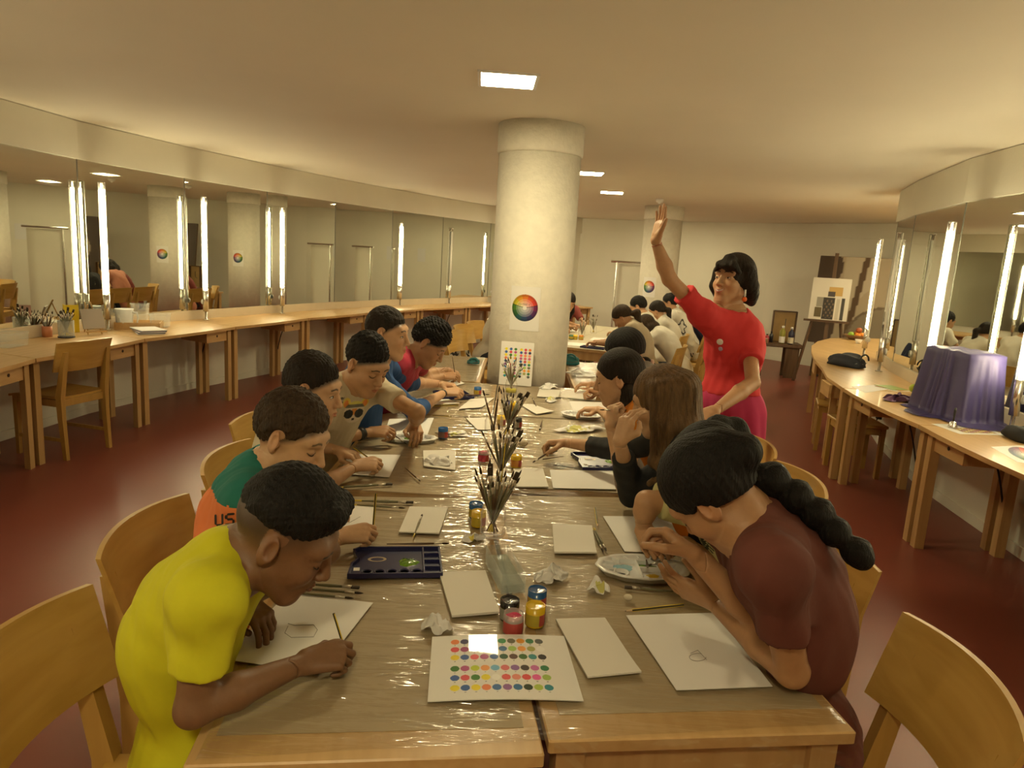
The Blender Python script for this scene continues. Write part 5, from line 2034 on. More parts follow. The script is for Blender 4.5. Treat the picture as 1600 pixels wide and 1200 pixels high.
        v, q = surf(Field(lo, hi, max(0.010, res * 1.6)).run(lg))
        mesh_np('trousers', smooth_verts(v, q, 1, 0.4) - base, q, cloth('trousers_%d_%d_%d' % tuple(int(c * 200) for c in trousers), trousers), root, True)
        for sx in (-1, 1):
            knee = P + right * sx * (0.085 * s + 0.05) + F * 0.40 * s
            a = V(knee[0], knee[1], 0.04) + F * 0.03
            sh = MB()
            sh.ball(a + F * 0.06 + V(0, 0, 0.005), (0.042, 0.115, 0.042), np.stack([right, F, V(0, 0, 1)], 1), 14)
            for i, p in enumerate(sh.v):
                p[2] = max(p[2], 0.004)
            sh.build('shoe', cloth('shoe_white', (0.5, 0.5, 0.5)) if seed % 2 else cloth('shoe_black', (0.03, 0.03, 0.03)), root, True, base)
    return PEOPLE[label]


LASHC = (0.02, 0.013, 0.01)


def build_hair(root, base, H, Rh, hs, hair, hres, seed, F, right):
    P = lambda x, y, z: H + Rh @ (V(x, y, z) * hs)
    kind = hair['kind']
    t = hair.get('t', 0.012)
    t_top = hair.get('top', t)
    ops = [elli(P(0, -0.018, 0.030 + (t_top - t) * 0.5), V(0.074 + t, 0.094 + t, 0.086 + t_top) * hs, Rh, 0.01)]
    for c in hair.get('add', ()):
        a, b, r0, r1 = c[:4]
        ops.append(cone(P(*a), P(*b), r0 * hs, r1 * hs, c[4] if len(c) > 4 else 0.02))
    for c in hair.get('tuft', ()):
        ops.append(cone(P(*c[0]), P(*c[1]), c[2] * hs, c[3] * hs, 0.02))
    world = []
    for line in hair.get('fall', ()):
        pts = [H + right * p[0] + F * p[1] + V(0, 0, p[2]) for p in line[0]]
        rs = line[1]
        world.append((pts, rs))
        for i in range(len(pts) - 1):
            ops.append(cone(pts[i], pts[i + 1], rs[i], rs[i + 1], hair.get('fk', 0.02)))
    for pts, rs in hair.get('abs', ()):
        world.append((pts, rs))
        for i in range(len(pts) - 1):
            ops.append(cone(pts[i], pts[i + 1], rs[i], rs[i + 1], hair.get('fk', 0.02)))
    lo, hi = ops_box(ops, 0.015)
    Fd = Field(lo, hi, hres).run(ops)
    X, Y, Z = Fd.full()
    L = [((X - H[0]) * Rh[0, i] + (Y - H[1]) * Rh[1, i] + (Z - H[2]) * Rh[2, i]) / hs for i in range(3)]
    amp = hair.get('amp', 0.0022)
    if hair.get('curly'):
        Fd.d = Fd.d + np.float32(hair['curly']) * (0.5 * noise3(X, Y, Z, 130, seed) + noise3(X, Y, Z, 420, seed + 3))
    elif kind == 'short':
        Fd.d = Fd.d + np.float32(amp * 0.7) * noise3(X, Y, Z, 120, seed) + np.float32(amp * 0.9) * noise3(X, Y, Z, 380, seed + 1) + np.float32(amp * 0.5) * np.sin(L[0] * 520 + 60 * L[2] + 4 * np.sin(L[1] * 70)).astype(np.float32)
    else:
        ph = np.arctan2(L[0], L[1] + 0.02)
        rid = np.sin(ph * 34 + 2.5 * np.sin(L[2] * 26) + 1.5 * np.sin(L[1] * 40)) + 0.6 * np.sin(ph * 71 + 3 * np.sin(L[2] * 18 + 1))
        Fd.d = Fd.d + np.float32(amp * 0.34) * rid.astype(np.float32)
    # hairline: keep what lies above the forehead plane and above the line ear > nape
    fy, fz = hair.get('front', (0.085, 0.062))
    sl = hair.get('slope', 1.05)
    nz = hair.get('nape', 0.50)
    n0 = hair.get('side', -0.002)
    hl = np.maximum(sl * (L[1] - fy) + fz, nz * L[1] + n0)
    cutd = (hl - L[2]) * 0.65 * hs
    if hair.get('fall') or hair.get('add') or hair.get('abs'):
        # falling hair is kept; only the face is cleared
        face = np.sqrt(((L[0]) / hair.get('fw', 0.060)) ** 2 + ((L[1] - 0.085) / 0.085) ** 2 + ((L[2] + 0.035) / hair.get('fh', 0.088)) ** 2) - 1
        face = np.maximum(face * 0.06, -(fz + 0.02 - L[2]) * 0 + face * 0.06)
        side = hair.get('ear')
        k = np.float32(0.004)
        Fd.d = np.maximum(Fd.d, (-face * hs).astype(np.float32))
        if side:
            for sx in (-1, 1):
                e = np.sqrt(((L[0] - sx * 0.085) / 0.03) ** 2 + ((L[1] - 0.004) / side) ** 2 + ((L[2] + 0.012) / (side * 1.35)) ** 2) - 1
                Fd.d = np.maximum(Fd.d, (-e * 0.025 * hs).astype(np.float32))
            # clear the neck below the ears when the hair is tied up
        if hair.get('tied'):
            nk = hl - L[2]
            tail = np.float32(9)
            for c in hair.get('add', ()):
                tail = np.minimum(tail, op_eval(cone(P(*c[0]), P(*c[1]), c[2] * hs * 1.1, c[3] * hs * 1.1), X, Y, Z))
            for pts, rs in world:
                for i in range(len(pts) - 1):
                    tail = np.minimum(tail, op_eval(cone(pts[i], pts[i + 1], rs[i] * 1.1, rs[i + 1] * 1.1), X, Y, Z))
            Fd.d = np.maximum(Fd.d, np.minimum((nk * 0.65 * hs).astype(np.float32), tail))
    else:
        ramp = np.clip((L[2] - hl) / hair.get('ramp', 0.045), 0, 1)
        Fd.d = Fd.d + ((1 - ramp) ** 1.5 * (t + 0.4 * (t_top - t)) * 0.80 * hs).astype(np.float32)
        Fd.d = np.maximum(Fd.d, cutd.astype(np.float32))
        for sx in (-1, 1):
            e = np.sqrt(((L[0] - sx * 0.088) / 0.03) ** 2 + ((L[1] + 0.004) / 0.026) ** 2 + ((L[2] + 0.002) / 0.040) ** 2) - 1
            Fd.d = np.maximum(Fd.d, (-e * 0.025 * hs).astype(np.float32))
    v, q = surf(Fd)
    if len(v) == 0:
        return
    v = smooth_verts(v, q, 1, 0.35)
    ho = mesh_np('hair', v - base, q, hair['m'], root, True)
    # loose strands over falling hair
    if hair.get('strands') and world:
        rr = np.random.default_rng(seed)
        b = MB()
        for pts, rs in world:
            cnt = max(6, int(hair['strands'] * np.mean(rs) / 0.05))
            for _ in range(cnt):
                a, q0, ph = rr.uniform(0, 6.283), rr.uniform(0.90, 1.05), rr.uniform(0, 6.28)
                line = []
                m = 3 * (len(pts) - 1)
                end = rr.uniform(0.8, 1.0)
                for k in range(m + 1):
                    u = k / m * (len(pts) - 1) * end
                    i = min(int(u), len(pts) - 2)
                    f = u - i
                    c = pts[i] + (pts[i + 1] - pts[i]) * f
                    r = rs[i] + (rs[i + 1] - rs[i]) * f
                    tt = unit(pts[i + 1] - pts[i])
                    fr = frame(tt, unit(np.cross(tt, V(0.3, 0.9, 0.1))))
                    aa = a + 0.25 * math.sin(u * 1.7 + ph)
                    line.append(c + r * q0 * (fr[:, 0] * math.cos(aa) + fr[:, 1] * math.sin(aa)))
                b.tube(line, [0.0016] * (len(line) - 2) + [0.0012, 0.0004], 3, caps=False)
        so = b.build('loose_strands', hair.get('m2', hair['m']), root, True, base)
        so['kind'] = 'stuff'


def held(kind, info, label, back=0.05, scale=1.0, axis=None, group=None):
    """put a brush or pencil in a gripping hand; back: how far the tip runs out beyond the grip"""
    full = {'olive': 0.208, 'dark': 0.218, 'wide': 0.216, 'plain': 0.213, 'pencil': 0.17}[kind] * scale
    ax = unit(V(*axis)) if axis is not None else info['pen']
    tip = info['grip'] - ax * back
    return stick(kind, tip + ax * full, tip, label, group, scale)


def decal(pinfo, origin, direction, upv, w, h, fn, nu, nv, name, m, off=0.0015, child=True):
    """print on cloth: a fine sheet dropped onto the shirt along a direction"""
    sh = pinfo['shirt']
    base = np.array(pinfo['root'].location)
    dirv = unit(direction)
    x = unit(np.cross(V(*upv), -dirv))
    y = np.cross(-dirv, x)
    u, v = np.meshgrid(np.linspace(0, 1, nu + 1), np.linspace(0, 1, nv + 1), indexing='ij')
    col, keep = fn(u, v)
    pts = np.zeros((nu + 1, nv + 1, 3))
    ok = np.zeros((nu + 1, nv + 1), bool)
    for i in range(nu + 1):
        for j in range(nv + 1):
            p = V(*origin) + x * (u[i, j] - 0.5) * w + y * (v[i, j] - 0.5) * h - dirv * 0.25 - base
            hit, loc, nr, _ = sh.ray_cast(Vector(p), Vector(dirv))
            if hit:
                pts[i, j] = np.array(loc) - dirv * off
                ok[i, j] = True
    fs = []
    for i in range(nu):
        for j in range(nv):
            if ok[i:i + 2, j:j + 2].all() and keep[i:i + 2, j:j + 2].sum() >= 2:
                a = i * (nv + 1) + j
                fs.append((a, a + nv + 1, a + nv + 2, a + 1))
    if not fs:
        return None
    F = np.array(fs)
    used, inv = np.unique(F, return_inverse=True)
    return mesh_np(name, pts.reshape(-1, 3)[used], inv.reshape(F.shape), m, pinfo['root'], True, col=col.reshape(-1, 3)[used])

# ------------------------------------------------------------------ the group at the long table
GRP = 'children painting at the long table'
SK_DARK, SK_TAN, SK_MID, SK_LT = (0.21, 0.105, 0.050), (0.42, 0.225, 0.110), (0.48, 0.27, 0.140), (0.53, 0.315, 0.175)
HZ = 0.765
ba = lambda p, d=(0, 0, 0): V(*p) + V(*d)

# boy in the yellow shirt
YEL_C = cloth('yellow', (0.62, 0.60, 0.012), 0.06)
pn = person('boy in a bright yellow shirt bent over his drawing with a pencil', GRP, deep(448, 836, 1.33), (0.84, 0.05, -0.54), (0.54, 0, 0.84), dict(skin=SK_DARK, shirt=YEL_C), s=0.90, hs=1.0, F=(0.99, 0.10), neck=deep(366, 872, 1.34), pelvis=(-0.61, 1.29, 0.545), shoulders=(deep(322, 935, 1.21), deep(385, 880, 1.48)), res=0.0048, hres=0.0022,
            arms=[dict(side=1, elbow=at(302, 1108, 0.775), wrist=at(474, 1036, 0.772), d=(0.9, 0.42, 0.05), n=(0.05, 0.55, -0.83), pose='pen'), dict(side=-1, wrist=at(382, 938, 0.785), pole=(0.1, 0.7, -0.6), d=(0.72, -0.55, -0.18), n=(0.0, -0.1, -1), pose='rest')],
            hair=dict(kind='short', m=HAIR_BLACK, t=0.005, top=0.020, curly=0.0016, tuft=[((-0.035, 0.050, 0.098), (0.035, 0.050, 0.098), 0.026, 0.026)], front=(0.080, 0.066), slope=0.72, nape=0.12, side=0.030, ramp=0.03), fade=((0.03, 0.018, 0.011), (0.058, 0.085, 1.0, 0.5, -0.008), 0.005, 0.05, 0.8), brows=(0.02, 0.012, 0.008), trousers=(0.02, 0.02, 0.025), seed=2, sleeve=0.66, tw=1.0, arch=0.06)
held('pencil', pn['info']['R'], 'pencil with a red end held by the boy in yellow', 0.035, 0.75, axis=(-0.25, -0.05, 0.9), group='pencils in hands')

# boy in teal
TEAL_C = cloth('teal', (0.012, 0.17, 0.14), 0.1)
ORNG_C = cloth('orange_print', (0.78, 0.22, 0.07), 0.08)
h = deep(457, 684, 1.83)
pn = person('brown haired boy in a teal shirt with an orange block writing with a pencil', GRP, h, (0.92, -0.20, -0.36), (0.34, 0, 0.94), dict(skin=SK_LT, shirt=TEAL_C), s=0.88, hs=0.96, F=(0.98, 0.15), pelvis=(-0.74, 1.76, 0.545), arch=0.03, res=0.005, hres=0.0024,
            arms=[dict(side=1, wrist=at(533, 838, 0.772), pole=(-0.3, -0.5, -0.5), d=(0.95, 0.25, 0.1), n=(0.05, 0.6, -0.8), pose='pen'), dict(side=-1, wrist=at(500, 778, 0.785), pole=(-0.2, 0.6, -0.5), d=(0.9, -0.25, -0.1), n=(0, 0, -1), pose='rest')],
            shirt=dict(panels=[(lambda c, h=h: (c[:, 0] < h[0] - 0.06) & (c[:, 2] < 0.955), ORNG_C)]),
            hair=dict(kind='short', m=HAIR_BR, t=0.010, top=0.018, amp=0.0022, front=(0.082, 0.058), slope=0.9), brows=(0.10, 0.06, 0.03), seed=3)


def ustext(u, v):
    c = np.ones((*u.shape, 3)) * 0.02
    return c, stamp('US', u, v, 0.5, 0.5, 0.85, 0.46)


INK = mat('printed_ink', (0.02, 0.02, 0.02), 0.7, attr='Col')
q = deep(352, 812, 1.66)
decal(pn, q, unit(_ray(352, 812)), V(0, 0, 1), 0.052, 0.032, ustext, 40, 24, 'lettering', INK)
held('pencil', pn['info']['R'], 'brown pencil held upright by the boy in teal', 0.03, 0.9, axis=(0.05, 0.0, 1.0), group='pencils in hands')

# boy in profile, cream shirt
CREAM_C = cloth('cream', (0.62, 0.55, 0.40), 0.08)
pn = person('dark haired boy in a cream shirt in profile, gazing ahead over his sheet', GRP, deep(490, 609, 2.42), (0.975, -0.10, -0.20), (0.2, 0, 0.98), dict(skin=SK_LT, shirt=CREAM_C), s=0.88, hs=0.98, F=(0.98, 0.1), pelvis=(-0.82, 2.40, 0.545), arch=0.02, res=0.006, hres=0.0028,
            arms=[dict(side=1, wrist=at(556, 728, 0.775), pole=(-0.3, -0.6, -0.5), d=(0.95, 0.3, 0.1), n=(0.05, 0.6, -0.8), pose='pen'), dict(side=-1, wrist=at(530, 704, 0.785), pole=(-0.2, 0.6, -0.5), d=(0.9, -0.35, -0.1), n=(0, 0, -1), pose='rest')],
            hair=dict(kind='short', m=HAIR_DK, t=0.007, top=0.018, amp=0.002, front=(0.085, 0.060), slope=0.8), eyes='open', seed=4)
held('pencil', pn['info']['R'], 'yellow pencil held flat by the boy in profile', 0.02, 0.9, axis=(-0.8, 0.4, 0.35), group='pencils in hands')

# boy with the bear shirt
pn = person('boy in a cream shirt printed with a bear in sunglasses, painting with a brush', GRP, deep(573, 571, 2.78), (0.70, -0.52, -0.40), (0.25, -0.15, 0.95), dict(skin=SK_MID, shirt=CREAM_C), s=0.92, hs=0.95, F=(0.84, -0.54), res=0.006, hres=0.0028,
            arms=[dict(side=1, elbow=at(503, 690, 0.79), wrist=at(578, 675, 0.785), d=(0.95, -0.1, 0.1), n=(0.1, 0.5, -0.85), pose='pen'), dict(side=-1, elbow=deep(652, 644, 2.78), wrist=at(648, 662, 0.805), d=(0.25, -0.85, -0.30), n=(-0.1, -0.2, -1), pose='rest')],
            hair=dict(kind='short', m=HAIR_BLACK, t=0.006, top=0.022, amp=0.0025, front=(0.086, 0.062), slope=0.7, nape=0.35, side=0.01), seed=5)
held('dark', pn['info']['R'], 'thin dark brush in the right hand of the bear shirt boy', 0.075, 0.75, axis=(-0.75, 0.30, 0.38), group='brushes in hands')
I = pn['info']['R']
MB().tube([I['W'] + (I['E'] - I['W']) * t for t in (0.16, 0.26)], 0.0295, 18).build('wristband', BLACK_P, pn['root'], True, pn['root'].location)


def bear(u, v):
    x, y = (u - 0.5) * 2, (v - 0.5) * 2
    c = np.ones((*u.shape, 3)) * np.array((0.62, 0.55, 0.40))
    keep = np.zeros(u.shape, bool)
    def put(m, col):
        c[m] = col
        keep[m] = True
    for sx in (-1, 1):
        put(np.hypot((x - sx * 0.55) / 0.22, (y - 0.45) / 0.30) < 1, (0.75, 0.60, 0.10))
        put(np.hypot((x - sx * 0.57) / 0.14, (y - 0.40) / 0.22) < 1, (0.75, 0.25, 0.05))
    put(np.hypot(x / 0.62, (y + 0.15) / 0.62) < 1, (0.70, 0.62, 0.50))
    put((np.hypot(x / 0.62, (y + 0.15) / 0.62) < 1) & (np.abs(x) < 0.16) & (y > -0.3), (0.72, 0.30, 0.08))
    r = np.hypot(x / 0.64, (y + 0.15) / 0.70)
    put((r < 1) & (y > 0.12 + 0.0 * x) & (y < 0.42), (0.16, 0.16, 0.12))
    put((r < 1) & (y > 0.36), (0.70, 0.66, 0.15))
    put((r < 1) & (y > 0.08) & (y < 0.15), (0.7, 0.66, 0.55))
    for sx in (-1, 1):
        put(np.hypot((x - sx * 0.32) / 0.28, (y + 0.22) / 0.26) < 1, (0.015, 0.02, 0.025))
    put(np.hypot(x / 0.10, (y + 0.55) / 0.08) < 1, (0.02, 0.01, 0.01))
    return c, keep


def shirt_text(u, v):
    c = np.ones((*u.shape, 3)) * 0.05
    k = stamp('PLAY', u, v, 0.5, 0.8, 0.22, 0.8) | stamp('O O', u, v, 0.5, 0.45, 0.2, 0.8) | ((np.abs(v - 0.1) < 0.06) & (np.abs(u - 0.5) < 0.3))
    return c, k


bd = unit(V(-0.42, 0.9, -0.05))
decal(pn, aty(568, 652, 2.62), bd, V(0.08, 0, 1), 0.155, 0.15, bear, 60, 60, 'bear_print', INK)
decal(pn, aty(537, 633, 2.62), bd, V(0.05, 0, 1), 0.045, 0.05, shirt_text, 40, 40, 'lettering', INK)
decal(pn, aty(585, 622, 2.62), bd, V(0.05, 0, 1), 0.03, 0.03, lambda u, v: (np.ones((*u.shape, 3)) * 0.04, np.sin(u * 19) * np.sin(v * 19) > 0.25), 24, 24, 'lettering', INK)

# boy in blue
BLUE_C = cloth('royal_blue', (0.012, 0.065, 0.21), 0.12)
pn = person('boy with cropped hair in a blue sweater looking up while holding a brush', GRP, deep(606, 521, 3.22), (0.98, -0.16, -0.12), (0.12, 0, 0.99), dict(skin=SK_LT, shirt=BLUE_C), s=0.95, hs=0.98, F=(0.97, -0.05), res=0.0065, hres=0.0032,
            arms=[dict(side=1, elbow=at(648, 642, 0.785), wrist=at(695, 613, 0.785), d=(0.95, 0.1, 0.08), n=(0.0, 0.5, -0.87), pose='pen'), dict(side=-1, wrist=at(690, 600, 0.80), pole=(-0.2, 0.6, -0.5), d=(0.9, -0.3, 0), n=(0, 0, -1), pose='rest')], sleeve=1.25,
            hair=dict(kind='short', m=HAIR_DK, t=0.004, top=0.010, amp=0.0014, front=(0.086, 0.064), slope=0.75), eyes='open', seed=6, tw=1.1)
held('dark', pn['info']['R'], 'dark brush pointing across from the boy in blue', 0.17, 1.0, axis=(-0.96, -0.15, -0.05), group='brushes in hands')
I = pn['info']['R']
MB().tube([I['W'] + (I['E'] - I['W']) * t for t in (0.06, 0.10)], 0.024, 14).build('bracelet', BLACK_P, pn['root'], True, pn['root'].location)

# curly boy in pink red
PINKR_C = cloth('crimson', (0.42, 0.020, 0.055), 0.35)
pn = person('curly black haired boy in a crimson shirt leaning low over his paper', GRP, deep(671, 538, 3.72), (0.78, -0.16, -0.60), (0.6, 0, 0.8), dict(skin=SK_TAN, shirt=PINKR_C), s=0.92, hs=0.97, F=(0.95, -0.2), res=0.007, hres=0.0034,
            arms=[dict(side=1, wrist=at(692, 588, 0.785), pole=(-0.3, -0.6, -0.4), d=(0.95, 0.25, 0.05), n=(0.0, 0.6, -0.8), pose='pen'), dict(side=-1, wrist=at(699, 578, 0.80), pole=(-0.2, 0.6, -0.5), d=(0.85, -0.45, -0.15), n=(0, 0, -1), pose='rest')],
            hair=dict(kind='short', m=HAIR_BLACK, t=0.014, top=0.030, curly=0.0055, front=(0.088, 0.055), slope=0.9), seed=7, eyes='down')
held('dark', pn['info']['R'], 'thin brush held by the curly haired boy', 0.03, 0.8, axis=(-0.2, 0.1, 0.95), group='brushes in hands')

# girl in the maroon shirt with the bubble braid
MAROON_C = cloth('maroon', (0.135, 0.038, 0.026), 0.10)
H8 = deep(1113, 770, 1.43)
br = [(1170, 735, 1.46, 0.040), (1180, 741, 1.455, 0.026), (1206, 750, 1.45, 0.044), (1226, 765, 1.44, 0.024), (1243, 776, 1.435, 0.042), (1262, 791, 1.43, 0.023), (1277, 803, 1.42, 0.040), (1293, 818, 1.41, 0.021), (1304, 831, 1.40, 0.036), (1318, 845, 1.39, 0.018), (1338, 862, 1.385, 0.034), (1346, 872, 1.38, 0.028)]
pn = person('girl in a maroon shirt with a black bubble braid bending over the palette', GRP, H8, (-0.44, 0.42, -0.79), (-0.74, 0.22, 0.55), dict(skin=SK_TAN, shirt=MAROON_C, sleeve_w=0.90), s=0.97, hs=0.96, F=(-0.93, 0.32), neck=deep(1160, 800, 1.48), pelvis=(0.72, 1.46, 0.545), shoulders=(deep(1135, 805, 1.68), deep(1206, 882, 1.31)), res=0.0048, hres=0.0024,
            arms=[dict(side=-1, elbow=at(1237, 1048, 0.780), wrist=at(1115, 940, 0.800), d=(-0.86, 0.45, 0.16), n=(0.25, 0.75, 0.45), pose='flat', hs=0.95), dict(side=1, wrist=deep(1086, 868, 1.52), pole=(0.8, 0.35, -0.4), d=(-0.75, 0.45, 0.40), n=(-0.35, -0.45, -0.85), pose='pen', hs=0.95)],
            hair=dict(kind='long', m=HAIR_BLACK, t=0.012, top=0.016, amp=0.002, tied=True, ear=0.022, abs=[([deep(a, b, d) for a, b, d, r in br], [r * 0.86 for *_, r in br])], add=[((0, -0.09, 0.05), (0, -0.12, 0.02), 0.05, 0.04)], fk=0.006, front=(0.085, 0.062), nape=0.45), seed=8, sleeve=0.58, tw=0.92, bulk=1.0, girl=True, arch=0.06, trousers=(0.05, 0.02, 0.018), lips=(0.3, 0.12, 0.09), neckline=0.047)
tip = at(1012, 886, ITEM_Z + 0.012)
I = pn['info']['R']
held('dark', I, 'dark brush dipped in the green by the girl in maroon', float(np.linalg.norm(I['grip'] - tip)), 0.92, axis=I['grip'] - tip, group='brushes in hands')

# girl in pale yellow behind her
PALEY_C = cloth('pale_yellow', (0.60, 0.56, 0.27), 0.08)
PEACH_C = cloth('peach', (0.62, 0.27, 0.18), 0.08)
H9 = deep(1112, 735, 1.83)
pn = person('girl in a pale yellow shirt with a high ponytail, head hidden behind the maroon girl', GRP, H9, (-0.60, -0.20, -0.77), (-0.75, 0, 0.65), dict(skin=SK_MID, shirt=PALEY_C), s=0.92, hs=0.97, F=(-0.88, -0.42), pelvis=(0.72, 1.88, 0.545), neck=deep(1135, 770, 1.92), shoulders=(deep(1062, 782, 2.05), deep(1175, 812, 1.78)), res=0.006, hres=0.003,
            arms=[dict(side=1, elbow=deep(1010, 784, 2.02), wrist=at(1004, 826, 0.815), d=(0.25, -0.85, -0.35), n=(0.5, 0.1, -0.85), pose='pen'), dict(side=-1, wrist=at(1075, 850, 0.785), pole=(0.5, -0.5, -0.5), d=(-0.9, 0.2, 0), n=(0, 0, -1), pose='rest')],
            shirt=dict(panels=[(lambda c: c[:, 0] > 0.66, PEACH_C)]),
            hair=dict(kind='long', m=HAIR_BLACK, t=0.011, top=0.014, tied=True, ear=0.022, abs=[([deep(1108, 684, 1.86), deep(1122, 668, 1.90), deep(1148, 672, 1.92), deep(1168, 700, 1.92), deep(1175, 730, 1.90)], [0.030, 0.032, 0.034, 0.028, 0.012])], fk=0.015), seed=9, girl=True, trousers=(0.03, 0.03, 0.06))
MB().lathe([(0.022 + 0.007 * math.cos(t), 0.007 * math.sin(t)) for t in np.linspace(0, 6.283, 10)], deep(1107, 682, 1.84), 18, frame(unit(deep(1122, 668, 1.90) - deep(1104, 690, 1.86))), closed=False).build('scrunchie', cloth('cream_yellow', (0.62, 0.55, 0.3)), pn['root'], True, pn['root'].location)
tip = at(1007, 886, ITEM_Z + 0.012)
I = pn['info']['R']
held('olive', I, 'pale brush with a yellow end dipped in the palette by the girl in pale yellow', float(np.linalg.norm(I['grip'] - tip)), 0.95, axis=I['grip'] - tip, group='brushes in hands')


def flower(u, v):
    x, y = (u - 0.5) * 2, (v - 0.5) * 2
    c = np.zeros((*u.shape, 3))
    k = np.zeros(u.shape, bool)
    m = np.hypot((x + 0.45) / 0.22, (y - 0.5) / 0.30) < 1
    c[m] = (0.62, 0.10, 0.13)
    k |= m
    m = np.hypot((x + 0.05) / 0.12, (y - 0.45) / 0.25) < 1
    c[m] = (0.70, 0.25, 0.15)
    k |= m
    for i in range(9):
        a = -0.9 + i * 0.08
        m = (np.abs(y + 0.2 - a * (x + 0.6) - 0.05 * i + 0.4 * x) < 0.03) & (x > -0.7 + 0.05 * i) & (x < 0.35 + 0.04 * i)
        c[m] = (0.03, 0.05, 0.02)
        k |= m
    return c, k


decal(pn, deep(1098, 842, 1.66), unit(_ray(1098, 842)), V(0, 0, 1), 0.11, 0.11, flower, 50, 50, 'flower_print', INK)

# girl with long light brown hair, black sleeves
BLACK_C = cloth('black', (0.010, 0.010, 0.011), 0.2)
H10 = deep(1032, 628, 2.36)
fall = []
for k, (x, f, r) in enumerate(((0.0, -0.075, 0.055), (0.055, -0.06, 0.050), (-0.055, -0.06, 0.050), (0.082, -0.015, 0.032), (-0.082, -0.015, 0.032), (-0.085, 0.03, 0.020))):
    fall.append(([(x * 0.8, f, 0.06), (x * 1.1, f - 0.015, -0.06), (x * 1.25, f - 0.02, -0.18), (x * 1.25, f - 0.015 - 0.01 * k, -0.27 + 0.012 * k), (x * 1.1, f - 0.01, -0.36 + 0.02 * k)], [r, r, r * 0.95, r * 0.75, 0.010]))
pn = person('girl with long light brown hair and black sleeves reaching out with a brush', GRP, H10, (-0.88, 0.30, -0.32), (-0.28, 0.1, 0.95), dict(skin=SK_LT, shirt=BLACK_C), s=0.90, hs=0.96, F=(-0.95, 0.10), res=0.0055, hres=0.0028,
            arms=[dict(side=-1, elbow=at(988, 770, 0.785), wrist=deep(968, 690, 2.20), d=(0.22, 0.05, 0.97), n=(0.75, 0.5, -0.2), pose='rest'), dict(side=1, wrist=at(884, 692, 0.805), pole=(0.2, 0.5, -0.8), d=(-0.98, -0.08, -0.06), n=(0.0, -0.45, -0.88), pose='pen')], sleeve=1.70, sleeves={1: 1.55, -1: 1.72},
            hair=dict(kind='long', m=HAIR_LT, m2=hairm('light_brown_strand', (0.17, 0.095, 0.04)), t=0.012, top=0.016, amp=0.0028, fall=fall, strands=60, fk=0.022), seed=10, girl=True)
I = pn['info']['R']
tip = at(790, 750, ITEM_Z + 0.03)
held('dark', I, 'brush reaching to the jar in the hand of the long haired girl', 0.14, 0.95, axis=I['grip'] - tip, group='brushes in hands')

# girl in orange
ORANGE_C = cloth('orange', (0.70, 0.235, 0.018), 0.08)
H11 = deep(966, 590, 2.90)
fall = [([(0, -0.085, -0.01), (-0.01, -0.10, -0.10), (-0.03, -0.085, -0.20), (-0.05, -0.06, -0.30)], [0.055, 0.042, 0.036, 0.012]), ([(-0.05, -0.04, -0.04), (-0.07, -0.045, -0.12), (-0.08, -0.03, -0.24)], [0.03, 0.03, 0.012])]
pn = person('dark haired girl in an orange shirt resting her chin on her hand', GRP, H11, (-0.93, 0.22, -0.26), (-0.2, 0, 0.97), dict(skin=SK_LT, shirt=ORANGE_C), s=0.90, hs=0.97, F=(-0.96, 0.1), res=0.0065, hres=0.003,
            arms=[dict(side=-1, wrist=deep(953, 665, 2.76), pole=(0.1, -0.3, -0.9), d=(0.05, 0.05, 1.0), n=(0.85, 0.4, 0), pose='fist'), dict(side=1, wrist=at(935, 640, 0.79), pole=(0.2, 0.5, -0.8), d=(-0.95, 0.0, 0), n=(0, 0, -1), pose='rest')],
            hair=dict(kind='long', m=HAIR_DK, t=0.010, top=0.012, amp=0.0015, tied=True, ear=0.022, fall=fall, strands=50, fk=0.02, nape=0.40), seed=11, girl=True)
I = pn['info']['L']
held('dark', I, 'thin brush poking sideways from the fist of the girl in orange', 0.09, 0.8, axis=(0.95, 0.1, 0.02), group='brushes in hands')

# girl with the scrunchie
GREY_C = cloth('grey', (0.30, 0.28, 0.26))
H12 = deep(976, 552, 3.45)
pn = person('black haired girl with a pale scrunchie on her low ponytail, beside the orange shirt', GRP, H12, (-0.86, 0.10, -0.50), (-0.45, 0, 0.88), dict(skin=SK_MID, shirt=GREY_C), s=0.90, hs=0.97, F=(-0.95, 0.05), res=0.0075, hres=0.0035,
            arms=[dict(side=-1, wrist=at(938, 612, 0.79), pole=(0.3, -0.6, -0.4), d=(-0.95, 0.2, 0), n=(0, -0.4, -0.9), pose='pen'), dict(side=1, wrist=at(925, 600, 0.79), pole=(0.3, 0.6, -0.4), d=(-0.95, -0.2, 0), n=(0, 0, -1), pose='rest')],
            hair=dict(kind='long', m=HAIR_BLACK, t=0.011, top=0.014, tied=True, ear=0.020, fall=[([(0.0, -0.105, -0.04), (0.0, -0.135, -0.06), (0.0, -0.14, -0.13), (0.0, -0.13, -0.18)], [0.03, 0.024, 0.026, 0.01])], fk=0.012, nape=0.42), seed=12, girl=True)
Fp = V(-0.95, 0.05, 0)
MB().lathe([(0.026 + 0.011 * math.cos(t), 0.011 * math.sin(t)) for t in np.linspace(0, 6.283, 12)], H12 - unit(Fp) * 0.128 + V(0, 0, -0.055), 18, frame(unit(Fp) * -1 + V(0, 0, -0.4)), closed=False).build('scrunchie', cloth('pale_pink', (0.62, 0.42, 0.34)), pn['root'], True, pn['root'].location)

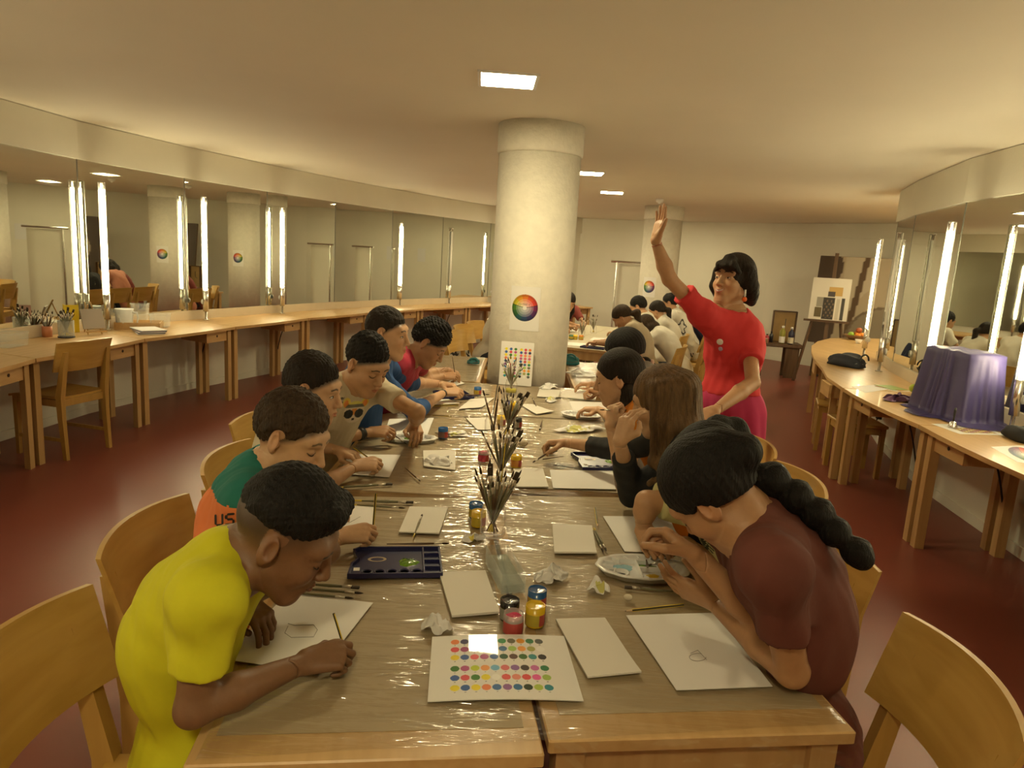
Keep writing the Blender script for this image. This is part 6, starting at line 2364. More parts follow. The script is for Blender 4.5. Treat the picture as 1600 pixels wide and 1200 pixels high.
# ------------------------------------------------------------------ the teacher
RED_C = cloth('red', (0.62, 0.035, 0.040), 0.10)
HOT_C = cloth('hot_pink', (0.50, 0.030, 0.115), 0.16)
HT = deep(1145, 439, 3.42)
NT = deep(1146, 500, 3.44)
PT = V(NT[0] + 0.03, NT[1] + 0.02, 0.93)
FT = unit(V(-0.62, -0.78, 0))
pn = person('smiling woman in a red shirt and pink trousers raising one hand', None, HT, (-0.78, -0.60, 0.15), (0.05, 0.05, 1), dict(skin=SK_MID, shirt=RED_C), s=1.0, hs=1.03, F=FT, neck=NT, pelvis=PT, stand=True, res=0.006, hres=0.0026, hand_res=0.0022, turn=0.10,
            arms=[dict(side=1, elbow=deep(1046, 436, 3.26), wrist=deep(1024, 376, 3.20), d=(0.16, 0.0, 1.0), n=(-0.92, -0.38, 0.1), pose='open', hs=1.0), dict(side=-1, elbow=deep(1176, 598, 3.22), wrist=deep(1117, 642, 3.02), d=(-0.85, -0.35, -0.38), n=(-0.1, 0.4, -0.9), pose='rest', hs=1.0)],
            shirt=dict(cut=[((1.05, 3.4, 0.975), (0.06, 0.02, -1))]), sleeve=0.60, eyes='squint', smile=1.0, shw=0.126, brows=(0.03, 0.02, 0.015), lips=(0.45, 0.14, 0.11),
            hair=dict(kind='long', m=HAIR_DK, t=0.014, top=0.020, amp=0.002, fw=0.056, fh=0.080, strands=26, front=(0.085, 0.05), fk=0.018,
                      fall=[([(-0.075, 0.015, 0.05), (-0.092, -0.005, -0.02), (-0.088, -0.035, -0.06), (-0.088, -0.055, -0.085)], [0.035, 0.034, 0.032, 0.015]), ([(0.07, 0.0, 0.04), (0.088, -0.012, -0.03), (0.082, -0.02, -0.085)], [0.034, 0.030, 0.014]), ([(0, -0.08, 0.0), (0.0, -0.09, -0.07), (0.0, -0.075, -0.115)], [0.055, 0.046, 0.02]), ([(-0.05, -0.07, 0.0), (-0.065, -0.075, -0.07), (-0.075, -0.085, -0.10)], [0.045, 0.04, 0.018]),
                            ([(0.0, 0.075, 0.105), (-0.035, 0.105, 0.075), (-0.062, 0.088, 0.042)], [0.020, 0.018, 0.012]), ([(-0.01, 0.07, 0.105), (0.03, 0.105, 0.075), (0.055, 0.085, 0.045)], [0.020, 0.016, 0.010]), ([(0.0, 0.08, 0.10), (0.0, 0.110, 0.072), (-0.015, 0.108, 0.050)], [0.02, 0.016, 0.010])]),
            legs=False, trousers=(0.5, 0.03, 0.11), seed=13, tw=0.98, arch=0.02, girl=True, neckline=0.058, shoulders=(deep(1099, 492, 3.36), deep(1170, 521, 3.50)))
rightT = V(FT[1], -FT[0], 0)
lg = [elli(PT + V(0, 0, -0.01), V(0.165, 0.125, 0.15), np.stack([rightT, FT, V(0, 0, 1)], 1), 0.05)]
for sx in (-1, 1):
    hip = PT + rightT * sx * 0.088 + V(0, 0, -0.05)
    kn = V(hip[0], hip[1], 0.50) + rightT * sx * 0.02 + FT * 0.02
    an = V(hip[0], hip[1], 0.09) + rightT * sx * 0.03
    lg += [cone(hip, kn, 0.105, 0.098, 0.04), cone(kn, an, 0.098, 0.110, 0.03, cut=(an, V(0, 0, -1)))]
lo, hi = ops_box(lg, 0.02)
Fl = Field(lo, hi, 0.007).run(lg)
X, Y, Z = Fl.full()
ph = np.arctan2(X - PT[0], Y - PT[1])
Fl.d = Fl.d + np.float32(0.006) * np.sin(ph * 14 + 3 * np.sin(Z * 4)).astype(np.float32) * np.clip((1.02 - Z) * 4, 0, 1)
Fl.d = np.maximum(Fl.d, (Z - np.float32(1.035)).astype(np.float32))
v, q = surf(Fl)
bT = np.array(pn['root'].location)
mesh_np('trousers', smooth_verts(v, q, 1, 0.4) - bT, q, HOT_C, pn['root'], True)
for sx in (-1, 1):
    a = PT + rightT * sx * 0.115
    sh = MB().ball(V(a[0], a[1], 0.04) + FT * 0.05, (0.042, 0.125, 0.045), np.stack([rightT, FT, V(0, 0, 1)], 1), 14)
    for p in sh.v:
        p[2] = max(0.004, p[2])
    sh.build('shoe', cloth('shoe_black', (0.03, 0.03, 0.03)), pn['root'], True, bT)
    MB().tube([V(a[0], a[1], 0.05), V(a[0], a[1], 0.16)], [0.04, 0.038], 12).build('ankle', cloth('sock', (0.2, 0.13, 0.09)), pn['root'], True, bT)
Rt = pn['Rh']
ep = HT + Rt @ V(-0.092, 0.016, -0.040)
MB().lathe([(0.005, 0.0), (0.006, -0.030), (0.004, -0.034)], ep, 10).build('earring_drop', WHITE_P, pn['root'], True, bT)
MB().ball(ep + V(0, 0, -0.046), (0.0125, 0.0125, 0.0125), n=14).build('earring_bead', mat('orange_bead', (0.75, 0.14, 0.02), 0.3), pn['root'], True, bT)
# badges on the shirt front
for (px, py, r, m) in ((1125, 534, 0.016, WHITE_P), (1126, 545, 0.011, mat('lilac_badge', (0.42, 0.33, 0.50), 0.35))):
    o0 = deep(px, py, 2.6) - bT
    hit, loc, nr, _ = pn['shirt'].ray_cast(Vector(o0), Vector(unit(_ray(px, py))))
    if hit:
        MB().lathe([(r, 0), (r, 0.003), (r * 0.7, 0.0045), (0.001, 0.0045)], np.array(loc), 16, frame(np.array(nr))).build('badge', m, pn['root'], True)
I = pn['info']['R']
MB().tube([I['W'] + (I['E'] - I['W']) * 0.10 + 0.0235 * (frame(I['W'] - I['E'])[:, 0] * math.cos(t) + frame(I['W'] - I['E'])[:, 1] * math.sin(t)) for t in np.linspace(0, 6.283, 16)], 0.0018, 5).build('bracelet', mat('red_thread', (0.4, 0.08, 0.05)), pn['root'], True, bT)

# ------------------------------------------------------------------ far table and its group
FA = math.radians(-21)
fex, fey = V(math.cos(FA), math.sin(FA)), V(-math.sin(FA), math.cos(FA))
fo = V(-0.17, 7.33)
_ft = ['far birch painting table nearest the column, left half', 'far birch painting table nearest the column, right half', 'far birch painting table at the back, left half', 'far birch painting table at the back, right half']
for k in range(4):
    o0 = fo + fex * 0.6 * (k % 2) + fey * 1.35 * (k // 2)
    painting_table(o0, FA, 0.595, 1.345, _ft[k], 'far birch painting tables')
    a, b, c, d, ex, ey = plan_quad(o0, FA, 0.595, 1.345)
    slab('kraft_cover', (a, b, c, d), 0.7172, 0.0012, mat('pale_cover', (0.50, 0.45, 0.33), 0.4), 'pale paper cover on the %s' % _ft[k], 'paper', 'covers on the far tables')
GF = 'children at the far table'
FACE_R, FACE_L = -fex, fex
WH_C = cloth('white', (0.66, 0.63, 0.55), 0.06)


FAR_SEATS = []


def far_kid(label, px, py, d, side, col, hair, skin=SK_MID, pitch=0.5, group=GF, xyz=None, seed=1, s=0.88, tw=1.0, back=None, sleeve=0.62, yaw=0.0, **kw):
    Hd = deep(px, py, d) if xyz is None else V(*xyz)
    Fd = V(*(FACE_R if side == 'R' else FACE_L), 0)
    Fd = rotz(yaw) @ Fd
    face = Fd * math.cos(pitch) + V(0, 0, -math.sin(pitch))
    up = V(0, 0, math.cos(pitch)) + Fd * math.sin(pitch)
    r = V(Fd[1], -Fd[0], 0)
    hip = Hd + Fd * 0.22
    arms = []
    for sd in (1, -1):
        w = V(hip[0], hip[1], 0) + r * sd * 0.12 + V(0, 0, 0.79)
        arms.append(dict(side=sd, wrist=w, pole=V(*(r * sd * 0.7 - Fd * 0.3)) + V(0, 0, -0.5), d=Fd * 0.9 - r * sd * 0.35, n=(0, 0, -1), pose='pen' if sd > 0 else 'rest'))
    pk_ = person(label, group, Hd, face, up, dict(skin=skin, shirt=col), s=s, hs=0.97, F=Fd[:2], arms=arms, hair=hair, arch=0.025, res=0.010, hres=0.0048, hand_res=0.0045, seed=seed, tw=tw, sleeve=sleeve, **kw)
    FAR_SEATS.append((pk_['P'] + Fd * 0.03, Fd, label))
    return pk_


def long_fall(l, w=1.0):
    return [([(0, -0.08, 0.0), (0, -0.10, -0.10), (0, -0.105, -0.10 - l * 0.5), (0, -0.09, -0.10 - l)], [0.065 * w, 0.06 * w, 0.045 * w, 0.014]), ([(0.055, -0.05, 0.0), (0.065, -0.06, -0.12), (0.06, -0.07, -0.12 - l * 0.6)], [0.045, 0.04, 0.012]), ([(-0.055, -0.05, 0.0), (-0.065, -0.06, -0.12), (-0.06, -0.07, -0.12 - l * 0.6)], [0.045, 0.04, 0.012])]


pony = [([(0, -0.11, 0.05), (0, -0.145, 0.06), (0, -0.165, -0.02), (0, -0.15, -0.10)], [0.03, 0.034, 0.034, 0.012])]
pony_long = [([(0, -0.11, 0.03), (0, -0.145, 0.02), (0, -0.16, -0.14), (0, -0.15, -0.33)], [0.03, 0.030, 0.028, 0.010])]
HS = lambda m, **k: dict(kind='short', m=m, t=0.010, top=0.018, amp=0.002, front=(0.084, 0.058), slope=0.85, **k)
HL = lambda m, fall, **k: dict(kind='long', m=m, t=0.011, top=0.014, amp=0.002, fall=fall, fk=0.02, **k)
SAND_C = cloth('sand', (0.50, 0.42, 0.30))
far_kid('ponytailed child in a sand shirt, nearest on the right of the far table', 972, 496, 6.95, 'R', SAND_C, HL(HAIR_BR, pony, tied=True, ear=0.02), seed=21, pitch=0.75)
far_kid('brown haired child in a white top, second on the right of the far table', 1010, 510, 7.4, 'R', WH_C, HL(HAIR_BR, long_fall(0.08)), seed=22, pitch=0.85, s=0.98, tw=1.15)
far_kid('black haired boy whose head shows above the brown haired child in white', 997, 480, 8.1, 'R', WH_C, HS(HAIR_BLACK), seed=23, pitch=0.45)
far_kid('girl with a long dark plait and white shirt at the far table', 1026, 486, 8.4, 'R', WH_C, HL(HAIR_DK, pony_long, tied=True, ear=0.02), seed=24, pitch=0.40)
pk = far_kid('boy at the far table with a black outline printed on his white back', 1046, 474, 8.9, 'R', WH_C, HS(HAIR_BLACK), seed=25, pitch=0.30, s=0.95)
P0 = pk['C'] + V(*fex, 0) * 0.3
decal(pk, deep(1065, 512, 8.6), unit(_ray(1065, 512)), V(0, 0, 1), 0.20, 0.24, lambda u, v: (np.ones((*u.shape, 3)) * 0.04, (np.abs(np.hypot((u - 0.5) * 1.4, (v - 0.5)) - 0.32 - 0.08 * np.sin(np.arctan2(v - 0.5, u - 0.5) * 5)) < 0.035)), 26, 26, 'outline_print', INK)
far_kid('boy in a dark blue shirt, farthest on the right of the far table', 1072, 480, 9.3, 'R', cloth('navy_blue', (0.015, 0.025, 0.07)), HS(HAIR_BLACK), seed=26, pitch=0.50)
# left side of the far table, seen past the column and in the mirrors
def on_left(t, out=-0.10):
    return fo + fey * t - fex * out
LK = [(-0.05, 'boy in a white shirt half hidden by the column at the far table', WH_C, HS(HAIR_BLACK), 0.35, 0.95), (0.55, 'child in a pink shirt with dark hair on the hidden side of the far table', cloth('rose', (0.45, 0.05, 0.10)), HL(HAIR_DK, pony_long, tied=True), 0.6, 0.9), (1.10, 'long haired child in black on the hidden side of the far table', BLACK_C, HL(HAIR_DK, long_fall(0.2)), 0.45, 0.9), (1.62, 'dark haired child in peach on the hidden side of the far table', cloth('peach', (0.62, 0.27, 0.18)), HL(HAIR_DK, long_fall(0.05)), 0.7, 0.9)]
for t, lab, c, hr, pt, s_ in LK:
    q = on_left(t) if t > 0 else on_left(0.05, -0.13)
    far_kid(lab, 0, 0, 0, 'L', c, hr, xyz=(q[0], q[1], 1.07 if t > 0 else 1.14), seed=int(30 + t * 10), pitch=pt, s=s_)
q = deep(889, 472, 8.9)
far_kid('long haired girl in a red top just right of the column at the far table', 0, 0, 0, 'L', cloth('brick_red', (0.22, 0.04, 0.03)), HL(HAIR_DK, long_fall(0.16)), xyz=(q[0], q[1], q[2]), seed=44, pitch=0.55, yaw=-0.9)

# ------------------------------------------------------------------ chairs
CH = 'beech chairs at the long table'
chair(-0.58, 1.18, (1, 0.03), 'beech chair nearest the camera at the left frame edge, behind the yellow shirt', CH)
chair(-0.645, 1.76, (1, 0.02), 'beech chair behind the boy in teal, second from the camera on the left', CH)
chair(-0.69, 2.40, (1, 0.05), 'beech chair behind the boy in profile, third from the camera on the left', CH)
chair(-0.80, 2.93, (0.9, -0.3), 'beech chair of the boy with the bear shirt', CH)
chair(-0.80, 3.42, (1, 0), 'beech chair of the boy in blue', CH)
chair(-0.78, 3.95, (1, -0.1), 'beech chair of the curly haired boy', CH)
chair(0.615, 1.30, (-1, 0.10), 'beech chair in the right foreground behind the maroon shirt', CH)
chair(0.62, 1.80, (-0.9, -0.42), 'beech chair behind the girl in pale yellow, mostly hidden by the braid', CH)
chair(0.80, 2.53, (-1, 0), 'beech chair of the long haired girl in black', CH)
chair(0.80, 3.02, (-1, 0), 'beech chair of the girl in orange', CH)
chair(0.83, 3.52, (-1, 0), 'beech chair of the girl with the scrunchie', CH)
chair(-3.31, 4.93, (-0.97, 0.24), 'beech chair pushed up to the left counter, its back to the room', 'beech chairs at the counters')
chair(-0.32, 6.78, (0.93, -0.36), 'empty beech chair left of the column with a patterned bag on it', 'beech chairs at the far table')
FCH = 'beech chairs at the far table'
for q, fd, lab in FAR_SEATS:
    chair(q[0], q[1], fd, 'beech chair of the ' + ' '.join(lab.split(',')[0].split(' at the far')[0].split(' on the ')[0].split()[:9]), FCH)


def stool(x, y, rz, label):
    o = thing('wooden_stool', (x, y, 0), label, 'stool', 'stools under the right counter', rz)
    MB().box((0, 0, 0.428), (0.36, 0.36, 0.025), bev=0.008).build('seat', CHAIR_W, o)
    for sx in (-1, 1):
        for sy in (-1, 1):
            MB().box((sx * 0.15, sy * 0.15, 0.208), (0.036, 0.036, 0.416)).build('leg', CHAIR_LEG, o)
        MB().box((sx * 0.15, 0, 0.385), (0.02, 0.27, 0.05)).build('rail', CHAIR_LEG, o)
    for sy in (-1, 1):
        MB().box((0, sy * 0.15, 0.385), (0.27, 0.02, 0.05)).build('rail', CHAIR_LEG, o)


stool(2.84, 5.60, -0.1, 'beech stool under the right counter, nearer of two')
stool(3.02, 6.35, -0.35, 'beech stool under the right counter, farther of two')

# ------------------------------------------------------------------ left counter things
CZ = COUNTER_Z


def open_box(c, size, rz, m, label, name, cat, th=0.003, taper=0.0, group=None):
    o = thing(name, c, label, cat, group, rz)
    w, l, h = size
    def ring(s, z):
        return [(sx * w / 2 * s, sy * l / 2 * s, z) for sx, sy in ((-1, -1), (1, -1), (1, 1), (-1, 1))]
    s0 = 1 - taper
    k = th / min(w, l) * 2
    vs = ring(s0, 0) + ring(1, h) + ring(1 - k, h) + ring(s0 - k, th)
    fs = [(3, 2, 1, 0), (12, 13, 14, 15)]
    for a in (0, 4, 8):
        for i in range(4):
            j = (i + 1) % 4
            fs.append((a + i, a + j, a + 4 + j, a + 4 + i))
    MB().add(vs, fs).build('box_body', m, o)
    vs2 = ring(1.05, h - 0.012) + ring(1.05, h) + ring(1 - k, h)
    fs2 = [(a + i, a + (i + 1) % 4, a + 4 + (i + 1) % 4, a + 4 + i) for a in (0, 4) for i in range(4)]
    MB().add(vs2, fs2).build('rim', m, o)
    return o


p = at(14, 541, CZ)
open_box((p[0], p[1], CZ), (0.15, 0.22, 0.10), 0.05, CLEAR_P, 'frosted clear plastic box at the left frame edge on the counter', 'clear_box', 'box', taper=0.05)
# tin with brown brushes
p = at(74, 526, CZ)
def tin_body(o, r=0.036, h=0.085):
    MB().lathe([(0.001, 0), (r, 0), (r, h), (r * 0.95, h), (r * 0.95, 0.004), (0.001, 0.004)], n=20, closed=False).build('tin_body', mat('terracotta_tin', (0.55, 0.21, 0.10), 0.4), o, True)
CB = 'brushes standing on the left counter'
brush_jar(p, 0.036, 0.085, 14, 'small terracotta tin of brown brushes on the left counter', 11, kinds=('dark', 'plain'), group=CB, blabel='brush standing in the terracotta tin on the left counter', zbase=CZ, body=tin_body, name='brush_tin', cat='tin', scale=0.85)
p = at(104, 527, CZ)
def cup_body(o, r=0.058, h=0.135):
    MB().lathe([(0.001, 0), (r * 1.05, 0), (r * 1.05, 0.008), (r, 0.01)], n=24, closed=False).build('dark_base', mat('slate_plastic', (0.03, 0.035, 0.05), 0.4), o, True)
    MB().lathe([(r * 0.95, 0.009), (r, h), (r * 0.95, h), (r * 0.92, 0.012)], n=24, closed=False).build('cup_body', glass('milky_cup', (0.85, 0.87, 0.84), 0.3, 0.22), o, True)
brush_jar(p, 0.058, 0.135, 26, 'frosted cup packed with yellow ended brushes on the left counter', 12, kinds=('olive', 'wide', 'plain'), group=CB, blabel='brush with pale handle in the frosted cup on the left counter', zbase=CZ, body=cup_body, name='brush_cup', cat='cup', scale=0.95)
p = at(105, 521, CZ)
o = tag(MB().box((0, 0, 0.115), (0.15, 0.004, 0.23), rotz(0.75)).build('yellow_card', mat('yellow_card', (0.85, 0.66, 0.03), 0.5)), 'bright yellow card standing behind the frosted cup of brushes', 'card')
o.location = (p[0] - 0.02, p[1] + 0.06, CZ)
# little easel with a grey board
p = at(150, 523, CZ)
o = thing('table_easel', (p[0], p[1], CZ), 'small table easel with a blank grey canvas on the left counter', 'easel', rz=0.95)
Rx = np.array(Matrix.Rotation(math.radians(-22), 3, 'X'))
MB().box(Rx @ V(0, 0, 0.105) + V(0, 0.01, 0.03), (0.17, 0.012, 0.17), Rx).build('canvas', mat('grey_canvas', (0.50, 0.46, 0.42), 0.8, bump=0.2, bscale=300), o)
MB().box((0, -0.015, 0.028), (0.15, 0.035, 0.010)).build('ledge', BIRCH, o)
for sx in (-1, 1):
    MB().tube([(sx * 0.055, 0.012, 0.0), (sx * 0.02, 0.13, 0.26)], 0.006, 6).build('leg', BIRCH_LEG, o)
MB().tube([(0, 0.21, 0.0), (0, 0.12, 0.24)], 0.006, 6).build('leg', BIRCH_LEG, o)
# pale wooden crate tray holding jugs
p = at(208, 512, CZ)
crate = thing('wooden_tray', (p[0] + 0.07, p[1] - 0.02, CZ), 'shallow pale wooden tray under the plastic jugs on the left counter', 'tray', rz=0.35)
MB().box((0, 0, 0.004), (0.36, 0.26, 0.008)).build('floor_board', BIRCH, crate)
for sx in (-1, 1):
    MB().box((sx * 0.178, 0, 0.032), (0.010, 0.27, 0.064)).build('side_board', BIRCH, crate)
for sy in (-1, 1):
    MB().box((0, sy * 0.132, 0.032), (0.346, 0.010, 0.064)).build('side_board', BIRCH, crate)


def jug(c, r, h, label, m=FROSTED, handle=True, rz=0.0):
    o = thing('measuring_jug', c, label, 'jug', 'plastic jugs on the left counter', rz)
    MB().lathe([(0.001, 0.0), (r * 0.86, 0.0), (r * 0.88, 0.006), (r, h), (r * 1.04, h + 0.003), (r * 0.97, h + 0.002), (r * 0.85, 0.008), (0.001, 0.006)], n=28, closed=False).build('jug_body', m, o, True)
    if handle:
        MB().tube([(r * 0.95, 0, h * 0.85), (r * 1.45, 0, h * 0.84), (r * 1.55, 0, h * 0.6), (r * 1.45, 0, h * 0.28), (r * 0.9, 0, h * 0.2)], 0.0085, 8).build('handle', m, o, True)
    for k in range(3):
        MB().lathe([(r * (0.90 + 0.03 * k) + 0.0015, h * (0.35 + 0.18 * k)), (r * (0.90 + 0.03 * k) + 0.0015, h * (0.35 + 0.18 * k) + 0.003)], n=10, a0=-2.2, a1=-1.4, closed=False).build('scale_mark', mat('grey_mark', (0.4, 0.42, 0.42), 0.5), o)
    return o


p = at(195, 514, CZ)
jug((p[0], p[1], CZ + 0.009), 0.075, 0.17, 'frosted measuring jug with a handle standing in the wooden tray', rz=0.1)
p = at(218, 507, CZ)
open_box((p[0] - 0.02, p[1] + 0.02, CZ + 0.009), (0.17, 0.15, 0.19), 0.3, CLEAR_P, 'tall clear plastic tub standing behind the measuring jug', 'clear_tub', 'tub', taper=0.12, group='clear tubs on the left counter')
p = at(254, 511, CZ)
open_box((p[0] - 0.02, p[1], CZ), (0.15, 0.15, 0.125), 0.2, CLEAR_P, 'clear plastic tub right of the wooden tray', 'clear_tub', 'tub', taper=0.12, group='clear tubs on the left counter')
p = at(160, 507, CZ)
jug((p[0] - 0.02, p[1] + 0.1, CZ), 0.062, 0.15, 'white plastic jug by the mirror behind the table easel', WHITE_P, rz=2.5)
p0 = at(231, 521, CZ)
for k, (mm, lab) in enumerate(((WHITE_P, 'white booklet, lowest of the stack on the left counter'), (NAVY, 'navy booklet in the stack on the left counter'), (PAPER, 'white booklet between the navy ones on the left counter'), (mat('indigo_cover', (0.03, 0.03, 0.12), 0.4), 'indigo booklet near the top of the stack on the left counter'), (PAPER, 'white booklet on top of the stack on the left counter'))):
    b = MB().box((0, 0, 0), (0.21, 0.297, 0.007), rotz(0.62 + 0.05 * k), bev=0.001).build('booklet', mm)
    b.location = (p0[0] - 0.02, p0[1] + 0.05, CZ + 0.0045 + k * 0.0072)
    tag(b, lab, 'booklet', 'stacked booklets on the left counter')
    e = MB().box(rotz(0.62 + 0.05 * k) @ V(0.1035, 0, 0), (0.004, 0.29, 0.0045), rotz(0.62 + 0.05 * k)).build('page_edges', PAPER2, b)
p = at(690, 474, CZ)
lay_z = CZ
stick('pencil', (p[0] - 0.3, p[1], CZ + 0.004), (p[0] - 0.1, p[1] + 0.05, CZ + 0.004), 'yellow pencil lying at the foot of the unlit left lamp', 'pencils on the counters')
stick('dark', (p[0] + 0.1, p[1], CZ + 0.004), (p[0] - 0.12, p[1] + 0.02, CZ + 0.004), 'dark brush lying at the foot of the unlit left lamp', CB)
# patterned bag on the empty chair
PAT = mat('patterned_fabric', (0.70, 0.68, 0.60), 0.7, scale=22, col2=(0.03, 0.03, 0.03))
PAT.node_tree.nodes['Map Range'].inputs['From Min'].default_value = 0.52
PAT.node_tree.nodes['Map Range'].inputs['From Max'].default_value = 0.56
p = at(728, 548, 0.60)
soft_bag((p[0] - 0.06, p[1] + 0.02, 0.452), (0.13, 0.10, 0.21), PAT, 'black and white patterned backpack left of the column', 'backpack', 6, 'bag', 0.3, BLACK_P)
p = at(757, 552, 0.55)
soft_bag((p[0] + 0.02, p[1] + 0.28, 0.0), (0.20, 0.13, 0.40), mat('charcoal_fabric', (0.03, 0.032, 0.035), 0.8), 'charcoal backpack left of the column behind the patterned one', 'backpack', 7, 'bag', 0.1)

# ------------------------------------------------------------------ right counter things
# box under the purple drape
VIOLET = mat('violet_satin', (0.058, 0.046, 0.165), 0.5, var=0.15, scale=3)
PURPLE2 = mat('mauve_cloth', (0.13, 0.055, 0.13), 0.7, var=0.2, scale=5)


def drape(center, rz, w, l, h, label):
    """cloth over a box: flat top, folded sides that spread on the counter"""
    o = thing('draped_cloth', (*center, CZ), label, 'cloth', rz=rz)
    n, m = 220, 26
    vs, fs = [(0, 0, h)], []
    rows = []
    for j in range(1, m + 1):
        t = j / m
        row = []
        for k in range(n):
            a = 6.2832 * k / n
            # rounded rectangle direction
            ca, sa = math.cos(a), math.sin(a)
            rr = 1 / max(abs(ca) / (w / 2), abs(sa) / (l / 2))
            rr = min(rr, math.hypot(w / 2, l / 2) * 0.93)
            fold = math.sin(a * 11 + 2.6 * math.sin(a * 2 + 1)) * (0.6 + 0.5 * math.sin(a * 3 + 2)) + 0.35 * math.sin(a * 23 + 2 * math.sin(a * 4))
            if t < 0.34:
                q = t / 0.34
                r, z = rr * q, h + 0.004 * math.sin(a * 7) * q - 0.01 * q ** 6
            elif t < 0.85:
                q = (t - 0.34) / 0.51
                r = rr + 0.012 * math.sin(q * 1.57) + 0.035 * q ** 1.6 + fold * 0.020 * q ** 0.7
                z = h - 0.01 - (h - 0.02) * q
            else:
                q = (t - 0.85) / 0.15
                r = rr + 0.047 + fold * 0.006 + fold * 0.014 * (1 - 0.5 * q) + 0.10 * q * (1 + 0.5 * math.sin(a * 4 + 2))
                z = 0.012 * (1 - q) + 0.004 + 0.008 * max(0, fold) * (1 - q * 0.6)
            x, y = r * ca, r * sa
            row.append((max(-w / 2 - 0.17, x), min(x, 1e9) and y, z))
        vs += row
    for k in range(n):
        fs.append((0, 1 + k, 1 + (k + 1) % n))
    for j in range(m - 1):
        for k in range(n):
            fs.append((1 + j * n + k, 1 + (j + 1) * n + k, 1 + (j + 1) * n + (k + 1) % n, 1 + j * n + (k + 1) % n))
    MB().add(vs, fs).build('cloth', VIOLET, o, True)
    return o


drape((2.86, 4.42), 0.08, 0.24, 0.44, 0.435, 'violet cloth draped over a box on the right counter')
c = at(1425, 618, CZ)
o = MB()
b = o.ball((0, 0, 0.030), (0.034, 0.034, 0.031), n=20)
for i, q in enumerate(b.v):
    r = math.hypot(q[0], q[1])
    b.v[i] = V(q[0], q[1], q[2] - 0.008 * math.exp(-(r / 0.010) ** 2) * (1 if q[2] > 0.03 else -1))
ap_mat = mat('green_apple', (0.34, 0.42, 0.03), 0.3, var=0.2, scale=9)


def fruit(loc, r, m, label, name, cat, group=None, stalk=True):
    o = thing(name, loc, label, cat, group)
    b = MB().ball((0, 0, r * 0.92), (r, r, r * 0.92), n=18)
    for i, q in enumerate(b.v):
        rr = math.hypot(q[0], q[1])
        b.v[i] = V(q[0], q[1], q[2] - 0.22 * r * math.exp(-(rr / (r * 0.32)) ** 2) * (1 if q[2] > r * 0.92 else -0.5))
    b.build('flesh', m, o, True)
    if stalk:
        MB().tube([(0, 0, r * 1.5), (0.002, 0, r * 1.75), (0.006, 0, r * 2.05)], 0.0016, 5).build('stalk', DKWOOD, o)
    return o


fruit((c[0] + 0.01, c[1], CZ + 0.02), 0.038, ap_mat, 'green apple at the hem of the violet cloth', 'apple', 'apple')
# mauve cloth crumple, colour papers, bell, prints, bags
p = at(1405, 627, CZ)
tissue(0, 0, 0.11, 0.085, 0.055, 'mauve cloth crumpled beside the green apple', 33, m=PURPLE2, world=(p[0] + 0.02, p[1] + 0.02, CZ + 0.001), group=None)
p = at(1415, 612, CZ)
for k, (dx, dy, a, mm, lab) in enumerate(((0.0, 0.0, 0.3, PAPER, 'white leaflet behind the mauve cloth'), (0.02, 0.02, 0.5, mat('orange_leaflet', (0.65, 0.3, 0.08), 0.5), 'orange edged leaflet behind the mauve cloth'), (0.01, 0.03, 0.2, mat('green_leaflet', (0.28, 0.38, 0.12), 0.5), 'green leaflet behind the green apple'))):
    b = MB().box((0, 0, 0), (0.15, 0.21, 0.002), rotz(a)).build('leaflet', mm)
    b.location = (p[0] - 0.05 + dx, p[1] + 0.10 + dy, CZ + 0.0015 + 0.0022 * k)
    tag(b, lab, 'paper', 'leaflets on the right counter')


paper([at(x, y, CZ)[:2] for x, y in ((1331, 604), (1352, 614), (1395, 607), (1372, 601))], 'white sheet at the counter edge before the mauve cloth', 0.0012, PAPER, 0, 'paper', 'leaflets on the right counter', CZ, world=True)


def food_print(u, v):
    c = np.ones((*u.shape, 3)) * np.array((0.76, 0.75, 0.72))
    m = (u > 0.18) & (u < 0.9) & (v > 0.12) & (v < 0.62)
    a = np.sin(u * 31) * np.sin(v * 27 + u * 9)
    c[m] = (0.10, 0.05, 0.06)
    c[m & (a > 0.2)] = (0.55, 0.40, 0.08)
    c[m & (a < -0.45)] = (0.35, 0.06, 0.05)
    c[m & (np.abs(a) < 0.1)] = (0.55, 0.55, 0.52)
    return c


q = [at(x, y, CZ + 0.001) for x, y in ((1500, 678), (1572, 680), (1530, 664), (1455, 662))]
printed(*q, food_print, 60, 60, PRINT, 'picture_sheet', 'white sheet with a dark food picture under the hand bell', 'print')
p = at(1488, 668, CZ + 0.003)
o = thing('hand_bell', (p[0], p[1], CZ + 0.004), 'small silver hand bell with a black handle on the picture sheet', 'bell')
MB().lathe([(0.026, 0.0), (0.0275, 0.004), (0.021, 0.016), (0.0175, 0.032), (0.010, 0.038), (0.001, 0.039)], n=24, closed=False).build('bell_cup', CHROME, o, True)
MB().lathe([(0.007, 0.037), (0.0055, 0.06), (0.0075, 0.10), (0.006, 0.117), (0.001, 0.119)], n=12).build('handle', BLACK_P, o, True)
q = [at(x, y, CZ + 0.001) for x, y in ((1590, 722), (1640, 728), (1615, 695), (1548, 698))]
printed(*q, lambda u, v: wheel(v, u, 1.414), 90, 130, PRINT, 'colour_wheel_sheet', 'white sheet with a colour wheel lying at the right frame edge', 'print')
p = at(1598, 690, CZ)
soft_bag((p[0] + 0.03, p[1] + 0.02, CZ), (0.10, 0.14, 0.09), mat('black_fabric', (0.012, 0.012, 0.013), 0.8), 'black cloth bag at the right frame edge by the lamp', 'cloth_bag', 8)
p = at(1322, 572, CZ)
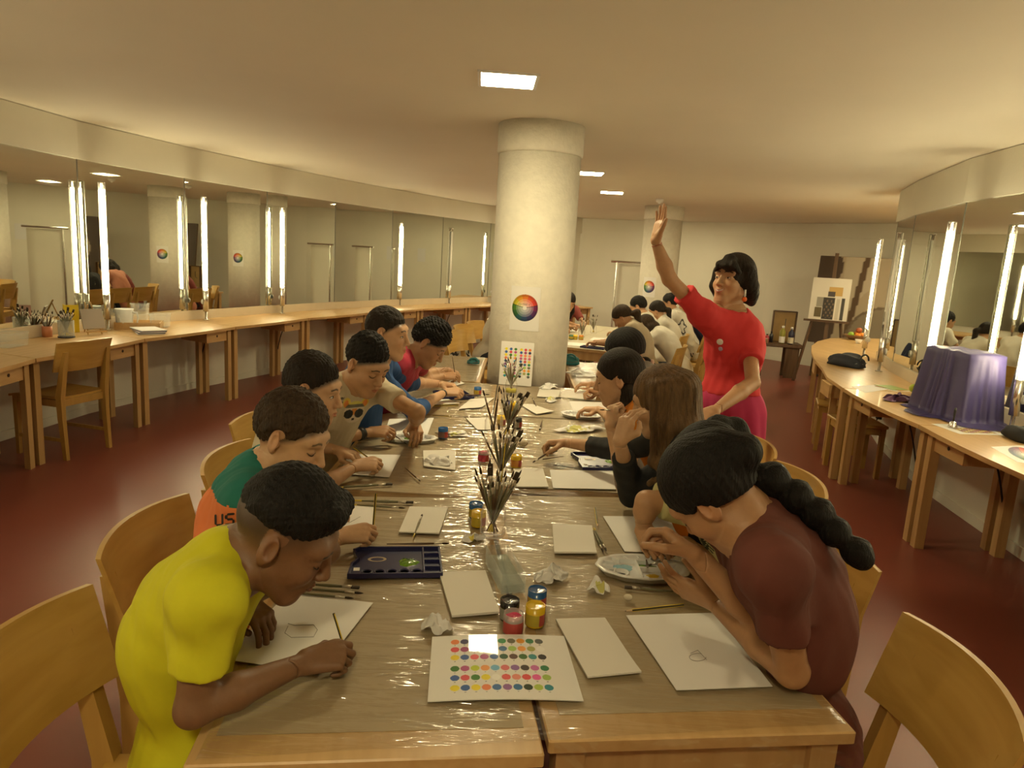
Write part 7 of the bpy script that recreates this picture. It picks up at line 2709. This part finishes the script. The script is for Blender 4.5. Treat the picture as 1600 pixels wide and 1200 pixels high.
soft_bag((p[0], p[1], CZ), (0.12, 0.20, 0.13), mat('ink_blue_fabric', (0.012, 0.014, 0.024), 0.75), 'dark blue backpack lying on the right counter', 'backpack', 9, rz=0.5, strap=BLACK_P)
# fruit bowl
p = at(1336, 531, CZ)
bowl = thing('fruit_bowl', (p[0], p[1], CZ), 'shallow woven bowl of fruit on the rounded counter end', 'bowl')
MB().lathe([(0.001, 0.004), (0.07, 0.0), (0.10, 0.02), (0.155, 0.065), (0.150, 0.068), (0.095, 0.026), (0.001, 0.014)], n=30, closed=False).build('bowl_body', mat('wicker', (0.22, 0.12, 0.05), 0.7, bump=0.5, bscale=90), bowl, True)
ORF, GAP = mat('orange_fruit', (0.72, 0.25, 0.03), 0.45, bump=0.1, bscale=200), mat('green_fruit', (0.25, 0.42, 0.04), 0.35)
RAP = mat('red_apple', (0.50, 0.13, 0.05), 0.3, var=0.3)
for k, (dx, dy, dz, r, m, lab, nm) in enumerate(((-0.075, -0.02, 0.035, 0.042, GAP, 'green apple in the fruit bowl', 'apple'), (0.0, -0.055, 0.03, 0.040, ORF, 'orange at the front of the fruit bowl', 'orange'), (0.075, -0.02, 0.035, 0.041, ORF, 'orange at the right of the fruit bowl', 'orange'), (0.03, 0.05, 0.035, 0.042, ORF, 'orange at the back of the fruit bowl', 'orange'), (-0.03, 0.05, 0.035, 0.040, RAP, 'reddish apple at the back of the fruit bowl', 'apple'), (0.035, 0.0, 0.095, 0.042, RAP, 'red apple on top of the fruit bowl', 'apple'))):
    fruit((p[0] + dx, p[1] + dy, CZ + dz), r, m, lab, nm, nm, 'fruit in the bowl', stalk=(nm == 'apple'))
p = at(1333, 535, CZ)
cup = thing('small_cup', (p[0], p[1] - 0.14, CZ), 'small pale cup standing before the fruit bowl', 'cup')
MB().lathe([(0.001, 0), (0.028, 0), (0.045, 0.055), (0.042, 0.055), (0.026, 0.005), (0.001, 0.005)], n=22, closed=False).build('cup_body', PAPER2, cup, True)
MB().lathe([(0.046, 0.05), (0.0475, 0.056), (0.043, 0.057)], n=22, closed=False).build('rim', PAPER2, cup, True)

# ------------------------------------------------------------------ back of the room
# easel with the picture board
e0 = aty(1275, 528, 10.2)
ez = thing('studio_easel', (4.62, 10.45, 0), 'dark wooden studio easel holding a picture board at the back', 'easel', rz=-0.45)
DKE = wood('dark_easel_wood', (0.12, 0.065, 0.03), (0.08, 0.04, 0.018), 0.5, 2)
for sx in (-1, 1):
    MB().tube([(sx * 0.34, -0.15, 0.0), (sx * 0.10, 0.05, 1.55)], 0.022, 4).build('leg', DKE, ez)
MB().tube([(0, 0.62, 0.0), (0, 0.08, 1.5)], 0.022, 4).build('leg', DKE, ez)
MB().box((0.02, -0.01, 1.28), (0.05, 0.03, 1.30), np.array(Matrix.Rotation(math.radians(-7), 3, 'X'))).build('mast', DKE, ez)
MB().box((0, -0.06, 0.93), (0.62, 0.08, 0.03)).build('ledge', DKE, ez)


def collage(u, v):
    c = np.ones((*u.shape, 3)) * np.array((0.66, 0.63, 0.56))
    def r(u0, u1, v0, v1, col):
        c[(u > u0) & (u < u1) & (v > v0) & (v < v1)] = col
    r(0.45, 0.80, 0.58, 0.80, (0.55, 0.36, 0.12))
    r(0.44, 0.62, 0.56, 0.68, (0.06, 0.05, 0.05))
    r(0.34, 0.64, 0.02, 0.54, (0.035, 0.03, 0.028))
    r(0.14, 0.32, 0.06, 0.30, (0.12, 0.09, 0.04))
    r(0.16, 0.34, 0.30, 0.54, (0.30, 0.28, 0.24))
    r(0.68, 0.76, 0.02, 0.52, (0.5, 0.47, 0.4))
    r(0.80, 0.90, 0.02, 0.54, (0.05, 0.045, 0.04))
    m = (u > 0.36) & (u < 0.62) & (v > 0.05) & (v < 0.5) & (np.sin(u * 60) * np.sin(v * 45) > 0.35)
    c[m] = (0.16, 0.11, 0.07)
    return c


M3 = rotz(-0.45)
def ezp(x, y, z):
    return V(4.62, 10.45, 0) + M3 @ V(x, y, z)
printed(ezp(-0.25, -0.10, 0.95), ezp(0.27, -0.10, 0.95), ezp(0.27, -0.03, 1.56), ezp(-0.25, -0.03, 1.56), collage, 70, 90, PRINT, 'picture_board', 'white board with pasted dark photographs on the studio easel', 'picture', back=0.012)
# big stretched canvas leaning behind
cv = thing('large_canvas', (5.30, 10.75, 0), 'large stretched canvas with dark and pale cloth leaning at the back wall', 'painting', rz=-0.55)
Rl = np.array(Matrix.Rotation(math.radians(-8), 3, 'X'))


def canvas_col(u, v):
    c = np.ones((*u.shape, 3)) * np.array((0.40, 0.33, 0.23))
    c[(u < 0.16 + 0.05 * np.sin(v * 9))] = (0.06, 0.035, 0.02)
    m = (u > 0.22) & (u < 0.50) & (v > 0.55 - 0.2 * np.sin(u * 8))
    c[m] = (0.46, 0.40, 0.30)
    m = np.abs(u - 0.30 - 0.1 * v) < 0.025
    c[m] = (0.09, 0.05, 0.02)
    m = np.hypot((u - 0.62) / 0.3, (v - 0.1) / 0.35) < 1
    c[m] = (0.22, 0.18, 0.12)
    c[np.abs(np.hypot((u - 0.62) / 0.3, (v - 0.1) / 0.35) - 1) < 0.04] = (0.14, 0.10, 0.06)
    return c


M4 = rotz(-0.55)
def cvp(x, z):
    return V(5.30, 10.75, 0) + M4 @ (Rl @ V(x, 0, z))
pb = printed(cvp(-0.75, 0.55), cvp(0.95, 0.55), cvp(0.95, 1.92), cvp(-0.75, 1.92), canvas_col, 70, 60, PRINT, 'canvas_front', None, None, back=0.004)
bpy.context.view_layer.update()
pb.parent = cv
pb.matrix_parent_inverse = Matrix.Identity(4)
pb.location = cv.matrix_world.inverted() @ pb.location if False else Vector(M4.T @ (np.array(pb.location) - V(5.30, 10.75, 0)))
pb.rotation_euler = (0, 0, 0.55)
for z in (0.57, 1.90):
    MB().box(Rl @ V(0.1, 0.025, z), (1.70, 0.035, 0.05), Rl).build('stretcher_bar', DKE, cv)
for x in (-0.73, 0.93):
    MB().box(Rl @ V(x, 0.025, 1.235), (0.05, 0.035, 1.37), Rl).build('stretcher_bar', DKE, cv)
MB().box(Rl @ V(0.1, 0.06, 0.28), (1.5, 0.10, 0.54), Rl).build('support_block', DKE, cv)
# dark stool table with bottles and a paint box
t = thing('dark_side_table', (4.05, 10.9, 0), 'low dark wooden table with bottles against the back wall', 'table', rz=-0.2)
MB().box((0, 0, 0.50), (0.78, 0.42, 0.06), bev=0.01).build('tabletop', DKE, t)
for sx in (-1, 1):
    for sy in (-1, 1):
        MB().prism([(-0.10, -0.04), (0.10, -0.04), (0.06, 0.04), (-0.06, 0.04)], 0, 0.47).build('leg', DKE, t).location = (sx * 0.26, sy * 0.13, 0)
bx = thing('paint_box', (4.22, 11.02, 0.53), 'open wooden paint box standing upright on the dark table', 'box', rz=-0.2)
MB().box((0, 0.04, 0.24), (0.36, 0.03, 0.48), bev=0.004).build('lid_panel', mat('honey_wood', (0.46, 0.30, 0.11), 0.5, var=0.15), bx)
for sx in (-1, 1):
    MB().box((sx * 0.17, 0.01, 0.24), (0.02, 0.06, 0.48)).build('side_rail', DKE, bx)
MB().box((0, 0.01, 0.475), (0.34, 0.06, 0.02)).build('top_rail', DKE, bx)
MB().tube([(0.02, 0.02, 0.36), (0.02, 0.02, 0.24), (-0.04, 0.02, 0.22)], 0.006, 5).build('latch', DARK_METAL, bx)


def bottle(x, y, r, h, m, cap, label, lab=None, z=0.53):
    o = thing('paint_bottle', (x, y, z), label, 'bottle', 'bottles on the dark side table')
    MB().lathe([(0.001, 0), (r, 0), (r, h * 0.68), (r * 0.42, h * 0.82), (r * 0.42, h * 0.88)], n=16, closed=False).build('bottle_body', m, o, True)
    MB().lathe([(r * 0.5, h * 0.87), (r * 0.45, h), (0.001, h)], n=12).build('cap', cap, o, True)
    if lab:
        MB().lathe([(r * 1.02, h * 0.05), (r * 1.02, h * 0.40)], n=16, closed=False).build('label', lab, o, True)


bottle(4.10, 10.72, 0.042, 0.27, mat('olive_bottle', (0.26, 0.25, 0.03), 0.3), WHITE_P, 'olive bottle on the dark table', WHITE_P)
bottle(4.22, 10.68, 0.042, 0.26, mat('ink_bottle', (0.01, 0.015, 0.05), 0.3), WHITE_P, 'dark blue bottle with a white label on the dark table', mat('cream_label', (0.6, 0.56, 0.42), 0.5))
bottle(3.88, 10.75, 0.035, 0.13, mat('red_bottle', (0.35, 0.03, 0.05), 0.3), BLACK_P, 'small red bottle on the dark table')
bottle(3.96, 10.8, 0.030, 0.17, mat('black_bottle', (0.02, 0.02, 0.025), 0.3), BLACK_P, 'small black bottle on the dark table')
MB_ = thing('paint_carton', (3.76, 10.74, 0.53), 'flat brown carton on the dark table', 'box', rz=-0.3)
MB().box((0, 0, 0.03), (0.26, 0.2, 0.06)).build('carton_body', mat('brown_card', (0.24, 0.13, 0.07), 0.7), MB_)
MB().box((0, 0, 0.063), (0.25, 0.05, 0.004)).build('tape', PAPER2, MB_)
# blue coat hanging beside it
soft_bag((3.42, 10.5, 0.0), (0.17, 0.14, 0.62), mat('deep_blue_cloth', (0.01, 0.018, 0.055), 0.8), 'deep blue bag on the floor beside the dark table', 'sack', 12)

# handrail and door-like panel seen past the column
hr = thing('handrail', (1.55, 12.0, 0), 'thin metal rail and post in front of the back wall', 'rail', rz=-0.1)
MB().tube([(0.0, 0, 1.62), (0.86, 0, 1.62)], 0.018, 8).build('rail', CHROME, hr)
MB().tube([(0.10, 0, 0.0), (0.10, 0, 1.61)], 0.016, 8).build('post', CHROME, hr)
MB().box((0.48, 0.06, 0.80), (0.68, 0.02, 1.58)).build('panel', WHITE_WALL, hr)
# notices and wall rail on the right hand back wall (seen in the mirrors)
def wall_rail(a, b, z, label):
    a, b = V(*a, z), V(*b, z)
    o = thing('wall_handrail', (*((a + b) / 2)[:2], z), label, 'rail')
    c = (a + b) / 2
    MB().tube([a - c, b - c], 0.022, 8).build('bar', DKE, o, True)
    t = unit(b - a)
    n = V(-t[1], t[0], 0)
    for k in (0.12, 0.88):
        q = a + (b - a) * k - c
        MB().tube([q, q + n * 0.07 - V(0, 0, 0.03)], 0.012, 6).build('bracket', DKE, o, True)


_wb = inset(WB, 0.08)
wall_rail(_wb[3] + (_wb[4] - _wb[3]) * 0.2, _wb[3] + (_wb[4] - _wb[3]) * 0.95, 0.95, 'dark wall handrail behind the right counter')
wall_rail(_wb[4] + (_wb[5] - _wb[4]) * 0.1, _wb[4] + (_wb[5] - _wb[4]) * 0.9, 0.95, 'dark wall handrail at the right end of the room')


def wall_sheet(i, f, z, w, h, fn, label, group=None):
    q = inset(WB, 0.016)
    a, b = V(*q[i], 0), V(*q[i + 1], 0)
    t = unit(b - a)
    c = a + (b - a) * f
    # the room side is to the right of the walking direction: u runs along the wall
    printed(c - t * w / 2 + V(0, 0, z - h / 2), c + t * w / 2 + V(0, 0, z - h / 2), c + t * w / 2 + V(0, 0, z + h / 2), c - t * w / 2 + V(0, 0, z + h / 2), fn, 40, 40, PRINT, 'wall_notice', label, 'notice', group, back=0.001)


wall_sheet(4, 0.4, 1.50, 0.42, 0.30, notice, 'white printed notice on the wall behind the right counter', 'white notices on the back wall')
wall_sheet(3, 0.5, 1.50, 0.42, 0.30, notice, 'white printed notice on the back wall near the canvas', 'white notices on the back wall')
p = aty(1117, 428, 12.6)
wall_sheet(1, 0.62, p[2], 0.22, 0.32, lambda u, v: np.ones((*u.shape, 3)) * 0.72, 'plain white sheet on the back wall beside the raised arm', 'white notices on the back wall')

# ------------------------------------------------------------------ things on the far table
def fpt(u, v):
    q = fo + fex * u + fey * v
    return q[0], q[1]


FZ = 0.7195
for k, (u, v, a, lab) in enumerate(((0.75, 0.30, 0.2, 'white sheet at the near end of the far table'), (0.95, 0.55, -0.2, 'white sheet before the ponytailed child'), (0.85, 1.0, 0.1, 'white sheet in the middle of the far table'), (0.30, 0.5, 0.3, 'white sheet on the hidden side of the far table'), (0.95, 1.5, 0.0, 'white sheet toward the back of the far table'), (0.30, 1.7, 0.1, 'white sheet before the girl in red'), (0.90, 2.1, 0.2, 'white sheet at the back of the far table'))):
    x, y = fpt(u, v)
    R = rotz(FA + a)
    paper([V(x, y) + (R @ V(sx * 0.105, sy * 0.148, 0))[:2] for sx, sy in ((-1, -1), (1, -1), (1, 1), (-1, 1))], lab, 0.002, PAPER, 0.0, 'paper', 'white sheets on the far tables', FZ, world=True)


def far_pot(u, v, col, lab):
    x, y = fpt(u, v)
    o = thing('paint_pot', (x, y, FZ), lab, 'paint pot', 'paint pots on the far tables')
    m = mat('paint_%d_%d_%d' % tuple(int(c * 99) for c in col), col, 0.25)
    MB().lathe([(0.001, 0), (0.026, 0), (0.026, 0.05), (0.024, 0.05), (0.024, 0.044), (0.001, 0.044)], n=16, closed=False).build('pot_body', m, o, True)
    MB().lathe([(0.0265, 0.008), (0.0265, 0.034)], n=16, closed=False).build('label', mat('pot_band', (0.55, 0.4, 0.06), 0.4), o, True)


for u, v, c, lab in ((0.50, 0.10, YEL, 'yellow pot nearest on the far table'), (0.57, 0.12, YEL, 'yellow pot second on the far table'), (0.62, 0.20, (0.35, 0.12, 0.03), 'brown pot near the front of the far table'), (0.62, 0.75, YEL, 'yellow pot in the middle of the far table'), (0.68, 0.78, (0.6, 0.2, 0.03), 'orange pot in the middle of the far table'), (0.58, 0.72, (0.03, 0.12, 0.06), 'dark green pot in the middle of the far table')):
    far_pot(u, v, c, lab)
for k, (u, v, lab) in enumerate(((0.45, 0.42, 'large glass jar near the front of the far table'), (0.62, 1.0, 'glass jar of brushes in the middle of the far table'), (0.60, 1.6, 'glass jar of brushes toward the back of the far table'))):
    x, y = fpt(u, v)
    brush_jar((x, y), 0.05 if k == 0 else 0.04, 0.13 if k == 0 else 0.095, 5 if k == 0 else 8, lab, 40 + k, group='brushes in the far table jars', blabel='brush standing in the %s' % lab, zbase=FZ)
for k, (u, v, lab) in enumerate(((1.0, 0.12, 'dark paint tray at the near right of the far table'), (0.25, 0.95, 'dark paint tray before the girl in red'))):
    x, y = fpt(u, v)
    o = thing('paint_tray', (x, y, FZ), lab, 'palette', 'dark blue paint trays', FA)
    MB().box((0, 0, 0.004), (0.25, 0.12, 0.008), bev=0.002).build('base', NAVY, o)
    for s in (-1, 1):
        MB().box((0, s * 0.058, 0.010), (0.25, 0.005, 0.014)).build('rim', NAVY, o)
        MB().box((s * 0.123, 0, 0.010), (0.005, 0.12, 0.014)).build('rim', NAVY, o)
